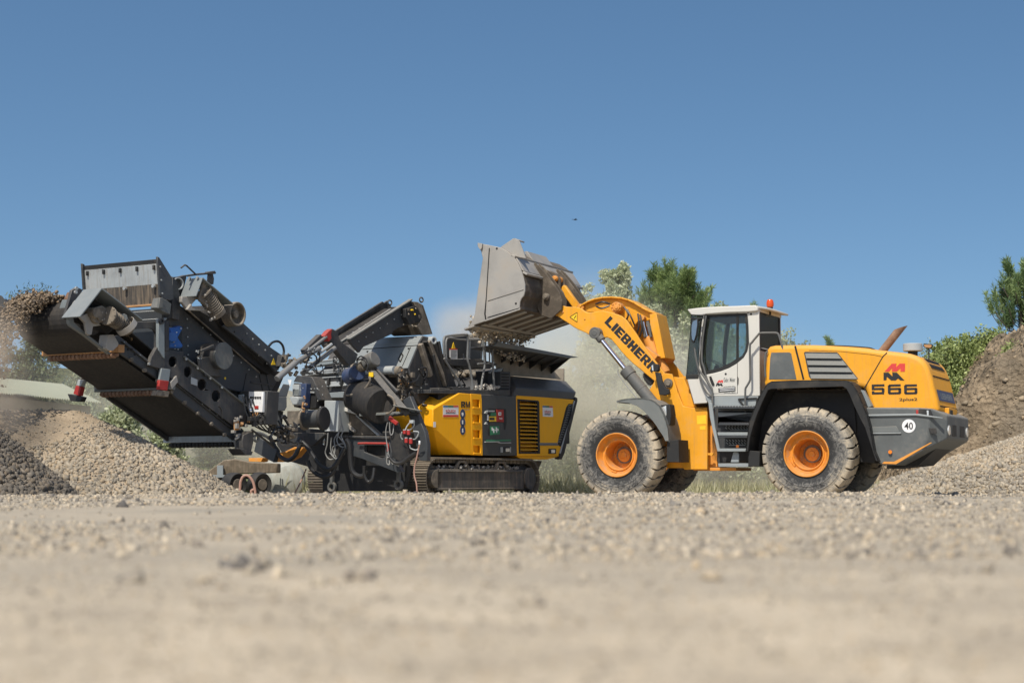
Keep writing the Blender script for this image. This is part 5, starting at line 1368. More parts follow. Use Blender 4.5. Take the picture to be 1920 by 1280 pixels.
# ---------------- return conveyor (rising to the right) ----------------
rc = MB(); nearp = [(653, 635.5), (770, 561.5), (774, 566), (783, 566), (788, 575), (770, 586), (765, 601), (751, 612), (738, 620), (735, 626), (705, 640), (682, 650), (674, 661), (663, 649)]
cw(rc, nearp, .62, .68); rco = rc.build('return_conveyor', M['anth_clean'], crusher)
q = kw(nearp, .62); rb_f = MB(); rb_f.extr([Vector((p.x, 1.32, p.z)) for p in q], (0, .05, 0)); 
a, b_ = kw([(634, 624), (728, 563)], 1.32); rb_f.extr([a, b_, b_ + Vector((.0, 0, -.16)), a + Vector((0, 0, -.16))], (0, .05, 0)); rb_f.build('side_frame', M['anth'], rco)
rt = MB(); a, b_ = kw([(653, 635.5), (770, 561.5)], .60); rt.beam(a, b_, .10, .03); a, b_ = kw([(640, 640), (732, 580)], .9); rt.beam(a, b_, .06, .03); rt.build('top_flange', M['fendergrey'], rco)
rt = MB(); a, b_ = kw([(660, 643), (772, 575)], .62); a = Vector((a.x, .69, a.z)); b_ = Vector((b_.x, .69, b_.z)); rt.extr([a, b_, b_ + Vector((0, 0, -.03)), a + Vector((0, 0, -.03))], (0, .62, 0)); rt.build('belt', M['rubber'], rco)
for k in range(6):
    t = k / 5; p = kw([(668 + 62 * t, 628 - 38 * t)], .85)[0]; r_ = MB(); r_.cyl(p, p + Vector((0, .35, -.05)), .03, 10); r_.build('idler', M['galv'], rco)
for (x, y) in ((731, 567), (790, 562)):
    p = kw([(x, y)], 1.0 if x < 760 else .8)[0]; r_ = MB(); r_.lathe(p, (.3, 1, 0), [(.045, -.015), (.065, 0), (.045, .015), (.03, 0)], 18, closed=True); r_.build('lifting_eye', M['anth'], rco, bevel=0)
dv = MB(); cw(dv, Z5([(1515, 110), (1640, 75), (1700, 200), (1680, 250), (1560, 280), (1520, 200)]), .50, .64); dvo = dv.build('drive_housing', M['black'], rco)
fittings('drive_fitting', M['dusty'], dvo, (765, 577, 788, 612), .5, 14, 31, .03, .08); fittings('yellow_tag', M['decalyellow'], dvo, (772, 578, 782, 592), .48, 3, 32, .03, .05)
ch = MB(); cw(ch, Z5([(1600, 30), (1650, 35), (1710, 70), (1760, 220), (1812, 385), (1700, 398), (1650, 300), (1690, 200)]), .50, .56); cw(ch, Z5([(1430, 320), (1560, 270), (1690, 250), (1690, 395), (1560, 400)]), .9, 1.3)
q = kw(Z5([(1700, 70), (1812, 385)]), .5); ch.extr([q[0], q[1], q[1] + Vector((-.04, 0, 0)), q[0] + Vector((-.04, 0, 0))], (0, .8, 0)); ch.build('discharge_chute', M['dusty'], rco)
# pivot bracket with red end
pvb = MB(); cw(pvb, [(610, 629), (616, 622), (624, 616), (631, 620), (640, 640), (655, 651), (672, 664), (666, 680), (655, 686), (640, 668), (626, 650), (620, 637)], .42, .55); pvo = pvb.build('pivot_bracket', M['anth'], crusher, bevel=.012)
pvb = MB(); cw(pvb, [(609, 630), (616, 621), (623, 616), (621, 626), (622, 634), (617, 640), (614, 634)], .38, .5); pvb.build('red_marker', M['red'], pvo)
for (x0, y0, x1, y1, w, r, mt) in ((519, 710, 556, 678, .30, .058, 'rail'), (553, 680, 600, 652, .30, .045, 'rail'), (566, 700, 628, 652, .38, .045, 'rail'), (596, 664, 622, 645, .32, .03, 'galv'), (575, 660, 612, 631, .4, .03, 'rail')):
    c_ = MB(); c_.cyl(CF.W(x0, y0, w), CF.W(x1, y1, w), r, 16); c_.build('support_ram', M[mt], crusher)
c_ = MB(); c_.beam(CF.W(569, 660, .5), CF.W(599, 631, .5), .12, .10); c_.beam(CF.W(575, 662, .7), CF.W(606, 637, .7), .06, .08); c_.hull([CF.W(570, 652, .5), CF.W(568, 664, .5), CF.W(578, 660, .5), CF.W(576, 648, .9), CF.W(570, 660, .9)]); c_.build('folding_arm', M['anth'], crusher)
clutter('hydraulic_hose', M['hose'], crusher, (565, 648, 612, 700), .22, 12, 41, .008, .016, lens=.8)
fittings('hose_fitting', M['lightgrey'], crusher, (560, 652, 606, 695), .25, 18, 42, .02, .06)
fittings('hydraulic_fitting', M['dusty'], crusher, (535, 672, 575, 702), .35, 20, 43, .04, .10)

# ---------------- side discharge belt with drum motor ----------------
sdb = MB(); a = CF.U(672, 742, US - .75); b_ = CF.U(716, 762, US - 1.15)
sdb.cyl(a, b_, .34, 36); a2 = CF.U(655, 712, US - .7)
sdb.hull([CF.U(x, y, US - .65) for x, y in ((648, 740), (668, 712), (692, 708), (690, 770), (680, 776))] + [CF.U(x, y, US - 1.1) for x, y in ((735, 748), (738, 768), (728, 776), (690, 776))])
sdo = sdb.build('side_conveyor', M['rubber'], crusher, bevel=.02)
arcpts = [(650, 741), (664, 739), (678, 733), (688, 724), (694, 713), (692, 706)]
rm1 = MB(); rm1.tube([CF.U(x, y, US - 1.18) for x, y in arcpts], .022, 8); 
rm1.tube([CF.U(x, y, US - 1.5) for x, y in ((727, 740), (736, 746), (740, 756), (738, 766), (730, 774), (724, 775))], .022, 8)
rm1.build('belt_edge', M['dusty'], sdo, bevel=0)
sp_ = MB(); sp_.beam(CF.U(692, 690, US - 1.0), CF.U(765, 776, US - 1.3), .05, .13, (.6, 0, .7)); sp_.beam(CF.U(697, 684, US - .9), CF.U(745, 735, US - 1.2), .05, .06); sp_.build('side_frame', M['anth'], sdo, bevel=.01)
sp_ = MB(); sp_.beam(CF.U(648, 748, US - .9), CF.U(676, 776, US - 1.0), .04, .06); sp_.beam(CF.U(738, 760, US - 1.45), CF.U(790, 770, US - 1.2), .2, .02); sp_.beam(CF.U(675, 778, US - 1.2), CF.U(780, 772, US - 1.2), .06, .05); sp_.build('support_bar', M['fendergrey'], sdo)
mt = MB(); a = CF.U(686, 682, US - 1.0); b_ = CF.U(704, 672, US - 1.0); mt.cyl(a, b_, .155, 24); mto = mt.build('drum_motor', M['cylgrey'], sdo, bevel=.02)
mt = MB(); a = CF.U(664, 692, US - .95); b_ = CF.U(684, 684, US - 1.0); mt.cyl(a, b_, .11, 20); mt.build('motor_neck', M['dusty'], mto)
mt = MB(); a = CF.U(655, 706, US - .85); b_ = CF.U(672, 698, US - 1.05); mt.cyl(a, b_, .17, 28, r2=.15); mt.build('motor_flange', M['darkblue'], mto, bevel=.01)
mt = MB(); mt.box(CF.U(674, 676, US - 1.05), (.05, .12, .12)); mt.box(CF.U(658, 702, US - 1.1), (.03, .05, .18)); mt.build('junction_box', M['lightgrey'], mto)
mt = MB(); mt.tube([CF.U(x, y, US - 1.15) for x, y in ((668, 676), (676, 668), (686, 672), (688, 680), (682, 690))], .014, 8); mt.tube([CF.U(x, y, US - 1.15) for x, y in ((672, 674), (682, 674), (690, 684), (688, 694))], .014, 8); mt.build('motor_cable', M['hose'], mto, bevel=0)
st3 = MB(); st3.box(CF.U(696, 702, US - 1.14), (.02, .10, .09)); st3.build('hazard_sticker', M['decalyellow'], sdo, bevel=0)

# ---------------- chassis fittings under the screen ----------------
UW = US - .9
def quadu(name, mat, parent, pts, u0, t=.05, bevel=.006):
    mb = MB(); cu(mb, pts, u0, u0 + t); return mb.build(name, mat, parent, bevel=bevel)
bxo = quadu('grey_cabinet', M['lightgrey'], crusher, Z6([(768, 62), (925, 66), (925, 415), (768, 412)]), UW - .3, .35, .01)
quadu('cabinet_label', M['decalwhite'], bxo, Z6([(800, 395), (880, 395), (880, 404), (800, 404)]), UW - .306, .004, 0)
quadu('white_plate', M['white'], crusher, Z6([(945, 165), (975, 130), (1140, 190), (1130, 222), (1100, 215), (950, 172)]), UW - .1, .25, .01)
mb = MB(); mb.beam(CF.U(*Z6([(1128, 225)])[0], UW), CF.U(*Z6([(1380, 455)])[0], UW - .1), .05, .03); mb.build('chute_edge', M['lightgrey'], crusher)
quadu('side_chute', M['dusty'], crusher, Z6([(960, 185), (1120, 225), (1370, 455), (1105, 450), (1010, 300)]), UW + .05, .2)
quadu('chute_lining', M['bucket'], crusher, Z6([(1030, 318), (1120, 400), (1105, 425), (1050, 390)]), UW + .0, .04)
quadu('dark_recess', M['black'], crusher, Z6([(960, 220), (1025, 230), (1030, 460), (930, 450)]), UW + .0, .04)
# big frame beam with opening and red pipe
q = Z6([(1000, 470), (1170, 470), (1490, 478), (1530, 660), (1645, 868), (1590, 872), (1200, 720), (1075, 680), (1040, 560)])
hole = Z6([(1215, 565), (1440, 565), (1455, 600), (1450, 700), (1400, 715), (1215, 640)])
mb = MB(); mb.extr_hole([CF.U(x, y, UW - .2) for x, y in q], [[CF.U(x, y, UW - .2) for x, y in hole]], (.10, 0, 0)); fbo = mb.build('frame_beam', M['anth_clean'], crusher, bevel=.01)
quadu('beam_inside', M['black'], fbo, hole, UW - .05, .02, 0)
mb = MB(); mb.tube([CF.U(x, y, UW - .26) for x, y in Z6([(1150, 545), (1220, 543), (1480, 545), (1484, 560), (1484, 635)])], .020, 8, smooth=0); mb.build('red_pipe', M['red'], fbo, bevel=0)
quadu('light_strip', M['lamp'], crusher, Z6([(748, 455), (768, 458), (768, 565), (750, 560)]), UW - .22, .03)
for nm, mtn, polys, u0 in (
    ('lower_frame', 'anth', [Z6([(260, 425), (760, 425), (770, 450), (640, 570), (300, 575), (240, 520)]), Z6([(250, 440), (420, 435), (420, 460), (250, 470)])], UW - .35),
    ('black_arm', 'black', [Z6([(1490, 320), (1570, 300), (1720, 735), (1640, 760), (1530, 700)])], UW - .4),
    ('side_gusset', 'anth_clean', [Z6([(1650, 60), (1730, 10), (1900, 420), (1925, 560), (1925, 745), (1840, 740), (1740, 300)])], UW - .25),
    ('top_beam', 'anth', [Z6([(940, 455), (1490, 465), (1490, 500), (940, 480)])], UW - .25),
    ('rear_mass', 'black', [Z6([(230, 330), (600, 380), (1700, 470), (1700, 900), (1650, 1080), (750, 1085), (740, 880), (560, 800), (350, 740), (230, 560)])], UW + .3),
    ('cast_block', 'anth_clean', [Z4([(930, 655), (1090, 745), (1120, 790), (1090, 905), (900, 800)])], UW - .9),
    ('tool_bracket', 'black', [Z6([(1440, 230), (1800, 190), (1810, 215), (1500, 240), (1490, 300), (1440, 300)])], UW - .35)):
    mb = MB()
    for p in polys: cu(mb, p, u0, u0 + .12)
    mb.build(nm, M[mtn], crusher, bevel=.01)
mb = MB(); cu(mb, Z6([(530, 590), (440, 700), (330, 750), (220, 755), (235, 650), (330, 635), (430, 585)]), UW - .5, UW - .3); mb.build('yellow_bracket', M['orange_dirty'], crusher, bevel=.01)
mb = MB(); cu(mb, Z4([(850, 860), (985, 858), (970, 900), (850, 895)]), UW - .4, UW - .2); mb.build('lower_bracket', M['orange_dirty'], crusher)
# vibrator drive drum
mb = MB(); a = CF.W(588, 785, .42); dd = Vector((.15, -1, .02)).normalized(); 
mb.cyl(a - dd * .18, a + dd * .18, .165, 32); dro = mb.build('drive_drum', M['anth_clean'], crusher, bevel=.01)
mb = MB(); mb.cyl(a + dd * .17, a + dd * .24, .22, 36); mb.build('drum_flange', M['black'], dro, bevel=.01)
mb = MB(); mb.lathe(a - dd * .2, dd, [(.165, -.02), (.20, -.02), (.205, 0), (.20, .03), (.165, .03)], 36, closed=True); mb.build('drum_ring', M['dusty'], dro, bevel=0)
quadu('motor_box', M['dusty'], crusher, Z6([(350, 180), (540, 175), (550, 325), (345, 335)]), UW - .75, .1)
quadu('motor_plate', M['bucket'], crusher, Z6([(490, 170), (552, 165), (552, 325), (495, 325)]), UW - .82, .06)
# pump cabinet above the drum
cab2 = quadu('pump_cabinet', M['anth'], crusher, Zq([(600, 250), (890, 270), (940, 340), (1100, 740), (1020, 760), (950, 560), (790, 550), (740, 400), (530, 380)]), UW - .4, .35, .01)
quadu('cabinet_side', M['black'], cab2, Zq([(540, 400), (780, 410), (1000, 640), (990, 900), (780, 930), (540, 880)]), UW - .38, .3)
quadu('fuse_box', M['lightgrey'], cab2, Zq([(515, 430), (640, 430), (645, 520), (640, 655), (515, 660)]), UW - .62, .2)
quadu('fuse_window', M['fendergrey'], cab2, Zq([(530, 530), (635, 530), (635, 640), (530, 640)]), UW - .625, .004, 0)
quadu('white_tank', M['lightgrey'], cab2, Zq([(440, 680), (600, 670), (630, 700), (620, 840), (510, 848)]), UW - .8, .2, .02)
quadu('blue_motor', M['darkblue'], cab2, Zq([(650, 410), (790, 410), (790, 560), (760, 900), (660, 880)]), UW - .55, .15)
quadu('nameplate', M['galv'], cab2, Zq([(790, 560), (955, 570), (950, 605), (790, 600)]), UW - .42, .01, 0)
quadu('pennant_mark', M['decalwhite'], cab2, Zq([(425, 340), (502, 340), (465, 480)]), UW - .75, .004, 0)
fittings('cable_gland', M['wood'], cab2, (566, 740, 576, 772), .05, 14, 51, .02, .04); fittings('small_bolt', M['galv'], cab2, (560, 722, 605, 765), .1, 16, 52, .015, .03)
# duct and blue motor left of it
mb = MB(); mb.hull([CF.U(x, y, u) for x, y in Zq([(330, 420), (470, 440), (400, 680), (200, 680), (300, 560)]) for u in (UW - .6, UW - .2)]); mb.hull([CF.U(x, y, u) for x, y in Zq([(200, 680), (400, 680), (400, 880), (360, 960), (200, 960)]) for u in (UW - .7, UW - .3)]); 
a = CF.U(*Zq([(260, 960)])[0], UW - .5); b_ = CF.U(*Zq([(240, 1260)])[0], UW - .5); mb.cyl(a, b_, .07, 16); mb.build('air_duct', M['anth_clean'], crusher, bevel=.01)
quadu('blue_motor', M['blue'], crusher, Zq([(-20, 560), (40, 570), (100, 760), (80, 940), (10, 980), (-30, 900)]), UW - .8, .25, .03)
# hoses
def hose(pts, u, r, mat='hose', zf=Z6, name='sagging_hose'):
    mb = MB(); mb.tube([CF.U(x, y, u + .03 * i) for i, (x, y) in enumerate(zf(pts))], r, 10); return mb.build(name, M[mat], crusher, bevel=0)
hose([(150, 460), (200, 560), (260, 680), (360, 735), (440, 680), (490, 580), (520, 510)], UW - .9, .042)
hose([(520, 530), (580, 590), (650, 700), (730, 800), (810, 835), (880, 800), (930, 730), (1000, 600)], UW - .8, .045)
hose([(580, 740), (620, 830), (700, 900), (790, 920), (860, 880), (890, 800)], UW - .75, .040)
hose([(1010, 500), (1050, 560), (1060, 700), (1080, 840), (1130, 900), (1200, 910), (1240, 850)], UW - .6, .045)
hose([(1215, 800), (1220, 900), (1260, 975), (1310, 940), (1330, 820)], UW - .5, .030)
hose([(1500, 700), (1560, 760), (1640, 760), (1720, 700), (1800, 650)], UW - .6, .035)
hose([(1480, 700), (1560, 770), (1610, 800)], UW - .55, .014, 'cablegrey', name='thin_cable')
hose([(0, 430), (60, 440), (120, 470), (200, 520), (300, 480), (400, 470), (430, 440)], UW - .85, .03)
hose([(120, 310), (200, 360), (260, 440), (340, 480), (420, 480)], UW - .88, .03, 'dusty')
for pts in ([(810, 430), (800, 560), (780, 650), (820, 720), (880, 720), (980, 680), (1010, 580), (960, 470), (980, 400), (960, 320)],
            [(850, 480), (840, 600), (870, 690), (890, 600), (880, 500), (930, 420), (960, 340), (945, 200)],
            [(830, 650), (900, 720), (960, 690), (1000, 560), (920, 560), (860, 600), (900, 700)],
            [(930, 470), (1000, 560), (980, 590), (930, 560), (910, 500), (940, 400)]):
    hose(pts, UW - .55, .012, 'cablegrey', name='coiled_cable')
hose([(1480, 310), (1460, 440), (1500, 700), (1540, 780)], UW - .5, .010, 'cablegrey', name='thin_cable')
hose([(1500, 300), (1510, 440), (1540, 430), (1550, 330)], UW - .5, .010, 'cablegrey', name='thin_cable')
hose([(1480, 650), (1470, 760), (1500, 780), (1500, 680)], UW - .5, .012, 'cablegrey', name='thin_cable')
for (x, y, y2) in ((1670, 400, 440), (1715, 400, 450), (1690, 490, 540), (1740, 495, 550)):
    mb = MB(); mb.cyl(CF.U(*Z6([(x, y)])[0], UW - .55), CF.U(*Z6([(x + 2, y2)])[0], UW - .55), .034, 14); ro = mb.build('power_coupling', M['red'], crusher)
    mb = MB(); mb.cyl(CF.U(*Z6([(x, y - 12)])[0], UW - .55), CF.U(*Z6([(x, y)])[0], UW - .55), .03, 12); mb.build('coupling_cap', M['lightgrey'], ro)
for pts in ([(1680, 400), (1700, 350), (1750, 300), (1780, 340), (1730, 400)], [(1770, 410), (1830, 420), (1800, 490), (1770, 500)], [(1730, 560), (1740, 600), (1800, 620), (1830, 600)], [(1640, 420), (1630, 470), (1650, 500)]):
    hose(pts, UW - .55, .012, 'lightgrey', name='white_cable')
mb = MB(); mb.box(CF.U(*Z6([(1755, 302)])[0], UW - .5), (.06, .09, .06)); mb.build('socket', M['lightgrey'], crusher)
mb = MB(); mb.beam(CF.U(*Z6([(1500, 255)])[0], UW - .5), CF.U(*Z6([(1590, 325)])[0], UW - .5), .05, .07); mb.build('red_lever', M['red'], crusher)
mb = MB(); mb.tube([CF.U(x, y, UW - .6) for x, y in Z6([(1840, 515), (1838, 560)])], .02, 8, smooth=0); mb.build('hose_end', M['decalwhite'], crusher)
mb = MB(); mb.tube([CF.U(x, y, UW - .6) for x, y in Z6([(1838, 560), (1820, 650), (1800, 740), (1785, 800), (1780, 900), (1805, 1000), (1812, 1100)])], .014, 8); mb.build('dangling_red_hose', M['pink'], crusher, bevel=0)
for (x, y, r) in ((855, 1035, .10), (1605, 1010, .10)):
    mb = MB(); p = CF.U(*Z6([(x, y)])[0], UW + .1); mb.lathe(p, (1, 0, 0), [(r * .55, -.03), (r, -.03), (r, .03), (r * .55, .03)], 20, closed=True); mb.beam(p + Vector((0, 0, .08)), p + Vector((0, 0, .3)), .07, .07); mb.build('lashing_eye', M['cylgrey'], crusher)

# ================= main discharge conveyor =================
M['guardgrey'] = paint('guard_sheet_grey', (0.17, 0.195, 0.205), rough=0.42, dust=0.15, var=0.12, grime=0.12, bump=.004)
def finned_motor(parent, c, d, r, L, mat='dusty'):
    """motor body with cooling rings, end cowl, flange and bolts"""
    c = Vector(c); d = Vector(d).normalized(); mb = MB()
    mb.cyl(c, c + d * L, r * .86, 24)
    for k in range(9): mb.lathe(c + d * (L * (.12 + .66 * k / 8)), d, [(r * .84, -.006), (r * .99, -.005), (r * .99, .005), (r * .84, .006)], 24)
    mb.cyl(c - d * .015, c + d * .02, r * 1.16, 24); mb.cyl(c + d * (L * .84), c + d * L * 1.02, r * 1.03, 24, r2=r * .95); mb.cyl(c + d * L * 1.02, c + d * L * 1.06, r * .6, 16)
    y = d.orthogonal().normalized(); z = d.cross(y)
    for k in range(8): a = k * math.pi / 4; q = c + (y * math.cos(a) + z * math.sin(a)) * r * 1.05; mb.cyl(q - d * .03, q + d * .035, r * .09, 6)
    return mb.build('motor_body', M[mat], parent, bevel=.003, split=False)
mc_near = [(205, 641), (213, 632), (222, 628), (300, 692), (345, 728), (400, 770), (448, 800), (462, 812), (455, 824), (440, 826), (330, 745), (300, 713), (215, 655)]
mcn = kw(mc_near, .70)
mb = MB(); mb.extr(mcn, (0, .06, 0)); mco = mb.build('main_conveyor', M['anth_clean'], crusher, bevel=.01)
mb = MB(); mb.extr([Vector((p.x, 2.26, p.z)) for p in mcn], (0, .06, 0)); mb.build('far_side_frame', M['anth'], mco, bevel=.01)
# belt loop
a = CF.W(170, 597, .85); b_ = CF.W(452, 815, .85)
ax_, az_, bx_, bz_ = a.x, a.z, b_.x, b_.z
rH = .30
dirv = Vector((bx_ - ax_, 0, bz_ - az_)).normalized(); nrm = Vector((-dirv.z, 0, dirv.x))
if nrm.z < 0: nrm = -nrm
prof = []
for i in range(13):
    t = math.pi * i / 12
    prof.append(Vector((ax_, 0, az_)) + nrm * math.cos(t) * rH - dirv * math.sin(t) * rH)
loop = prof + [Vector((bx_, 0, bz_)) - nrm * rH * .55, Vector((bx_, 0, bz_)) + nrm * rH * .3]
mb = MB()
n = len(loop)
inn = []
for i in range(n):
    p = loop[i]; q_ = Vector((ax_, 0, az_)) if i < 13 else Vector((bx_, 0, bz_)); inn.append(p + (q_ - p).normalized() * .02)
for i in range(n):
    j = (i + 1) % n
    mb.extr([loop[i] + Vector((0, .82, 0)), loop[j] + Vector((0, .82, 0)), inn[j] + Vector((0, .82, 0)), inn[i] + Vector((0, .82, 0))], (0, 1.44, 0))
mb.build('conveyor_belt', M['rubber'], mco, bevel=0, ang=60)
mb = MB(); mb.cyl((ax_, .84, az_), (ax_, 2.18, az_), rH - .03, 32); mb.build('head_drum', M['black'], mco, bevel=0)
# cross beams with return rollers
for k, (nx, ny, h, lit) in enumerate(((222, 652, 11, 'wood'), (318, 722, 10, 'fendergrey'), (445, 820, 12, 'galv'))):
    p = CF.W(nx, ny + 7, .66)
    mb = MB(); hh = h * 29 / 3200
    mb.bb((p.x - .04, .62, p.z - hh * .1), (p.x + .10, 2.40, p.z + hh)); mb.bb((p.x - .05, .62, p.z + hh), (p.x + .11, 2.40, p.z + hh + .015))
    bo_ = mb.build('cross_beam', M[lit], mco)
    mb = MB(); n = 17
    for i in range(n):
        w = .80 + i * 1.42 / (n - 1)
        mb.lathe((p.x + .03, w - .038, p.z - .05), (0, 1, 0), [(.03, 0), (.052, .008), (.055, .035), (.052, .062), (.03, .07)], 14)
    mb.cyl((p.x + .03, .7, p.z - .05), (p.x + .03, 2.3, p.z - .05), .03, 10)
    mb.build('return_roller', M['rust'] if k < 2 else M['black'], bo_, bevel=0)
# scraper tray under the head
mb = MB(); p = CF.W(215, 640, .80); mb.bb((p.x - .25, .82, p.z - .03), (p.x + .3, 2.2, p.z + .02)); mb.build('scraper_tray', M['dusty'], mco)
# head guard (light box) and gear motor
mb = MB()
lt, rb2 = Z1([(1065, 450)])[0], Z1([(1488, 775)])[0]
A = CF.W(*lt, .24); B = CF.W(*rb2, .24); C_ = CF.W(*Z1([(835, 745)])[0], .24)
for P0, P1 in ((A, B), (A, C_)):
    d_ = (P1 - P0); nn_ = Vector((-d_.z, 0, d_.x)).normalized() * .012
    mb.extr([P0 + nn_, P1 + nn_, P1 - nn_, P0 - nn_], (0, .40, 0))
gdo = mb.build('head_guard', M['guardgrey'], mco, bevel=.004)
mb = MB(); mb.extr([A + Vector((.02, .4, -.02)), B + Vector((0, .4, 0)), CF.W(235, 625, .24) + Vector((0, .4, 0)), C_ + Vector((.02, .4, 0))], (0, .02, 0)); mb.build('guard_back', M['black'], gdo)
mb = MB(); a = CF.W(182, 586, .32); mb.cyl(a, a + Vector((0, .3, 0)), .085, 20); mb.cyl(CF.W(184, 591, .38), CF.W(184, 591, .38) + Vector((0, .3, 0)), .13, 20); gmo = mb.build('gear_motor', M['dusty'], mco)
a = CF.W(203, 592, .32); b_ = CF.W(240, 614, .40); finned_motor(gmo, a, b_ - a, .135, (b_ - a).length)
mb = MB(); mb.hull([CF.W(x, y, w) for x, y in ((172, 578), (192, 572), (210, 588), (206, 606), (186, 604)) for w in (.36, .58)]); mb.build('gearbox', M['dusty'], gmo, bevel=.03, seg=2)
fittings('gearbox_bolt', M['bucket'], gmo, (174, 578, 204, 602), .34, 9, 81, .02, .04)
mb = MB(); a = CF.W(232, 596, .26); mb.cyl(a, a + Vector((0.05, .12, 0)), .075, 8); mb.build('terminal_box', M['fendergrey'], gmo)
mb = MB(); c_ = CF.W(237, 612, .28); mb.lathe(c_, (.5, -.1, -.5), [(.165, -.05), (.175, -.05), (.175, .05), (.165, .05)], 24, closed=True); mb.build('motor_guard', M['bucket'], gmo, bevel=0)
mb = MB(); cw(mb, Zg([(760, 545), (905, 480), (925, 400), (955, 470), (1000, 600), (1110, 680), (980, 700), (960, 820), (925, 842), (885, 820), (860, 700), (850, 640)]), .45, .50); mb.build('bearing_plate', M['bucket'], mco)
mb = MB(); cw(mb, Zg([(585, 545), (660, 545), (680, 640), (860, 800), (1265, 1130), (1240, 1145), (830, 830), (620, 690), (600, 650)]), .55, .62); cw(mb, Zg([(600, 510), (625, 500), (710, 300), (690, 290), (665, 320)]), .66, .69); mb.build('edge_frame', M['fendergrey'], mco)
mb = MB(); cw(mb, Zg([(1210, 830), (1310, 825), (1390, 970), (1380, 1010), (1300, 1085), (1240, 1090), (1180, 1050)]), .48, .66); mb.build('belt_tensioner', M['bucket'], mco)
mb = MB(); cw(mb, Zg([(640, 120), (720, 70), (815, 110), (740, 290), (690, 290), (640, 540), (530, 535)]), 1.0, 1.06); mb.build('deflector_arm', M['anth'], mco)
mb = MB(); 
q = Zg([(480, 272), (588, 270), (530, 530), (392, 535)]); uu = CF.W(*q[1], 1.10).x; cu(mb, q, uu, uu + .03); mb.build('deflector_plate', M['guardgrey'], mco)
mb = MB(); cu(mb, Zg([(560, 152), (630, 150), (610, 270), (500, 272)]), uu + .05, uu + .1); mb.build('deflector_bracket', M['rust'], mco)
for x, y in ((700, 90), (690, 310), (610, 530), (690, 150)):
    mb = MB(); p = CF.W(*Zg([(x, y)])[0], .66); mb.cyl(p, p + Vector((0, -.03, 0)), .028, 10); mb.build('bolt', M['galv'], mco, bevel=0)
# girder with round openings
gp = [(300, 655), (313, 659), (345, 668), (352, 675), (418, 727), (462, 762), (462, 800), (440, 800), (345, 728), (300, 692)]
holes = []
for x, y, r in ((324, 678, 8.5), (352, 697, 8.5), (379, 721, 9), (405, 742, 9)):
    holes.append([(x + r * .95 * math.cos(a), y + r * 1.25 * math.sin(a)) for a in [k * math.pi / 4 + .39 for k in range(8)]])
mb = MB(); mb.extr_hole(kw(gp, .64), [kw(h, .64) for h in holes], (0, .04, 0)); gi = mb.build('hole_girder', M['anth'], mco, bevel=.006)
mb = MB(); cw(mb, gp, .80, .84, wref=.64); mb.build('girder_back', M['black'], gi, bevel=0)
mb = MB(); mb.beam(CF.W(345, 668, .62), CF.W(462, 761, .62), .05, .02); mb.build('girder_flange', M['fendergrey'], gi)
for x, y in ((370, 690), (393, 709), (415, 726), (348, 673), (278, 682), (240, 655), (246, 655), (252, 664)):
    mb = MB(); p = CF.W(x, y, .62); mb.cyl(p, p + Vector((0, -.025, 0)), .022, 8); mb.build('girder_bolt', M['galv'] if x > 260 else M['dark'], gi, bevel=0)
mb = MB(); cw(mb, Z4([(300, 85), (360, 110), (358, 170), (298, 150)]), .625, .635); mb.build('grey_label', M['lightgrey'], gi, bevel=0)
# red and white clamp posts
for w, pts, redp in ((.60, [(303, 690), (320, 692), (317, 716), (300, 712)], [(300, 712), (317, 714), (314, 732), (298, 730)]),):
    mb = MB(); cw(mb, pts, .60, .66); po = mb.build('clamp_post', M['greyblue'], mco); mb = MB(); cw(mb, redp, .59, .66); mb.build('red_sleeve', M['red'], po)
    mb = MB(); cw(mb, [(296, 731), (318, 734), (316, 744), (292, 741)], .56, .68); mb.build('clamp_foot', M['dusty'], po)
    mb = MB(); cw(mb, [(320, 716), (332, 704), (334, 716), (322, 730)], .6, .66); mb.build('clamp_eye', M['bucket'], po)
mb = MB(); uq = CF.W(300, 700, 2.35).x; cu(mb, [(146, 711), (156, 713), (151, 724), (143, 722)], CF.W(145, 720, 2.45).x, CF.W(145, 720, 2.45).x + .1); po = mb.build('clamp_post', M['lightgrey'], mco)
mb = MB(); cu(mb, [(142, 722), (152, 725), (148, 742), (137, 738)], CF.W(145, 720, 2.45).x, CF.W(145, 720, 2.45).x + .1); mb.build('red_sleeve', M['red'], po)
mb = MB(); mb.beam(CF.W(150, 714, 2.45), CF.W(172, 700, 2.36), .06, .06); mb.build('clamp_arm', M['anth'], po)
mb = MB(); cu(mb, [(126, 738), (154, 744), (150, 753), (132, 752)], CF.W(145, 720, 2.45).x - .02, CF.W(145, 720, 2.45).x + .1); mb.build('clamp_foot', M['black'], po)
# lower tail fittings
mb = MB(); cw(mb, Z4([(800, 640), (900, 600), (905, 680), (870, 830), (810, 800), (790, 700)]), .45, .66); cw(mb, Z4([(770, 770), (895, 800), (880, 835), (820, 835)]), .4, .7); mb.build('tail_bracket', M['anth'], mco)
fittings('tail_fitting', M['bucket'], mco, (435, 780, 462, 822), .5, 12, 61, .03, .08); fittings('ochre_fitting', M['wood'], mco, (430, 790, 455, 808), .5, 5, 62, .04, .09)
mb = MB(); mb.tube([CF.W(x, y, .42) for x, y in Z4([(880, 590), (960, 650), (1060, 730), (1090, 760)])], .02, 8); mb.tube([CF.W(x, y, .42) for x, y in Z4([(560, 360), (590, 400), (600, 480)])], .015, 8); mb.build('tail_hose', M['hose'], mco, bevel=0)
mb = MB(); p = CF.W(*Z4([(925, 672)])[0], .44); mb.lathe(p, (0, 1, 0), [(.035, -.02), (.075, -.02), (.075, .02), (.035, .02)], 18, closed=True); mb.build('tail_ring', M['cylgrey'], mco)

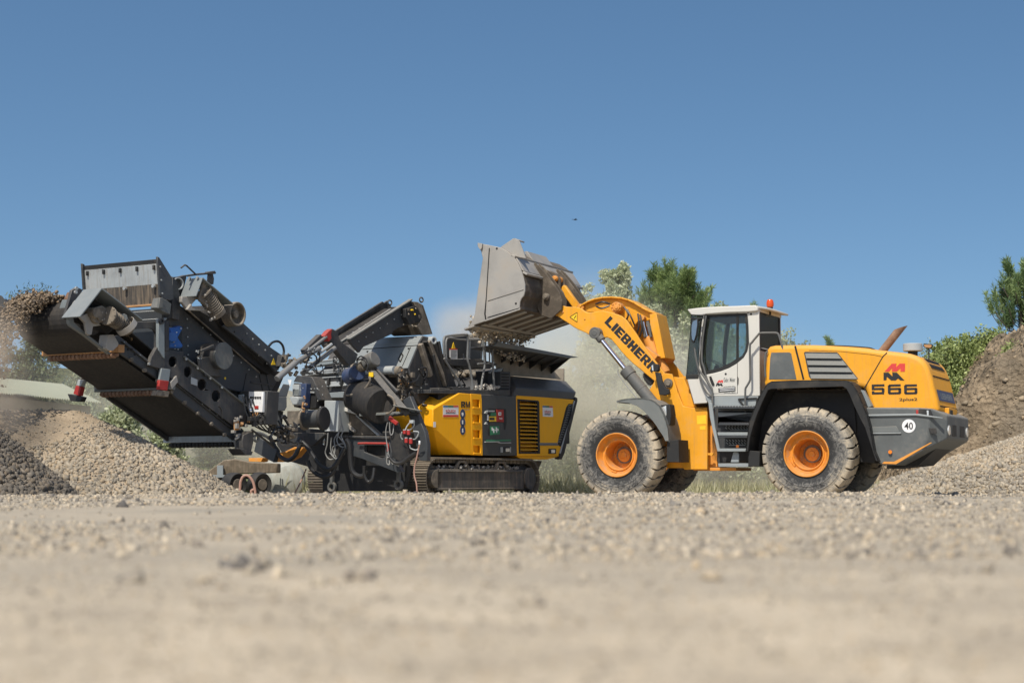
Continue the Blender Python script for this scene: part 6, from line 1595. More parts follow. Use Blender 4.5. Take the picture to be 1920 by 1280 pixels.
# ================= air sifter, receiving box, upper conveyor =================
mb = MB(); cw(mb, [(341, 574), (352, 580), (372, 598), (489, 700), (508, 700), (522, 712), (508, 735), (500, 742), (455, 736), (418, 727), (352, 675), (341, 660)], .86, 2.1); sif = mb.build('air_sifter', M['anth_clean'], crusher, bevel=.015)
mb = MB(); a = CF.W(418, 667, .50); mb.cyl(a, Vector((a.x, 1.0, a.z)), .235, 36); fno = mb.build('fan_drum', M['anth'], sif, bevel=.01)
mb = MB(); mb.cyl(Vector((a.x, .47, a.z)), Vector((a.x, .50, a.z)), .235, 36); mb.build('fan_cover', M['cwgrey'], fno, bevel=.004)
mb = MB(); mb.beam(CF.W(376, 658, .45), CF.W(400, 648, .45), .04, .04); mb.beam(CF.W(372, 668, .5), CF.W(376, 690, .5), .05, .05); mb.hull([CF.W(x, y, w) for x, y in ((370, 672), (392, 668), (402, 690), (418, 705), (385, 705)) for w in (.6, .9)]); mb.build('fan_mount', M['anth'], fno)
fittings('fan_bolt', M['galv'], fno, (368, 652, 382, 684), .5, 8, 71, .015, .03)
mb = MB(); p = CF.W(422, 709, .855); mb.cyl(p, p + Vector((0, -.004, 0)), .024, 12); mb.build('yellow_dot', M['decalyellow'], sif, bevel=0)
for q in ([(505, 690), (535, 700), (520, 735), (508, 735)],):
    mb = MB(); cw(mb, q, .9, 2.0); mb.build('sifter_end', M['black'], sif)
# receiving box on top of the main conveyor
mb = MB(); cw(mb, Z1([(1641, 115), (1665, 125), (1790, 325), (1805, 430), (1815, 560), (1780, 575), (1700, 560), (1672, 520), (1660, 400), (1645, 180)]), .60, .64); rbx = mb.build('receiving_box', M['anth_clean'], crusher, bevel=.008)
q = kw(Z1([(1641, 115), (1665, 125), (1790, 325), (1805, 430), (1672, 430), (1660, 400), (1645, 180)]), .60); mb = MB(); mb.extr([Vector((p.x, 2.36, p.z)) for p in q], (0, .04, 0)); mb.build('far_plate', M['anth'], rbx)
t0_, t1_, t2_, t3_ = kw(Z1([(1643, 142), (1648, 190), (1662, 402), (1672, 605)]), .64)
mb = MB(); mb.extr([t0_, t1_, t1_ + Vector((.03, 0, 0)), t0_ + Vector((.03, 0, 0))], (0, 1.72, 0)); mb.build('top_channel', M['black'], rbx)
mb = MB(); mb.extr([t1_, t2_, t2_ + Vector((.02, 0, 0)), t1_ + Vector((.02, 0, 0))], (0, 1.72, 0)); gpn = mb.build('front_panel', M['galv'], rbx, bevel=.003)
mb = MB()
for k in range(5): mb.bb((t1_.x - .035, .70 + k * .39, t1_.z - .10), (t1_.x + .01, .74 + k * .39, t1_.z - .02))
mb.build('panel_hook', M['black'], gpn)
mb = MB(); mb.extr([t2_ + Vector((-.01, 0, 0)), t3_ + Vector((-.01, 0, 0)), t3_ + Vector((.01, 0, 0)), t2_ + Vector((.01, 0, 0))], (0, 1.66, 0)); mb.build('rubber_curtain', M['rubcurt'] if 'rubcurt' in M else paint('dusty_rubber_curtain', (0.05, 0.045, 0.04), rough=.8, dust=.3, streak=.9, grime=.3), rbx, bevel=0)
for k in range(2):
    mb = MB(); p = kw(Z1([(1640, 425)]), .66)[0]; mb.cyl((p.x - .05, .72 + k * .66, p.z), (p.x, .72 + k * .66, p.z), .03, 10); mb.build('curtain_bolt', M['galv'], rbx, bevel=0)
for (yn, hgt, mn, u_) in ((607, 18, 'wood', 0), (672, 8, 'lightgrey', .05), (762, 8, 'lightgrey', .02)):
    p = kw(Z1([(1660, yn)]), .64)[0]; mb = MB(); mb.bb((p.x - .04 + u_, .64, p.z - hgt / 5.565 * 28 / 3200 * 1.2), (p.x + .05 + u_, 1.9, p.z)); mb.build('box_rail', M[mn], rbx)
mb = MB(); a, b_ = kw([(303, 558), (303, 572)], .50); cw(mb, Z1([(1672, 545), (1740, 570), (1790, 610), (1775, 720), (1700, 690), (1640, 650)]), .46, .62); cw(mb, Z1([(1668, 545), (1700, 545), (1705, 650), (1660, 655)]), .42, .47); mb.build('roller_support', M['cwgrey'], rbx)
mb = MB(); cw(mb, Zm([(775, 300), (905, 285), (905, 310), (870, 330), (872, 900), (840, 870), (782, 770), (775, 640)]), .60, .66); frp = mb.build('support_frame', M['greyblue'], crusher, bevel=.006)
mb = MB(); p = CF.W(*Zm([(820, 335)])[0], .58); mb.lathe(p, (0, 1, 0), [(.028, -.02), (.055, -.02), (.055, .02), (.028, .02)], 18, closed=True); mb.build('frame_eye', M['anth'], frp, bevel=0)
mb = MB(); cw(mb, Zm([(876, 330), (938, 330), (940, 780), (876, 780)]), .64, .9); cw(mb, Zm([(430, 345), (775, 345), (775, 640), (740, 520), (700, 460), (640, 440), (430, 455)]), .70, .74); mb.build('side_web', M['anth'], frp)
mb = MB(); cw(mb, Zm([(760, 720), (865, 910), (880, 1000), (840, 1060), (640, 1000), (680, 860)]), .62, .70); mb.build('lower_web', M['anth'], frp)
mb = MB(); cw(mb, Zm([(945, 430), (1040, 430), (1100, 400), (1155, 430), (1100, 540), (1075, 580), (1150, 690), (1145, 735), (1100, 740), (945, 735)]), .70, .84); mbo = mb.build('blue_gear_motor', M['blue'], crusher, bevel=.02)
mb = MB(); mb.cyl(CF.W(*Zm([(985, 570)])[0], .72), CF.W(*Zm([(985, 570)])[0], .62), .085, 24); mb.build('motor_cap', M['blue'], mbo, bevel=.01)
fittings('motor_bolt', M['galv'], mbo, (325, 612, 340, 656), .66, 8, 72, .015, .03)
mb = MB(); cw(mb, Zm([(890, 780), (1160, 790), (1165, 860), (1165, 1170), (1100, 1150), (1100, 850), (890, 800)]), .66, .72); cw(mb, [(310, 560), (341, 574), (345, 600), (348, 612), (318, 612)], .8, .9); cw(mb, Z1([(1800, 330), (1840, 360), (1890, 560), (1870, 780), (1800, 760)]), .7, .95); mb.build('motor_bracket', M['anth'], mbo)

# upper conveyor
up_near = Z3([(850, 690), (900, 720), (1180, 975), (1340, 1085), (1330, 1180), (1300, 1232), (1260, 1260), (1190, 1165), (690, 765), (730, 740)])
mb = MB(); cw(mb, up_near, .60, .66); upo = mb.build('upper_conveyor', M['anth_clean'], crusher, bevel=.008)
q = kw(up_near, .60); mb = MB(); mb.extr([Vector((p.x, 1.5, p.z)) for p in q], (0, .06, 0)); mb.build('far_side_frame', M['anth'], upo)
a = CF.W(424, 590, .66); b_ = CF.W(505, 668, .66); r_ = .19
dv_ = (b_ - a).normalized(); nv = Vector((-dv_.z, 0, dv_.x)); nv = nv if nv.z > 0 else -nv
mb = MB(); pr = []
for i in range(11):
    t = math.pi * i / 10; pr.append(a + nv * math.cos(t) * r_ - dv_ * math.sin(t) * r_)
pr += [b_ - nv * r_, b_ + nv * r_ * .2]
mb.extr([Vector((p.x, .72, p.z)) for p in pr], (0, .74, 0)); mb.build('upper_belt', M['rubber'], upo, bevel=0, ang=60)
mb = MB(); mb.cyl((a.x, .50, a.z), (a.x, .58, a.z), .19, 28); mb.cyl((a.x, .42, a.z), (a.x, .50, a.z), .07, 14); mb.lathe((a.x, .5, a.z), (0, 1, 0), [(.18, -.12), (.215, -.12), (.215, .10), (.18, .10)], 32, closed=True); mb.build('head_drum', M['dusty'], upo, bevel=.01)
# dark solid in place of the shaded gap, lower strip
mb = MB(); mb.extr([Vector((p.x, .78, p.z)) for p in kw(Z3([(300, 590), (420, 590), (700, 760), (1190, 1165), (1300, 1240), (1180, 1290), (690, 950)]), .78)], (0, .6, 0)); mb.build('dark_gap_fill', M['dark'], upo, bevel=0)
mb = MB(); mb.beam(CF.W(352, 581, .76), CF.W(487, 699, .76), .03, .02); mb.build('edge_strip', M['dusty'], upo)
# motor cover
mb = MB(); A = CF.W(*Z3([(468, 238)])[0], .34); B = CF.W(*Z3([(800, 522)])[0], .34); C_ = CF.W(*Z3([(396, 438)])[0], .34)
for P0, P1 in ((A, B), (A, C_)):
    d_ = (P1 - P0); nn_ = Vector((-d_.z, 0, d_.x)).normalized() * .010
    mb.extr([P0 + nn_, P1 + nn_, P1 - nn_, P0 - nn_], (0, .36, 0))
mvo = mb.build('motor_cover', M['guardgrey'], upo, bevel=.004)
for x, y in Z3([(330, 240), (415, 235), (292, 365), (378, 357)]):
    p = CF.U(x, y, A.x - .03); mb = MB(); mb.cyl(p, p + Vector((-.03, 0, 0)), .022, 10); mb.build('cover_bolt', M['galv'], mvo, bevel=0)
mb = MB(); mb.hull([CF.W(x, y, w) for x, y in Z3([(470, 260), (640, 420), (620, 560), (540, 575), (400, 480)]) for w in (.42, .62)]); g2 = mb.build('gear_motor', M['dusty'], upo, bevel=.03)
a = CF.W(*Z3([(470, 400)])[0], .50); b_ = CF.W(*Z3([(640, 640)])[0], .44); finned_motor(g2, a, b_ - a, .145, (b_ - a).length)
fittings('gearbox_bolt', M['bucket'], g2, (384, 548, 414, 600), .40, 12, 82, .02, .05)
mb = MB(); cw(mb, Z3([(300, 580), (345, 520), (360, 570), (450, 580), (560, 585), (640, 560), (640, 580), (560, 600), (310, 590)]), .5, .56); cw(mb, Z3([(240, 440), (400, 440), (400, 470), (300, 580), (240, 500)]), .55, .62); mb.build('motor_base', M['bucket'], g2)
mb = MB(); cw(mb, Z3([(140, 228), (220, 225), (285, 205), (290, 240), (240, 440), (210, 500), (130, 460), (125, 220)]), .80, .9); mb.build('cover_bracket', M['anth'], upo)
mb = MB(); mb.lathe(CF.W(*Z3([(205, 300)])[0], .76), (.2, 1, 0), [(.09, 0), (.105, 0), (.105, .06), (.09, .06)], 24, closed=True); mb.build('pipe_ring', M['lightgrey'], upo, bevel=0)
mb = MB(); mb.tube([CF.W(x, y, .5) for x, y in Z3([(228, 130), (270, 97), (290, 105), (390, 200)])], .016, 8, smooth=0); mb.tube([CF.W(x, y, .55) for x, y in Z3([(290, 215), (400, 200), (605, 182)])], .020, 8, smooth=0); cw(mb, Z3([(540, 180), (575, 165), (592, 250), (585, 310), (530, 280)]), .55, .60); cw(mb, Z3([(535, 170), (605, 160), (605, 195), (540, 195)]), .5, .6); mb.build('antenna_bar', M['anth'], upo)
mb = MB(); mb.tube([CF.W(x, y, .62) for x, y in Z3([(1190, 980), (1230, 940), (1290, 930), (1335, 970), (1352, 1030), (1345, 1080)])], .022, 8); mb.build('looped_hose', M['hose'], upo, bevel=0)
mb = MB(); cw(mb, Z3([(1215, 1185), (1240, 1115), (1262, 1185)]), .594, .60); mb.build('warning_triangle', M['decalyellow'], upo, bevel=0)
mb = MB(); cw(mb, Z3([(1330, 1080), (1430, 1070), (1435, 1090), (1380, 1110), (1370, 1200), (1310, 1200)]), .5, .75); mb.build('tail_bracket', M['anth'], upo)
fittings('tail_fitting', M['dusty'], upo, (528, 662, 560, 690), .45, 12, 73, .03, .08)
# ---------------- control box ----------------
uc = CF.W(494, 750, .30).x
mb = MB(); cu(mb, Z4([(800, 215), (1030, 218), (1015, 540), (760, 540), (740, 250)]), uc + .02, uc + .35); cbo = mb.build('control_cabinet', M['anth'], crusher, bevel=.01)
mb = MB(); cu(mb, Z4([(850, 224), (990, 228), (985, 424), (850, 420)]), uc - .03, uc + .03); dro_ = mb.build('cabinet_door', M['decalwhite'], cbo, bevel=.008)
mb = MB()
for k in range(5): cu(mb, Z4([(863 + k * 22, 272), (878 + k * 22, 272), (878 + k * 22, 292), (863 + k * 22, 290)]), uc - .045, uc - .03)
cu(mb, Z4([(855, 315), (866, 315), (866, 328), (855, 328)]), uc - .045, uc - .03); mb.build('switch', M['black'], dro_, bevel=0)
mb = MB(); cu(mb, Z4([(905, 360), (942, 360), (942, 390), (905, 390)]), uc - .045, uc - .03); mb.build('main_switch', M['red'], dro_, bevel=.003)
mb = MB(); cu(mb, Z4([(855, 398), (895, 400), (895, 408), (855, 406)]), uc - .035, uc - .03); mb.build('blue_label', M['blue'], dro_, bevel=0)
mb = MB(); cu(mb, Z4([(750, 255), (798, 250), (798, 352), (752, 348)]), uc - .02, uc + .02); cu(mb, Z4([(750, 425), (795, 430), (792, 470), (752, 475)]), uc - .02, uc + .02); mb.build('grey_strip', M['lightgrey'], cbo)
mb = MB(); cu(mb, Z4([(752, 350), (797, 354), (795, 420), (752, 420)]), uc - .025, uc + .02); mb.build('blue_strip', M['blue'], cbo)
mb = MB(); cu(mb, Z4([(600, 195), (745, 210), (745, 480), (610, 540)]), uc + .1, uc + .3); mb.build('side_plate', M['anth_clean'], cbo)
mb = MB()
for x in (895, 915, 935):
    mb.tube([CF.U(x_, y_, uc - .03) for x_, y_ in Z4([(x, 424), (x, 445), (x - 30, 480), (x - 60, 520)])], .012, 6)
mb.build('cable_tail', M['wood'], cbo, bevel=0)
fittings('cable_box', M['black'], cbo, (470, 775, 498, 795), .25, 10, 74, .04, .09)
clutter('loose_hose', M['hose'], crusher, (500, 780, 570, 830), .3, 12, 75, .015, .03, lens=1.0)
fittings('grimy_fitting', M['dusty'], crusher, (505, 785, 560, 825), .35, 18, 76, .04, .12)

# panel seams, stiffeners and bolt rows on the big plates
mb = MB()
for a_, b2 in (((455, 735), (462, 700)), ((486, 702), (494, 738))):
    mb.beam(CF.W(*a_, .855), CF.W(*b2, .855), .010, .008, (0, 1, 0))
mb.build('panel_seam', M['dark'], sif, bevel=0)
mb = MB(); mb.beam(CF.W(500, 702, .85), CF.W(508, 738, .85), .03, .03); mb.beam(CF.W(470, 716, .85), CF.W(512, 722, .85), .02, .03); mb.build('stiffener', M['anth_clean'], sif)
rr = random.Random(77)
def bolt_row(parent, p, q, n, w, r=.014, mat='galv'):
    for i in range(n):
        t = i / (n - 1); c = CF.W(p[0] + (q[0] - p[0]) * t, p[1] + (q[1] - p[1]) * t, w)
        b0_ = MB(); b0_.cyl(c, c + Vector((0, -.016, 0)), r, 6); b0_.build('bolt_head', M[mat], parent, bevel=0)
bolt_row(sif, (350, 598), (352, 665), 5, .855); bolt_row(sif, (380, 614), (480, 706), 8, .855); bolt_row(mco, (232, 642), (292, 690), 5, .695); bolt_row(mco, (350, 737), (436, 798), 7, .695)
bolt_row(upo, (462, 625), (520, 677), 6, .595); bolt_row(upo, (440, 622), (500, 682), 5, .595, mat='anth'); bolt_row(rco, (672, 640), (752, 590), 7, .615); bolt_row(rbx, (300, 500), (304, 550), 3, .595)
bolt_row(hso, (790, 660), (800, 720), 4, .345)
mb = MB(); mb.beam(CF.W(228, 640, .68), CF.W(440, 808, .68), .04, .018); mb.build('frame_flange', M['anth'], mco)
mb = MB()
for k in range(8):
    t = (k + .5) / 8; c = CF.W(236 + 200 * t, 650 + 162 * t, .66); mb.cyl(c + Vector((0, .0, -.12)), c + Vector((0, .06, -.12)), .035, 12)
mb.build('roller_end', M['dusty'], mco, split=False)
mb = MB()
for k in range(5):
    mb.tube([CF.W(455 + 6 * k, 742 + 2 * k, .5), CF.W(462 + 7 * k, 775, .45), CF.W(480 + 9 * k, 800 + 3 * k, .4), CF.W(520 + 8 * k, 815 + 4 * k, .5)], .014, 6)
mb.build('cable_loom', M['hose'], crusher, bevel=0)
# ================================================================== LAND
def vnoise(x, y, seed=0):
    """smooth value noise, vectorised"""
    xi = np.floor(x).astype(np.int64); yi = np.floor(y).astype(np.int64); fx = x - xi; fy = y - yi
    fx = fx * fx * (3 - 2 * fx); fy = fy * fy * (3 - 2 * fy)
    def h(a, b):
        n = (a * 374761393 + b * 668265263 + seed * 1442695041) & 0x7fffffff
        n = (n ^ (n >> 13)) * 1274126177 & 0x7fffffff
        return ((n ^ (n >> 16)) & 0xffff) / 65535.0
    return (h(xi, yi) * (1 - fx) + h(xi + 1, yi) * fx) * (1 - fy) + (h(xi, yi + 1) * (1 - fx) + h(xi + 1, yi + 1) * fx) * fy
def fbm(x, y, o=4, seed=0):
    s = 0; a = .5
    for k in range(o): s = s + a * (vnoise(x * 2 ** k, y * 2 ** k, seed + k) - .5); a *= .5
    return s
def ground_z(x, y):
    x = np.asarray(x, float); y = np.asarray(y, float)
    crest = .262 - .03 * np.clip((np.abs(x - .4) - 2.9) / 1.0, 0, 1)
    base = np.where(y < 17, .205 + (crest - .205) * np.clip(y / 17, 0, 1) ** 1.5, crest * (1 - np.clip((y - 17.5) / 8.5, 0, 1) ** 1.0))
    amp = np.where(y < 24, 1.0, .4)
    z = base + amp * (.030 * fbm(x * .6, y * .35, 3, 3) + .012 * fbm(x * 3, y * 3, 3, 9))
    z = z - .018 * np.exp(-(((x + .50) / .10) ** 2 + ((y - 3.6) / .12) ** 2)) * 1.3 - .014 * np.exp(-(((x + .33) / .10) ** 2 + ((y - 3.3) / .12) ** 2))
    for yc, xs_, wd, dp in ((13.6, .05, .32, .022), (12.5, .05, .32, .022), (8.2, -.10, .22, .020), (7.4, -.10, .22, .020), (4.6, .12, .10, .012)):
        z = z - dp * np.exp(-((y - yc - xs_ * x - .25 * np.sin(x * .5)) / wd) ** 2) * (.7 + .6 * fbm(x * 5, y * 2, 2, 33))
    far = np.clip((y - 60) / 40, 0, 1)
    return z + far * 1.0
def mesh_np(name, V, F, mats, parent=None, smooth=False, attrs=None):
    """V (n,3), F (m,k) all faces with k corners"""
    me = bpy.data.meshes.new(name)
    V = np.ascontiguousarray(V, dtype='f'); F = np.ascontiguousarray(F, dtype='i')
    m, k = F.shape
    me.vertices.add(len(V)); me.vertices.foreach_set('co', V.ravel())
    me.loops.add(m * k); me.loops.foreach_set('vertex_index', F.ravel())
    me.polygons.add(m); me.polygons.foreach_set('loop_start', np.arange(0, m * k, k, dtype='i'))
    me.update(calc_edges=True)
    if smooth: me.polygons.foreach_set('use_smooth', np.ones(m, dtype=bool))
    for an, arr in (attrs or {}).items():
        a = me.attributes.new(an, 'FLOAT', 'POINT'); a.data.foreach_set('value', np.ascontiguousarray(arr, dtype='f'))
    me.materials.append(mats)
    o = bpy.data.objects.new(name, me); col.objects.link(o)
    if parent: o.parent = parent
    return o
def grid(xs, ys, zf):
    X, Y_ = np.meshgrid(xs, ys); Zz = zf(X, Y_)
    V = np.stack([X, Y_, Zz], -1).reshape(-1, 3); nx = len(xs); ny = len(ys)
    i = np.arange(nx - 1)[None, :] + np.arange(ny - 1)[:, None] * nx
    F = np.stack([i, i + 1, i + nx + 1, i + nx], -1).reshape(-1, 4)
    return V, F
def earth_mat(name, c1, c2, scale=3.0, bump=.6, dist=.03, fine=60, c3=None, detail=10, near=None):
    m, nt, N, L, b = newmat(name)
    geo = N.new("ShaderNodeNewGeometry")
    n1 = N.new("ShaderNodeTexNoise"); n1.inputs['Scale'].default_value = scale; n1.inputs['Detail'].default_value = detail; n1.inputs['Roughness'].default_value = .62
    n2 = N.new("ShaderNodeTexNoise"); n2.inputs['Scale'].default_value = fine; n2.inputs['Detail'].default_value = 3
    v = N.new("ShaderNodeTexVoronoi"); v.inputs['Scale'].default_value = fine * .6
    n3 = N.new("ShaderNodeTexNoise"); n3.inputs['Scale'].default_value = scale * .22; n3.inputs['Detail'].default_value = 3
    for n in (n1, n2, v, n3): L.new(geo.outputs['Position'], n.inputs['Vector'])
    r = N.new("ShaderNodeValToRGB"); r.color_ramp.elements[0].position = .35; r.color_ramp.elements[1].position = .65
    r.color_ramp.elements[0].color = (*c1, 1); r.color_ramp.elements[1].color = (*c2, 1); L.new(n1.outputs[0], r.inputs[0])
    mx = N.new("ShaderNodeMixRGB"); mx.blend_type = 'MULTIPLY'; mx.inputs[0].default_value = .55
    r2 = N.new("ShaderNodeValToRGB"); r2.color_ramp.elements[0].position = .25; r2.color_ramp.elements[0].color = (.5, .49, .48, 1); r2.color_ramp.elements[1].position = .7; r2.color_ramp.elements[1].color = (1.15, 1.12, 1.08, 1)
    L.new(n2.outputs[0], r2.inputs[0]); L.new(r.outputs[0], mx.inputs[1]); L.new(r2.outputs[0], mx.inputs[2])
    o = mx.outputs[0]
    if c3:
        m3 = N.new("ShaderNodeMixRGB"); m3.inputs[2].default_value = (*c3, 1); rr = N.new("ShaderNodeMapRange"); rr.inputs[1].default_value = .48; rr.inputs[2].default_value = .62
        L.new(n3.outputs[0], rr.inputs[0])
        if near:      # the yard's last few metres are covered with finer, paler sand
            sp_ = N.new("ShaderNodeSeparateXYZ"); L.new(geo.outputs['Position'], sp_.inputs[0]); yr = N.new("ShaderNodeMapRange"); yr.inputs[1].default_value = near[0]; yr.inputs[2].default_value = near[1]; L.new(sp_.outputs[1], yr.inputs[0])
            n5 = N.new("ShaderNodeMath"); n5.operation = 'MULTIPLY_ADD'; n5.inputs[1].default_value = .5; n5.inputs[2].default_value = .5; L.new(rr.outputs[0], n5.inputs[0])
            n6 = N.new("ShaderNodeMath"); n6.operation = 'MULTIPLY'; L.new(n5.outputs[0], n6.inputs[0]); L.new(yr.outputs[0], n6.inputs[1]); L.new(n6.outputs[0], m3.inputs[0])
        else: L.new(rr.outputs[0], m3.inputs[0])
        L.new(o, m3.inputs[1]); o = m3.outputs[0]
    L.new(o, b.inputs['Base Color']); b.inputs['Roughness'].default_value = .95; b.inputs['Specular IOR Level'].default_value = .15
    bp = N.new("ShaderNodeBump"); bp.inputs['Strength'].default_value = bump; bp.inputs['Distance'].default_value = dist
    ad = N.new("ShaderNodeMath"); L.new(n2.outputs[0], ad.inputs[0]); L.new(v.outputs[0], ad.inputs[1]); L.new(ad.outputs[0], bp.inputs['Height']); L.new(bp.outputs[0], b.inputs['Normal'])
    return m
def stone_mat(name, c, var=.5, warm=.12):
    m, nt, N, L, b = newmat(name)
    a = N.new("ShaderNodeAttribute"); a.attribute_name = "tint"
    r = N.new("ShaderNodeValToRGB"); e = r.color_ramp
    e.elements[0].color = (c[0] * (1 - var), c[1] * (1 - var * .98), c[2] * (1 - var * .9), 1); e.elements[1].color = (c[0] * (1 + var * .75), c[1] * (1 + var * .7), c[2] * (1 + var * .62), 1)
    x = e.elements.new(.5); x.color = (*c, 1)
    x = e.elements.new(.72); x.color = (c[0] * (1.06 + warm * .5), c[1] * 1.02, c[2] * .90, 1)
    x = e.elements.new(.80); x.color = (c[0] * 1.1, c[1] * 1.1, c[2] * 1.12, 1)
    L.new(a.outputs['Fac'], r.inputs[0])
    geo = N.new("ShaderNodeNewGeometry"); n2 = N.new("ShaderNodeTexNoise"); n2.inputs['Scale'].default_value = 70; n2.inputs['Detail'].default_value = 4; L.new(geo.outputs['Position'], n2.inputs['Vector'])
    mr = N.new("ShaderNodeMapRange"); mr.inputs[3].default_value = .72; mr.inputs[4].default_value = 1.25; L.new(n2.outputs[0], mr.inputs[0])
    mx = N.new("ShaderNodeMixRGB"); mx.blend_type = 'MULTIPLY'; mx.inputs[0].default_value = 1; L.new(r.outputs[0], mx.inputs[1]); L.new(mr.outputs[0], mx.inputs[2])
    L.new(mx.outputs[0], b.inputs['Base Color']); b.inputs['Roughness'].default_value = .92; b.inputs['Specular IOR Level'].default_value = .2
    return m
CUBE = np.array([(-1, -1, -1), (1, -1, -1), (1, 1, -1), (-1, 1, -1), (-1, -1, 1), (1, -1, 1), (1, 1, 1), (-1, 1, 1)]) * .72
CUF = np.array([(0, 2, 1), (0, 3, 2), (4, 5, 6), (4, 6, 7), (0, 1, 5), (0, 5, 4), (1, 2, 6), (1, 6, 5), (2, 3, 7), (2, 7, 6), (3, 0, 4), (3, 4, 7)])
def stones(name, P, R, mat, parent=None, seed=1, jit=.36, patch=None):
    g = np.random.default_rng(seed); n = len(P)
    q = g.normal(size=(n, 4)); q /= np.linalg.norm(q, axis=1, keepdims=True)
    w, x, y, z = q.T
    Rm = np.stack([1 - 2 * (y * y + z * z), 2 * (x * y - z * w), 2 * (x * z + y * w), 2 * (x * y + z * w), 1 - 2 * (x * x + z * z), 2 * (y * z - x * w), 2 * (x * z - y * w), 2 * (y * z + x * w), 1 - 2 * (x * x + y * y)], -1).reshape(n, 3, 3)
    S = g.uniform(.5, 1.25, (n, 1, 3)); V = (CUBE[None] + g.uniform(-jit, jit, (n, 8, 3))) * S
    V = np.einsum('nij,nkj->nki', Rm, V) * np.asarray(R)[:, None, None] + np.asarray(P)[:, None, :]
    F = (CUF[None] + (np.arange(n) * 8)[:, None, None]).reshape(-1, 3)
    tint = g.random(n)
    if patch is not None: tint = np.clip(tint * .62 + patch * .38, 0, 1)
    tint = np.repeat(tint, 8)
    return mesh_np(name, V.reshape(-1, 3), F, mat, parent, attrs={'tint': tint})

G_EARTH = earth_mat('dusty_gravel_ground', (.39, .33, .25), (.58, .49, .365), scale=3.6, bump=.35, dist=.010, fine=55, c3=(.32, .28, .22), near=(2.2, 4.6))
ys = np.concatenate([np.linspace(-6, 1, 8), np.linspace(1.2, 8, 140), np.linspace(8.1, 28, 190), np.linspace(28.5, 70, 70), np.geomspace(72, 900, 30)])
xs = np.concatenate([-np.geomspace(400, 12.5, 26), np.linspace(-12, 12, 321), np.geomspace(12.5, 400, 26)])
V, F = grid(xs, ys, ground_z)
tag(mesh_np('ground', V, F, G_EARTH, smooth=True), kind='structure')
SM_G = stone_mat('pale_gravel_stone', (.40, .345, .265), .58)
g = np.random.default_rng(5)
def scatter(n, y0, y1, halfw, rlo, rhi, pw=2.5):
    y = g.uniform(y0, y1, n); x = g.uniform(-1, 1, n) * halfw(y)
    r = rlo + (rhi - rlo) * g.random(n) ** pw
    k = g.random(n) < np.clip(.55 + 2.6 * fbm(x * .55, y * .32, 3, 91), .06, 1); x, y, r = x[k], y[k], r[k]
    return np.stack([x, y, ground_z(x, y) + r * .15], -1), r
Ps, Rs = [], []
for a in ((34000, 11.5, 19.5, lambda y: y * .33 + .4, .004, .020, 3.0), (22000, 4.5, 12, lambda y: y * .33 + .4, .003, .014, 3), (16000, 1.2, 5, lambda y: y * .34 + .3, .0015, .006, 3), (500, 12, 19, lambda y: y * .33, .02, .038, 2.5), (110, 3, 12, lambda y: y * .33, .012, .026, 1.5),
          (9000, 15.5, 18, lambda y: y * .33 + .4, .006, .026, 2.6)):
    p, r = scatter(*a); Ps.append(p); Rs.append(r)
nbg = 170; yb = g.uniform(11, 18.5, nbg); xb = g.uniform(-1, 1, nbg) * yb * .33; rb = .012 + .024 * g.random(nbg) ** 2
xb = np.concatenate([xb, [-.64, -.67, -.60, -.31, -.35, .05, .62, -.95, .9, -.1]]); yb = np.concatenate([yb, [4.05, 4.1, 4.0, 3.72, 3.7, 3.0, 4.6, 5.2, 6.5, 6.1]]); rb = np.concatenate([rb, [.028, .022, .020, .018, .015, .010, .012, .018, .02, .016]])  # first of these added dark stones imitate the shade in the ground pits
tag(stones('dark_stones', np.stack([xb, yb, ground_z(xb, yb) + rb * .1], -1), rb, stone_mat('dark_loose_stone', (.21, .19, .165), .5), seed=14), 'larger dark stones on the pale yard gravel, a few standing in for shaded pits', 'stones', kind='stuff')
tag(stones('gravel', np.concatenate(Ps), np.concatenate(Rs), SM_G, seed=3), 'pale crushed stone and grit strewn over the dusty yard', 'gravel', kind='stuff')

# ---------------- heaps ----------------
def heap(name, label, cat, zf, x0, x1, y0, y1, base, smat, n, rlo, rhi, seed, step=.06, lift=.25):
    xs = np.arange(x0, x1, step); ys_ = np.arange(y0, y1, step)
    V, F = grid(xs, ys_, zf)
    o = mesh_np(name, V, F, base, smooth=True)
    tag(o, label, cat)
    gg = np.random.default_rng(seed)
    x = gg.uniform(x0, x1, n * 3); y = gg.uniform(y0, y1, n * 3); z = zf(x, y); k = z > ground_z(x, y) - .03
    if seed == 51: k = k & ~((z > .85 + .25 * (x + 8) + .8 * fbm(x * 1.5, y * 1.5, 2, 5)) & (x < -6.6) & (gg.random(len(x)) < .86))
    x, y, z = x[k][:n], y[k][:n], z[k][:n]
    r = (rlo + (rhi - rlo) * gg.random(len(x)) ** 2.2) * np.clip(1.45 - .55 * z / 1.1 + 1.2 * fbm(x * 1.3, y * 1.3, 2, seed), .6, 1.7)
    s = stones('loose_stones', np.stack([x, y, z + r * lift], -1), r, smat, o, seed, patch=np.clip(.5 + 2.2 * fbm(x * .9 + y * .3, z * 2.4, 3, seed + 1), 0, 1))
    s['kind'] = 'stuff'; return o
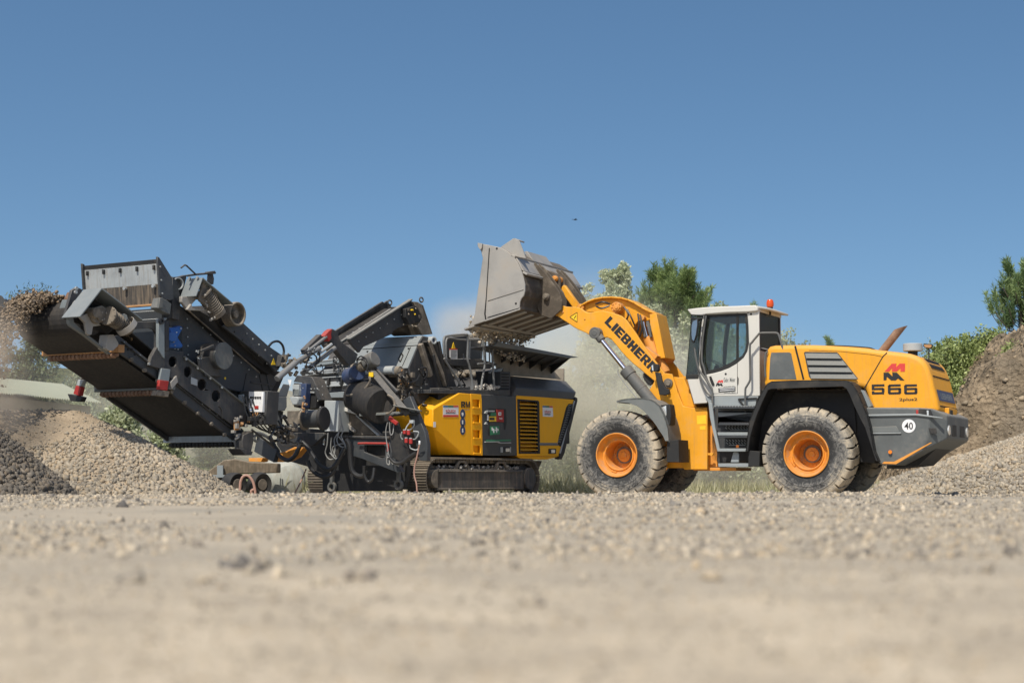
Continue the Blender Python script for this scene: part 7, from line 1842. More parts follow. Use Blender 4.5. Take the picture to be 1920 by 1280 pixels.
def pile1(x, y):
    t = np.clip((x - (-9.3)) / (-7.35 + 9.3), 0, 1); cx = -9.3 + 1.95 * t; cy = 26.9 + 1.4 * t
    d = np.hypot(x - cx, y - cy) * (1 + .10 * fbm(np.arctan2(y - cy, x - cx) * 1.3 + 5, d0(x), 2, 4))
    h = 1.62 - .05 * t
    z = h - .555 * np.sqrt(d * d + .09) + .12
    z = z + .10 * fbm(x * 1.1, y * 1.1, 3, 12) + .03 * fbm(x * 5, y * 5, 2, 17)
    z = z - .16 * np.exp(-(((x + 7.25) / .55) ** 2 + ((y - 26.7) / .5) ** 2))
    return np.where(z < -.05, -.1, z)
def d0(x): return x * 0 + 1.7
def pile2(x, y):
    d = np.hypot(x + 8.62, (y - 25.3)); z = 1.97 - .84 * np.sqrt(d * d + .04) + .09 * fbm(x * 1.5, y * 1.5, 3, 31)
    return np.where(z < -.05, -.1, z)
def pile3(x, y):
    d = np.hypot((x - 12.9) * .90, (y - 37.6) * 1.0); z = 2.08 - .43 * np.sqrt(d * d + .5) + .16 * fbm(x * .9, y * .9, 3, 41) + .04 * fbm(x * 4, y * 4, 2, 45)
    return np.where(z < -.05, -.1, z)
SM_A = stone_mat('beige_crushed_stone', (.33, .285, .22), .6)
SM_B = stone_mat('dark_coarse_stone', (.155, .135, .11), .6)
SM_C = stone_mat('grey_beige_stone', (.40, .35, .275), .5)
heap('gravel_heap', 'long beige heap of fine crushed stone under the main discharge conveyor', 'gravel heap', pile1, -13, -4.0, 23.6, 31.8, earth_mat('sandy_fines', (.33, .262, .185), (.43, .35, .255), 2, .5, .02, 40), SM_A, 26000, .012, .042, 51)
heap('coarse_heap', 'steep heap of dark coarse stone at the lower left edge, before the beige heap', 'stone heap', pile2, -12, -6.2, 22.8, 27.8, earth_mat('dark_fines', (.12, .10, .08), (.2, .17, .13), 3, .5, .02, 40), SM_B, 19000, .014, .040, 52)
heap('gravel_heap', 'low wide heap of loose gravel at the right edge behind the loader counterweight', 'gravel heap', pile3, 7.6, 18.2, 32.2, 41, earth_mat('grey_fines', (.34, .28, .2), (.42, .35, .26), 2, .5, .02, 40), SM_C, 26000, .016, .055, 53)
# loose grit thrown down round the heap feet and behind the crest
Pp, Rp = [], []
for (x0, x1, y0, y1, n) in ((-9, -3.4, 21, 26, 6000), (-3.4, 4, 21, 29, 3000), (5, 13, 22, 31, 7000)):
    x = g.uniform(x0, x1, n); y = g.uniform(y0, y1, n); r = .008 + .03 * g.random(n) ** 2; Pp.append(np.stack([x, y, ground_z(x, y) + r * .2], -1)); Rp.append(r)
tag(stones('grit', np.concatenate(Pp), np.concatenate(Rp), SM_G, seed=6), 'loose grit lying between the yard crest and the heaps', 'grit', kind='stuff')

# ---------------- embankment ----------------
def bank(x, y):
    s = x - np.where(y < 42, .30 * (42 - y), .285 * (y - 42)) + .9 * fbm(x * .0 + y * .45, y * .3, 3, 61)
    z = np.interp(s, [8.2, 9.1, 10.1, 11.0, 11.9, 12.8, 15, 20, 40], [-.3, .8, 2.0, 2.95, 3.65, 4.2, 5.2, 6.4, 8.0])
    edge = np.clip((y - 37.5) / 2.2, 0, 1)
    z = (z + .3) * edge ** .7 - .3
    return z + edge * (1.1 * fbm(x * .55, y * .55, 4, 63) + .45 * np.abs(fbm(x * 1.9, y * 1.9, 3, 67)) - .1 + .16 * fbm(x * 5.1, y * 5.1, 2, 68))
V, F = grid(np.arange(7.6, 34, .13), np.concatenate([np.arange(37.2, 48, .13), np.arange(48, 75, .6)]), bank)
EM = earth_mat('raw_earth_bank', (.105, .082, .055), (.34, .265, .18), scale=1.6, bump=1.0, dist=.12, fine=12, c3=(.22, .18, .13))
tag(mesh_np('embankment', V, F, EM, smooth=True), kind='structure')
nb = 3500; x = g.uniform(9.3, 17, nb); y = g.uniform(38.4, 46, nb); r = .012 + .06 * g.random(nb) ** 4
tag(stones('clods', np.stack([x, y, bank(x, y) + r * .2], -1), r, stone_mat('earth_clod', (.29, .235, .165), .5), seed=8), 'crumbled earth and stones on the raw bank', 'clods', kind='stuff')
# hillside behind everything
def hill(x, y):
    return -.3 + np.clip((y - 56) / 26, 0, 1) ** .8 * (4.2 + 1.2 * fbm(x * .05, y * .05, 3, 71) * 2 - .7 * np.clip((x - 4) / 12, 0, 1) * 2 + 1.6 * np.clip((-x - 6) / 10, 0, 1)) + .6 * fbm(x * .5, y * .5, 3, 72)
V, F = grid(np.arange(-90, 90, 1.0), np.concatenate([np.arange(54, 90, .8), np.arange(90, 300, 8)]), hill)
HM = earth_mat('grassy_hillside', (.07, .085, .035), (.15, .145, .075), scale=.7, bump=1, dist=.3, fine=5, c3=(.20, .18, .11))
tag(mesh_np('hillside', V, F, HM, smooth=True), kind='structure')

# ---------------- foliage ----------------
def leaf_mat(name, c, c2, trans=.25, rough=.55):
    m, nt, N, L, b = newmat(name)
    a = N.new("ShaderNodeAttribute"); a.attribute_name = "tint"
    mx = N.new("ShaderNodeMixRGB"); mx.inputs[1].default_value = (*c, 1); mx.inputs[2].default_value = (*c2, 1); L.new(a.outputs['Fac'], mx.inputs[0])
    L.new(mx.outputs[0], b.inputs['Base Color']); b.inputs['Roughness'].default_value = rough
    tr = N.new("ShaderNodeBsdfTranslucent"); L.new(mx.outputs[0], tr.inputs[0]); ms_ = N.new("ShaderNodeMixShader"); ms_.inputs[0].default_value = trans
    out = N["Material Output"]; L.new(b.outputs[0], ms_.inputs[1]); L.new(tr.outputs[0], ms_.inputs[2]); L.new(ms_.outputs[0], out.inputs[0])
    return m
LM = {
 'poplar': leaf_mat('pale_poplar_leaf', (.32, .37, .18), (.74, .76, .56), .35),
 'olive': leaf_mat('olive_shrub_leaf', (.26, .31, .15), (.60, .62, .42), .35),
 'pine': leaf_mat('pine_needle', (.10, .16, .055), (.36, .45, .17), .35),
 'pineblue': leaf_mat('young_pine_needle', (.10, .17, .07), (.36, .46, .19), .35),
 'bush': leaf_mat('willow_leaf', (.14, .19, .05), (.42, .48, .18)),
 'dark': leaf_mat('dark_bush_leaf', (.04, .055, .022), (.14, .17, .06)),
 'grass': leaf_mat('dry_grass', (.26, .27, .14), (.56, .53, .35)),
}
BARK = paint('bark', (.10, .08, .06), rough=.9, dust=.1, var=.3, grime=.2, scale=6, bump=.05)
def leaves(C, size, asp, mat, name, parent, seed, up=.0, tint=None, dirs=None):
    gg = np.random.default_rng(seed); n = len(C)
    d = gg.normal(size=(n, 3)) if dirs is None else dirs + gg.normal(size=(n, 3)) * .35
    d[:, 2] += up; d /= np.linalg.norm(d, axis=1, keepdims=True) + 1e-9
    o = gg.normal(size=(n, 3)); s = np.cross(d, o); s /= np.linalg.norm(s, axis=1, keepdims=True) + 1e-9
    L_ = size * gg.uniform(.6, 1.4, (n, 1)); W_ = L_ * asp
    V = np.stack([C, C + d * L_ * .5 + s * W_ * .5, C + d * L_, C + d * L_ * .5 - s * W_ * .5], 1).reshape(-1, 3)
    F = np.arange(n * 4).reshape(-1, 4)
    t = gg.random(n) if tint is None else np.clip(tint + gg.normal(size=n) * .18, 0, 1)
    return mesh_np(name, V, F, mat, parent, attrs={'tint': np.repeat(t, 4)})
def tree(name, label, cat, px, ytop, ybot, wpx, Y, kind, seed, group=None, n=9000, size=.09, stems=5, base=None, lean=0, trunk=True, dens=1.0):
    """a tree or shrub whose crown spans the given columns and rows of the photo at distance Y; all geometry is in metres around its own base"""
    top = at(px, ytop, Y); bot = at(px, ybot, Y); Hh = top.z - bot.z; Wd = wpx * Y / FPX
    bz = base if base is not None else bot.z
    root = empty(name, (top.x, Y, bz), 0, label, cat, group)
    gg = np.random.default_rng(seed); zt = top.z - bz; z0 = bot.z - bz
    C = []; T = []; st = MB(); D = None
    if kind in ('poplar', 'bush', 'dark', 'olive'):
        for s in range(stems):
            a = gg.uniform(0, 2 * math.pi); rr = Wd * .5 * gg.uniform(.1, .8); hs = gg.uniform(.62, 1.0) if s else 1.0
            ex = math.cos(a) * rr; ey = math.sin(a) * rr * .9
            if s == 0: ex *= .25; ey *= .25
            tip = Vector((ex + lean * zt, ey, z0 + (zt - z0) * .95 * hs * (1 - .25 * (rr / (Wd * .5)) ** 2)))
            pts = [Vector((0, 0, -.2)), Vector((ex * .35, ey * .35, tip.z * .35)), Vector((ex * .8, ey * .8, tip.z * .7)), tip]
            st.tube(pts, .012 + .004 * zt, 6, taper=.12)
            nb_ = int(16 + 10 * gg.random())
            for k in range(nb_):
                t = gg.uniform(.04 if z0 < .75 else .3, 1.0); i = min(int(t * 3), 2); f = t * 3 - i; c = pts[i].lerp(pts[i + 1], f)
                if c.z < z0: c.z = z0 + gg.uniform(0, .3)
                br = Wd * .20 * (1.15 - t) + .10 * (.5 if kind == 'poplar' else 1)
                a2 = gg.uniform(0, 6.28); cc = c + Vector((math.cos(a2) * br, math.sin(a2) * br, gg.uniform(-.1, .25) * br * 2))
                if gg.random() < .35: st.tube([c, (c + cc) / 2 + Vector((0, 0, .05)), cc], .010, 4)
                m_ = int(n / (stems * 21) * gg.uniform(.6, 1.4)); rad = br * gg.uniform(.5, .9) + .06
                p = gg.normal(size=(m_, 3)); p /= np.linalg.norm(p, axis=1, keepdims=True); p *= (gg.random((m_, 1)) ** .5) * rad * np.array([[1, 1, 1.25]])
                C.append(p + np.array(cc)); T.append(np.full(m_, gg.uniform(.2, .8)))
        C = np.concatenate(C); T = np.concatenate(T)
        if trunk: st.build('trunk', BARK, root, bevel=0)
        leaves(C, size, .55, LM[kind], 'crown', root, seed + 1, .3, T)
    elif kind in ('pine', 'pineblue'):
        st.cyl((0, 0, -.3), (lean * zt, 0, zt * .86), .03 + .012 * zt, 8, r2=.008)
        nb_ = int(n / 260)
        for k in range(nb_):
            t = gg.uniform(.0, 1) ** .8; zc = z0 + (zt - z0) * t * .93; L_ = Wd * .52 * (1 - t * .60) * gg.uniform(.5, 1.1); a = gg.uniform(0, 6.28)
            p0 = Vector((lean * zc, 0, max(zc - L_ * .45, .05))); p1 = p0 + Vector((math.cos(a) * L_ * .6, math.sin(a) * L_ * .6, L_ * .15)); p2 = p0 + Vector((math.cos(a) * L_, math.sin(a) * L_, L_ * .15 + L_ * gg.uniform(.35, .9)))
            st.tube([p0, p1, p2], .014, 4, smooth=2)
            tv = gg.uniform(.15, .85)
            for q in range(int(3 + 3 * gg.random())):
                f = gg.uniform(.35, 1.0); c = (p0.lerp(p1, f * 2) if f < .5 else p1.lerp(p2, f * 2 - 1)); tipd = Vector((math.cos(a) * .12 + gg.normal() * .13, math.sin(a) * .12 + gg.normal() * .13, 1)).normalized(); sl = gg.uniform(.35, .85) * (zt - z0) / 3.4 * .9
                m_ = int(65 * dens); u_ = gg.random((m_, 1)); pos = np.array(c) + np.array(tipd) * u_ * sl
                dd = gg.normal(size=(m_, 3)); dd /= np.linalg.norm(dd, axis=1, keepdims=True); dd = dd * .62 + np.array(tipd) * .9
                C.append(pos); T.append(np.full(m_, tv)); D = dd if D is None else np.concatenate([D, dd])
        C = np.concatenate(C); T = np.concatenate(T)
        fz = (zt - size * .8 - z0) / (C[:, 2].max() - z0); C[:, 2] = np.where(C[:, 2] > z0, z0 + (C[:, 2] - z0) * fz, C[:, 2]); st.v = [(v[0], v[1], z0 + (v[2] - z0) * fz if v[2] > z0 else v[2]) for v in st.v]
        st.build('trunk', BARK, root, bevel=0)
        leaves(C, size, .10, LM[kind], 'crown', root, seed + 1, 0, T, D)
    return root
GZ = 0.0
tree('poplar_tree', 'pale leaved poplar rising directly behind the loader boom, left of the pine', 'tree', 1158, 488, 700, 140, 48, 'poplar', 101, n=34000, size=.10, stems=7, base=GZ)
tree('young_poplar', 'thin pale poplar tip showing beside the raised bucket', 'tree', 1100, 520, 680, 38, 47, 'poplar', 102, n=3500, size=.10, stems=3, base=GZ)
tree('pine_tree', 'tall bushy green pine between the boom and the white cab', 'tree', 1264, 484, 700, 215, 50, 'pine', 103, n=46000, size=.17, base=GZ, dens=2.2)
SH = 'shrubs behind the machines'
for k, (px, yt, yb, w, Y, kd, n, lab) in enumerate((
    (1195, 555, 900, 150, 46, 'olive', 20000, 'tall olive shrub under the pine, seen through the gap behind the lift arm'),
    (1278, 572, 900, 130, 45, 'olive', 19000, 'dense pale shrub against the left edge of the cab'),
    (1110, 625, 915, 130, 45, 'olive', 16000, 'dusty shrub below the raised bucket, above the front tyre'),
    (1228, 535, 900, 110, 48, 'olive', 12000, 'bright bush filling the gap between poplar and pine'),
    (1035, 665, 918, 120, 47, 'olive', 12000, 'hazy low shrub in the gap between crusher and front tyre'),
    (1350, 560, 900, 170, 47, 'olive', 16000, 'shrub seen through the cab windows'),
    (1170, 735, 905, 120, 43, 'olive', 9000, 'low shrub between the front tyre and the lift cylinder'),
    (1476, 612, 800, 46, 52, 'olive', 5000, 'bush top poking up just behind the cab rear window'),
    (1510, 624, 800, 36, 53, 'olive', 3500, 'small bush top above the hood, right of the cab'),
    (1738, 630, 760, 24, 50, 'olive', 1500, 'slender sapling beside the air filter on the hood'),)):
    tree('shrub', lab, 'shrub', px, yt, yb, w, Y, kd, 200 + k * 3, SH, n=n, size=.10, stems=6, base=GZ)
tree('pine_sapling', 'single small pine tip above the middle of the hood', 'tree', 1556, 627, 700, 16, 54, 'pineblue', 301, n=1800, size=.14, base=GZ)
tree('pine_sapling', 'pine tip just clearing the white cab roof', 'tree', 1409, 560, 700, 26, 54, 'pineblue', 302, n=2600, size=.16, base=GZ)
tree('pine_tree', 'open branched pine on top of the bank at the right edge', 'tree', 1912, 478, 640, 130, 44, 'pineblue', 303, n=15000, size=.15, base=float(bank(np.array([13.1]), np.array([44.0]))[0]), dens=1.5)
tree('willow_bush', 'round leafy green bush on the bank behind the rear of the loader', 'shrub', 1806, 614, 750, 180, 42.5, 'bush', 304, n=26000, size=.085, stems=16, base=1.5)
for k, (px, py, w, Y, lab) in enumerate(((1858, 650, 60, 42.6, 'small scrub at the foot of the pine on the bank'), (1795, 745, 50, 41.0, 'straggly weed halfway down the earth bank'), (1905, 700, 40, 40.6, 'little tuft of scrub on the bare bank at the right edge'))):
    p = at(px, py, Y); tree('scrub', lab, 'shrub', px, py - 26, py + 12, w, Y, 'bush', 500 + k * 3, n=1800, size=.08, stems=5, base=float(bank(np.array([p.x]), np.array([Y]))[0]))
BG = 'dark bushes behind the conveyor'
for k, (px, yt, yb, w, Y, kd, n, lab) in enumerate((
    (60, 600, 800, 150, 56, 'dark', 9000, 'dark bush behind the falling stone at the left edge'),
    (150, 668, 800, 130, 57, 'olive', 6500, 'sunlit bush above the pale roof, under the conveyor head'),
    (235, 745, 900, 110, 44, 'olive', 7000, 'dusty bush behind the top of the beige heap'),
    (320, 790, 915, 90, 44, 'olive', 5000, 'low bush between the heap and the lower conveyor'),
    (410, 800, 915, 90, 48, 'dark', 4000, 'dark bush behind the low end of the conveyor'),)):
    tree('bush', lab, 'shrub', px, yt, yb, w, Y, kd, 400 + k * 3, BG, n=n, size=.12, stems=6, base=GZ)
# bare larch-like tree top at the left
root = empty('bare_tree', (at(55, 600, 58).x, 58, 0), 0, 'nearly bare tree with crooked twigs above the falling stone', 'tree')
mb = MB(); gg = random.Random(4)
def P58(x, y): p = at(x, y, 58); return Vector((p.x - root.location.x, gg.uniform(-.3, .3), p.z))
mb.tube([Vector((0, 0, -.2)), P58(58, 640), P58(60, 592), P58(66, 570), P58(64, 556)], .05, 6)
tw = [((60, 592), (50, 575), (38, 578), (28, 572)), ((64, 575), (72, 560), (84, 553), (95, 560)), ((66, 570), (58, 556), (52, 546), (44, 547)), ((64, 560), (70, 548), (78, 542)), ((58, 556), (48, 552), (42, 560)), ((72, 560), (82, 548), (92, 545)), ((60, 590), (78, 578), (90, 575)), ((50, 575), (42, 565), (30, 562)), ((52, 548), (58, 540))]
for t in tw: mb.tube([P58(*q) for q in t], .022, 5)
mb.build('trunk', BARK, root, bevel=0)
C = []
for t in tw[:6]:
    for q in t[1:]:
        p = P58(*q); C.append(np.array(p) + rng.normal(size=(16, 3)) * .14)
for q in ((30, 575), (38, 578), (48, 580), (26, 568), (55, 585)): C.append(np.array(P58(*q)) + rng.normal(size=(90, 3)) * .18)
leaves(np.concatenate(C), .14, .25, LM['dark'], 'crown', root, 77, .3)
# dry grass behind the machines
ng = 8000; x = g.uniform(1.0, 9.0, ng); y = g.uniform(38, 45, ng); hgt = .12 + .35 * g.random(ng) ** 2
C = np.stack([x, y, ground_z(x, y)], -1)
o = leaves(C, .34, .05, LM['grass'], 'grass', None, 78, 2.2); tag(o, 'dry meadow grass behind the loader wheels', 'grass', kind='stuff')
ng = 12000; x = g.uniform(-10, 4.5, ng); y = g.uniform(41, 50, ng); C = np.stack([x, y, ground_z(x, y)], -1)
o = leaves(C, .5, .05, LM['grass'], 'weeds', None, 79, 2.2); tag(o, 'tall dusty weeds behind the crusher', 'weeds', kind='stuff')

# ---------------- background shed, conveyor tip, scrap trailer ----------------
root = empty('low_shed', (-15.5, 50, 0), 0, 'long low shed with a pale green corrugated roof beyond the beige heap', 'shed')
def rel(v, r): return Vector(v) - Vector(r.location)
e0, e1, r0_, r1_ = at(-80, 731, 47), at(192, 757, 47), at(-80, 702, 52), at(118, 722, 52)
mb = MB(); nseg = 60
for i in range(nseg):
    t0_, t1_ = i / nseg, (i + 1) / nseg; tm = (t0_ + t1_) / 2
    up_ = Vector((0, 0, .05))
    a, b_, m_ = rel(e0.lerp(e1, t0_), root), rel(e0.lerp(e1, t1_), root), rel(e0.lerp(e1, tm), root) + up_
    c_, d_, n_ = rel(r0_.lerp(r1_, t0_), root), rel(r0_.lerp(r1_, t1_), root), rel(r0_.lerp(r1_, tm), root) + up_
    mb.add([a, m_, n_, c_, b_, d_], [(0, 1, 2, 3), (1, 4, 5, 2)])
mb.build('roof', paint('pale_roof_sheet', (.34, .37, .28), rough=.6, dust=.3, grime=.4), root, bevel=0)
mb = MB(); a, b_ = rel(e0, root), rel(e1, root); mb.add([Vector((a.x, a.y + .3, 0)), Vector((b_.x - .4, b_.y + .3, 0)), Vector((b_.x - .4, b_.y + .3, b_.z - .05)), Vector((a.x, a.y + .3, a.z - .05)), Vector((a.x, a.y + 5, 0)), Vector((b_.x - 3, b_.y + 5, 0)), Vector((b_.x - 3, b_.y + 5, b_.z + .3)), Vector((a.x, a.y + 5, a.z + .3))], [(0, 1, 2, 3), (1, 5, 6, 2), (5, 4, 7, 6), (4, 0, 3, 7)])
mb.build('wall', paint('shed_wall', (.17, .15, .11), rough=.8), root, bevel=0)
root = empty('stacker_conveyor', tuple(at(-20, 700, 44)), 0, 'dark tip of another conveyor cut off by the left edge', 'conveyor')
mb = MB(); q = [rel(at(x, y, 44), root) for x, y in ((-90, 505), (-8, 553), (2, 554), (26, 584), (10, 592), (-90, 560))]; mb.extr(q, (0, .08, 0)); mb.build('side_frame', M['anth'], root)
mb = MB(); mb.extr([p + Vector((0, .08, -.05)) for p in q], (0, 1.1, 0)); mb.build('belt', M['rubber'], root)
mb = MB(); mb.beam(rel(at(-60, 560, 44.6), root), Vector((rel(at(-60, 560, 44.6), root).x - .5, .6, -root.location.z)), .2, .2); mb.build('leg', M['anth'], root)

TA = math.radians(0)
root = empty('scrap_trailer', (at(450, 930, 40).x, 40, 0), 0, 'old tan trailer frame with two dark wheels and a pink hose, under the conveyor tail', 'trailer')
def T(x, y, Y=40): return rel(at(x, y, Y), root)
mb = MB(); mb.extr([T(x, y) for x, y in ((388, 884), (420, 862), (440, 860), (470, 866), (520, 868), (520, 886), (440, 888), (388, 893))], (0, .6, 0)); mb.build('canopy', paint('tan_cover', (.11, .088, .06), rough=.9, dust=.35, var=.4, grime=.6, scale=5, streak=.6), root, bevel=.02)
mb = MB(); mb.extr([T(x, y, 39.85) for x, y in ((407, 872), (418, 872), (418, 890), (425, 890), (425, 895), (395, 895), (395, 890), (407, 890))], (0, .1, 0)); mb.build('grey_bracket', M['greyblue'], root)
mb = MB(); mb.extr([T(x, y, 40.3) for x, y in ((395, 892), (500, 892), (500, 903), (395, 903))], (0, .4, 0)); mb.extr([T(x, y, 40.5) for x, y in ((448, 897), (466, 897), (466, 928), (448, 928))], (0, .2, 0)); mb.build('frame', M['black'], root)
mb = MB(); mb.extr([T(x, y, 39.9) for x, y in ((450, 898), (468, 898), (468, 902), (450, 902))], (0, .2, 0)); mb.extr([T(x, y, 39.9) for x, y in ((452, 920), (466, 918), (468, 926), (452, 927))], (0, .2, 0)); mb.build('green_bar', paint('faded_green', (.20, .26, .12), rough=.7), root)
for (x, yc_, r, wd) in ((438, 908, .27, .35), (486, 908, .28, .30)):
    c = T(x, yc_, 39.6); wb_ = MB(); ax = Vector((.75, -.66, 0)).normalized()
    wb_.lathe(c - ax * wd / 2, ax, [(.10, .02), (.20, 0), (.25, .01), (r, .05), (r + .01, wd / 2), (r, wd - .05), (.25, wd), (.18, wd - .03), (.10, wd - .08), (0, wd - .08)], 28); wo = wb_.build('wheel', M['blackplastic'], root, bevel=0)
    hb_ = MB(); hb_.cyl(c + ax * (wd / 2 - .08), c + ax * (wd / 2 - .02), .13, 20); hb_.build('hub', M['dusty'], wo)
mb = MB(); mb.tube([T(x, y, 39.2) for x, y in ((450, 925), (451, 903), (457, 892), (466, 892), (474, 902), (478, 918), (478, 926), (473, 927), (471, 920), (476, 917))], .03, 8); mb.build('pink_hose', M['pink'], root, bevel=0)
root = empty('concrete_drum', (at(520, 930, 41.5).x, 41.5, 0), 0, 'weathered pale grey drum with a faded green end behind the trailer wheels', 'drum')
M['concrete'] = paint('weathered_grey_paint', (.40, .42, .38), rough=.75, dust=.3, var=.25, grime=.6, scale=3, streak=.5)
mb = MB(); c = T2 = rel(at(532, 900, 41.5), root); ax = Vector((.45, -1, 0)).normalized()
mb.lathe(c, ax, [(0, .55), (.16, .54), (.36, .46), (.46, .3), (.5, .1), (.5, -.8)], 40); do = mb.build('shell', M['concrete'], root, bevel=0)
mb = MB(); mb.extr([rel(at(x, y, 41.8), root) for x, y in ((477, 868), (505, 867), (503, 880), (500, 889), (477, 889))], (0, .5, 0)); mb.build('green_end', paint('moss_green', (.28, .35, .17), rough=.8, streak=.6), root, bevel=.02)
mb = MB(); mb.extr([rel(at(x, y, 40.9), root) for x, y in ((509, 918), (535, 918), (535, 935), (509, 935))], (0, .5, 0)); mb.beam(rel(at(526, 888, 40.85), root), rel(at(526, 915, 40.85), root), .03, .03); mb.build('foot', M['concrete'], root)
mb = MB(); p0 = at(574, 879, 33.6); p1 = at(549, 930, 33.2); mb.tube([p0, (p0 + p1) / 2 + Vector((.01, 0, -.01)), p1], .014, 8); o = mb.build('red_cable', M['pink'], None, bevel=0); tag(o, 'faded red cable hanging to the ground beside the left crawler', 'cable')
# bird
root = empty('bird', tuple(at(1078.5, 412, 90)), math.radians(20), 'tiny dark bird gliding in the blue sky above the bucket', 'bird')
mb = MB(); mb.lathe((-.11, 0, 0), (1, 0, 0), [(0, -.02), (.012, 0), (.026, .06), (.03, .11), (.024, .16), (.016, .19), (.018, .215), (.010, .235), (0, .25)], 10); bo = mb.build('body', M['hose'], root, bevel=0)
mb = MB()
for s in (-1, 1):
    mb.add([(.05, 0, .01), (.03, s * .12, .05), (-.03, s * .24, .03), (-.045, s * .13, .03), (-.04, 0, .0), (.05, 0, .02), (.03, s * .12, .058), (-.03, s * .24, .034), (-.045, s * .13, .036), (-.04, 0, .008)], [(0, 1, 2, 3, 4), (9, 8, 7, 6, 5), (0, 5, 6, 1), (1, 6, 7, 2), (2, 7, 8, 3), (3, 8, 9, 4)])
mb.build('wings', M['hose'], bo, bevel=0)
mb = MB(); mb.extr([(-.10, -.01, 0), (-.10, .01, 0), (-.20, .035, 0), (-.20, -.035, 0)], (0, 0, .006)); mb.build('tail', M['hose'], bo, bevel=0)

# ---------------- flying stone ----------------
SM_F = stone_mat('brown_crushed_stone', (.22, .17, .12), .6)
def to_world(u, w, z):
    c, s = math.cos(CA), math.sin(CA)
    return np.stack([-1.7 + c * u - s * w, 34.0 + s * u + c * w, z], -1)
n = 7000; t = g.random(n) ** 1.05 * .82; w = 1.45 + .72 * g.random(n) ** .8; v = g.normal(2.15, .2, n)
u = ax_ - .05 - v * t; z = az_ + .36 + .80 * t - 4.905 * t * t + g.normal(0, .04, n) - g.random(n) * (.05 + .25 * t)
k = z > pile1(*to_world(u, w, z)[:, :2].T) ; r = .005 + .028 * g.random(n) ** 2.2
tag(stones('falling_stone', to_world(u, w, z)[k], r[k], SM_F, seed=9), 'crushed stone pouring off the end of the main conveyor onto the heap', 'falling stone', kind='stuff')
# material lying on the belt near the head
n = 1600; s_ = g.random(n) * 1.3; w = g.uniform(.95, 2.05, n); u = ax_ + s_ * dirv.x - .1; z = az_ + rH - .01 + s_ * dirv.z + .10 * (1 - ((w - 1.5) / .6) ** 2)
tag(stones('conveyed_stone', to_world(u, w, z), .012 + .022 * g.random(n), SM_F, seed=10), 'crushed stone riding on the top of the main conveyor', 'stone', kind='stuff')
# tipping out of the bucket
def lworld(p): c, s = math.cos(LA), math.sin(LA); return (2.03 + c * p[0] - s * p[1], 33.3 + s * p[0] + c * p[1], p[2])
P_, R_ = [], []
lip = LF.W(882, 610, -.1); hub_ = LF.W(893, 585, -.1)
for k in range(700):
    w = g.uniform(-.05, 2.8); a = g.random(); q = Vector((lip.x + (hub_.x - lip.x) * a - .03 - abs(g.normal()) * .07, w, lip.z + (hub_.z - lip.z) * a * .8 + .02 - abs(g.normal()) * .10))
    P_.append(lworld(q)); R_.append(.012 + .035 * g.random() ** 2)
for k in range(1100):
    w = g.uniform(.5, 2.75); tt = g.random(); q = Vector((lip.x - .05 - .25 * tt + g.normal() * .06 + .15 * w / 2.7, w, lip.z - .02 - (.12 + .40 * min(max((w - .9) / 1.2, 0), 1)) * tt * tt - .03 * tt))
    P_.append(lworld(q)); R_.append(+.008 + .03 * g.random() ** 2)
tag(stones('tipped_stone', np.array(P_), np.array(R_), SM_C, seed=12), 'stone spilling over the bucket lip into the hopper', 'tipped stone', kind='stuff')
# stone lying in bucket and in hopper
def hheap(x, y):
    l = (np.stack([x + 1.7, y - 34.0], -1)); c, s = math.cos(CA), math.sin(CA); u = l[..., 0] * c + l[..., 1] * s; w = -l[..., 0] * s + l[..., 1] * c
    return 2.85 - .32 * np.hypot((u - 4.2) * .8, w - 1.5) ** 1.2, u, w
xx = g.uniform(-4, 3, 9000); yy = g.uniform(34, 40, 9000); zz, uu_, ww_ = hheap(xx, yy); k = (uu_ > ue + .1) & (uu_ < 5.9) & (ww_ > .6) & (ww_ < 2.45)
tag(stones('feed_stone', np.stack([xx, yy, zz], -1)[k], .03 + .06 * g.random(k.sum()) ** 2, SM_C, seed=13), 'stone filling the feed hopper of the crusher', 'feed stone', kind='stuff')

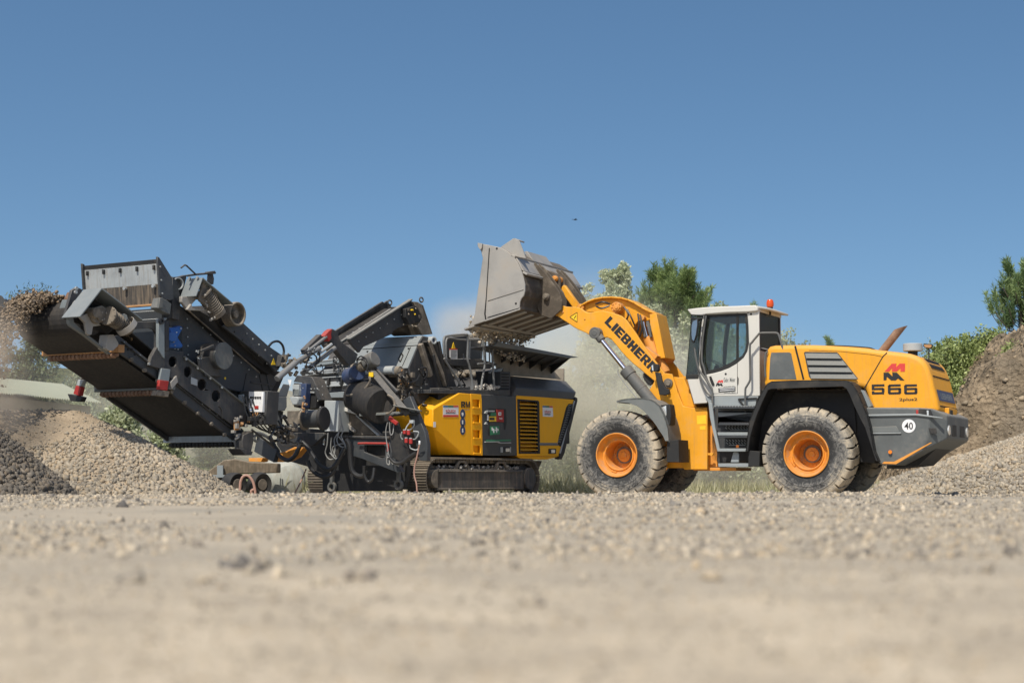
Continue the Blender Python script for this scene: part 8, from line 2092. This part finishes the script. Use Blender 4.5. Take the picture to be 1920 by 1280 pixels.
# ---------------- dust ----------------
def dust(name, label, c, rad, dens, seed, color=(.93, .89, .78), nscale=.6, rot=0):
    bm = bmesh.new(); bmesh.ops.create_icosphere(bm, subdivisions=3, radius=1.0)
    me = bpy.data.meshes.new(name); bm.to_mesh(me); bm.free()
    o = bpy.data.objects.new(name, me); col.objects.link(o); o.location = c; o.scale = rad; o.rotation_euler = (0, rot, 0)
    m = bpy.data.materials.new(name); m.use_nodes = True; N = m.node_tree.nodes; L = m.node_tree.links; N.remove(N["Principled BSDF"]); out = N["Material Output"]
    v = N.new("ShaderNodeVolumePrincipled"); v.inputs['Color'].default_value = (*color, 1); v.inputs['Anisotropy'].default_value = .0
    tc = N.new("ShaderNodeTexCoord"); ln = N.new("ShaderNodeVectorMath"); ln.operation = 'LENGTH'; L.new(tc.outputs['Object'], ln.inputs[0])
    fo_ = N.new("ShaderNodeMapRange"); fo_.interpolation_type = 'SMOOTHSTEP'; fo_.inputs[1].default_value = 1.0; fo_.inputs[2].default_value = .15; fo_.inputs[3].default_value = 0; fo_.inputs[4].default_value = 1; L.new(ln.outputs['Value'], fo_.inputs[0])
    geo = N.new("ShaderNodeNewGeometry"); mp = N.new("ShaderNodeMapping"); mp.inputs['Location'].default_value = (seed * 3.1, 0, 0); L.new(geo.outputs['Position'], mp.inputs[0])
    n1 = N.new("ShaderNodeTexNoise"); n1.inputs['Scale'].default_value = nscale; n1.inputs['Detail'].default_value = 4; n1.inputs['Roughness'].default_value = .6; L.new(mp.outputs[0], n1.inputs['Vector'])
    r = N.new("ShaderNodeMapRange"); r.inputs[1].default_value = .36; r.inputs[2].default_value = .70; r.inputs[3].default_value = .15; r.inputs[4].default_value = 1.6; L.new(n1.outputs[0], r.inputs[0])
    mu = N.new("ShaderNodeMath"); mu.operation = 'MULTIPLY'; L.new(fo_.outputs[0], mu.inputs[0]); L.new(r.outputs[0], mu.inputs[1])
    m2 = N.new("ShaderNodeMath"); m2.operation = 'MULTIPLY'; m2.inputs[1].default_value = dens; L.new(mu.outputs[0], m2.inputs[0]); L.new(m2.outputs[0], v.inputs['Density']); L.new(v.outputs[0], out.inputs['Volume'])
    me.materials.append(m); tag(o, label, 'dust', kind='stuff'); return o
dust('dust_cloud', 'pale dust hanging between the crusher and the loader', tuple(at(1060, 745, 42.6)), (4.3, 2.4, 3.8), .74, 1, (.93, .89, .77))
dust('dust_plume', 'brownish dust trailing from the stone falling off the conveyor', tuple(at(-5, 705, 26.6)), (.75, .6, 1.35), 2.0, 2, (.86, .76, .64), 1.6)
dust('dust_puff', 'light dust puffing up at the bucket lip', tuple(at(880, 612, 37.6)), (1.2, .9, .85), 1.2, 3, (.93, .87, .77), 1.3)
dust('low_dust', 'thin dust drifting behind the crusher and heap', tuple(at(560, 800, 47)), (14, 4.5, 3.4), .18, 4, nscale=.3)
dust('wheel_dust', 'thin dust drifting behind the loader wheels', tuple(at(1330, 800, 40.5)), (4.8, 2.2, 3.2), .34, 5, nscale=.5)
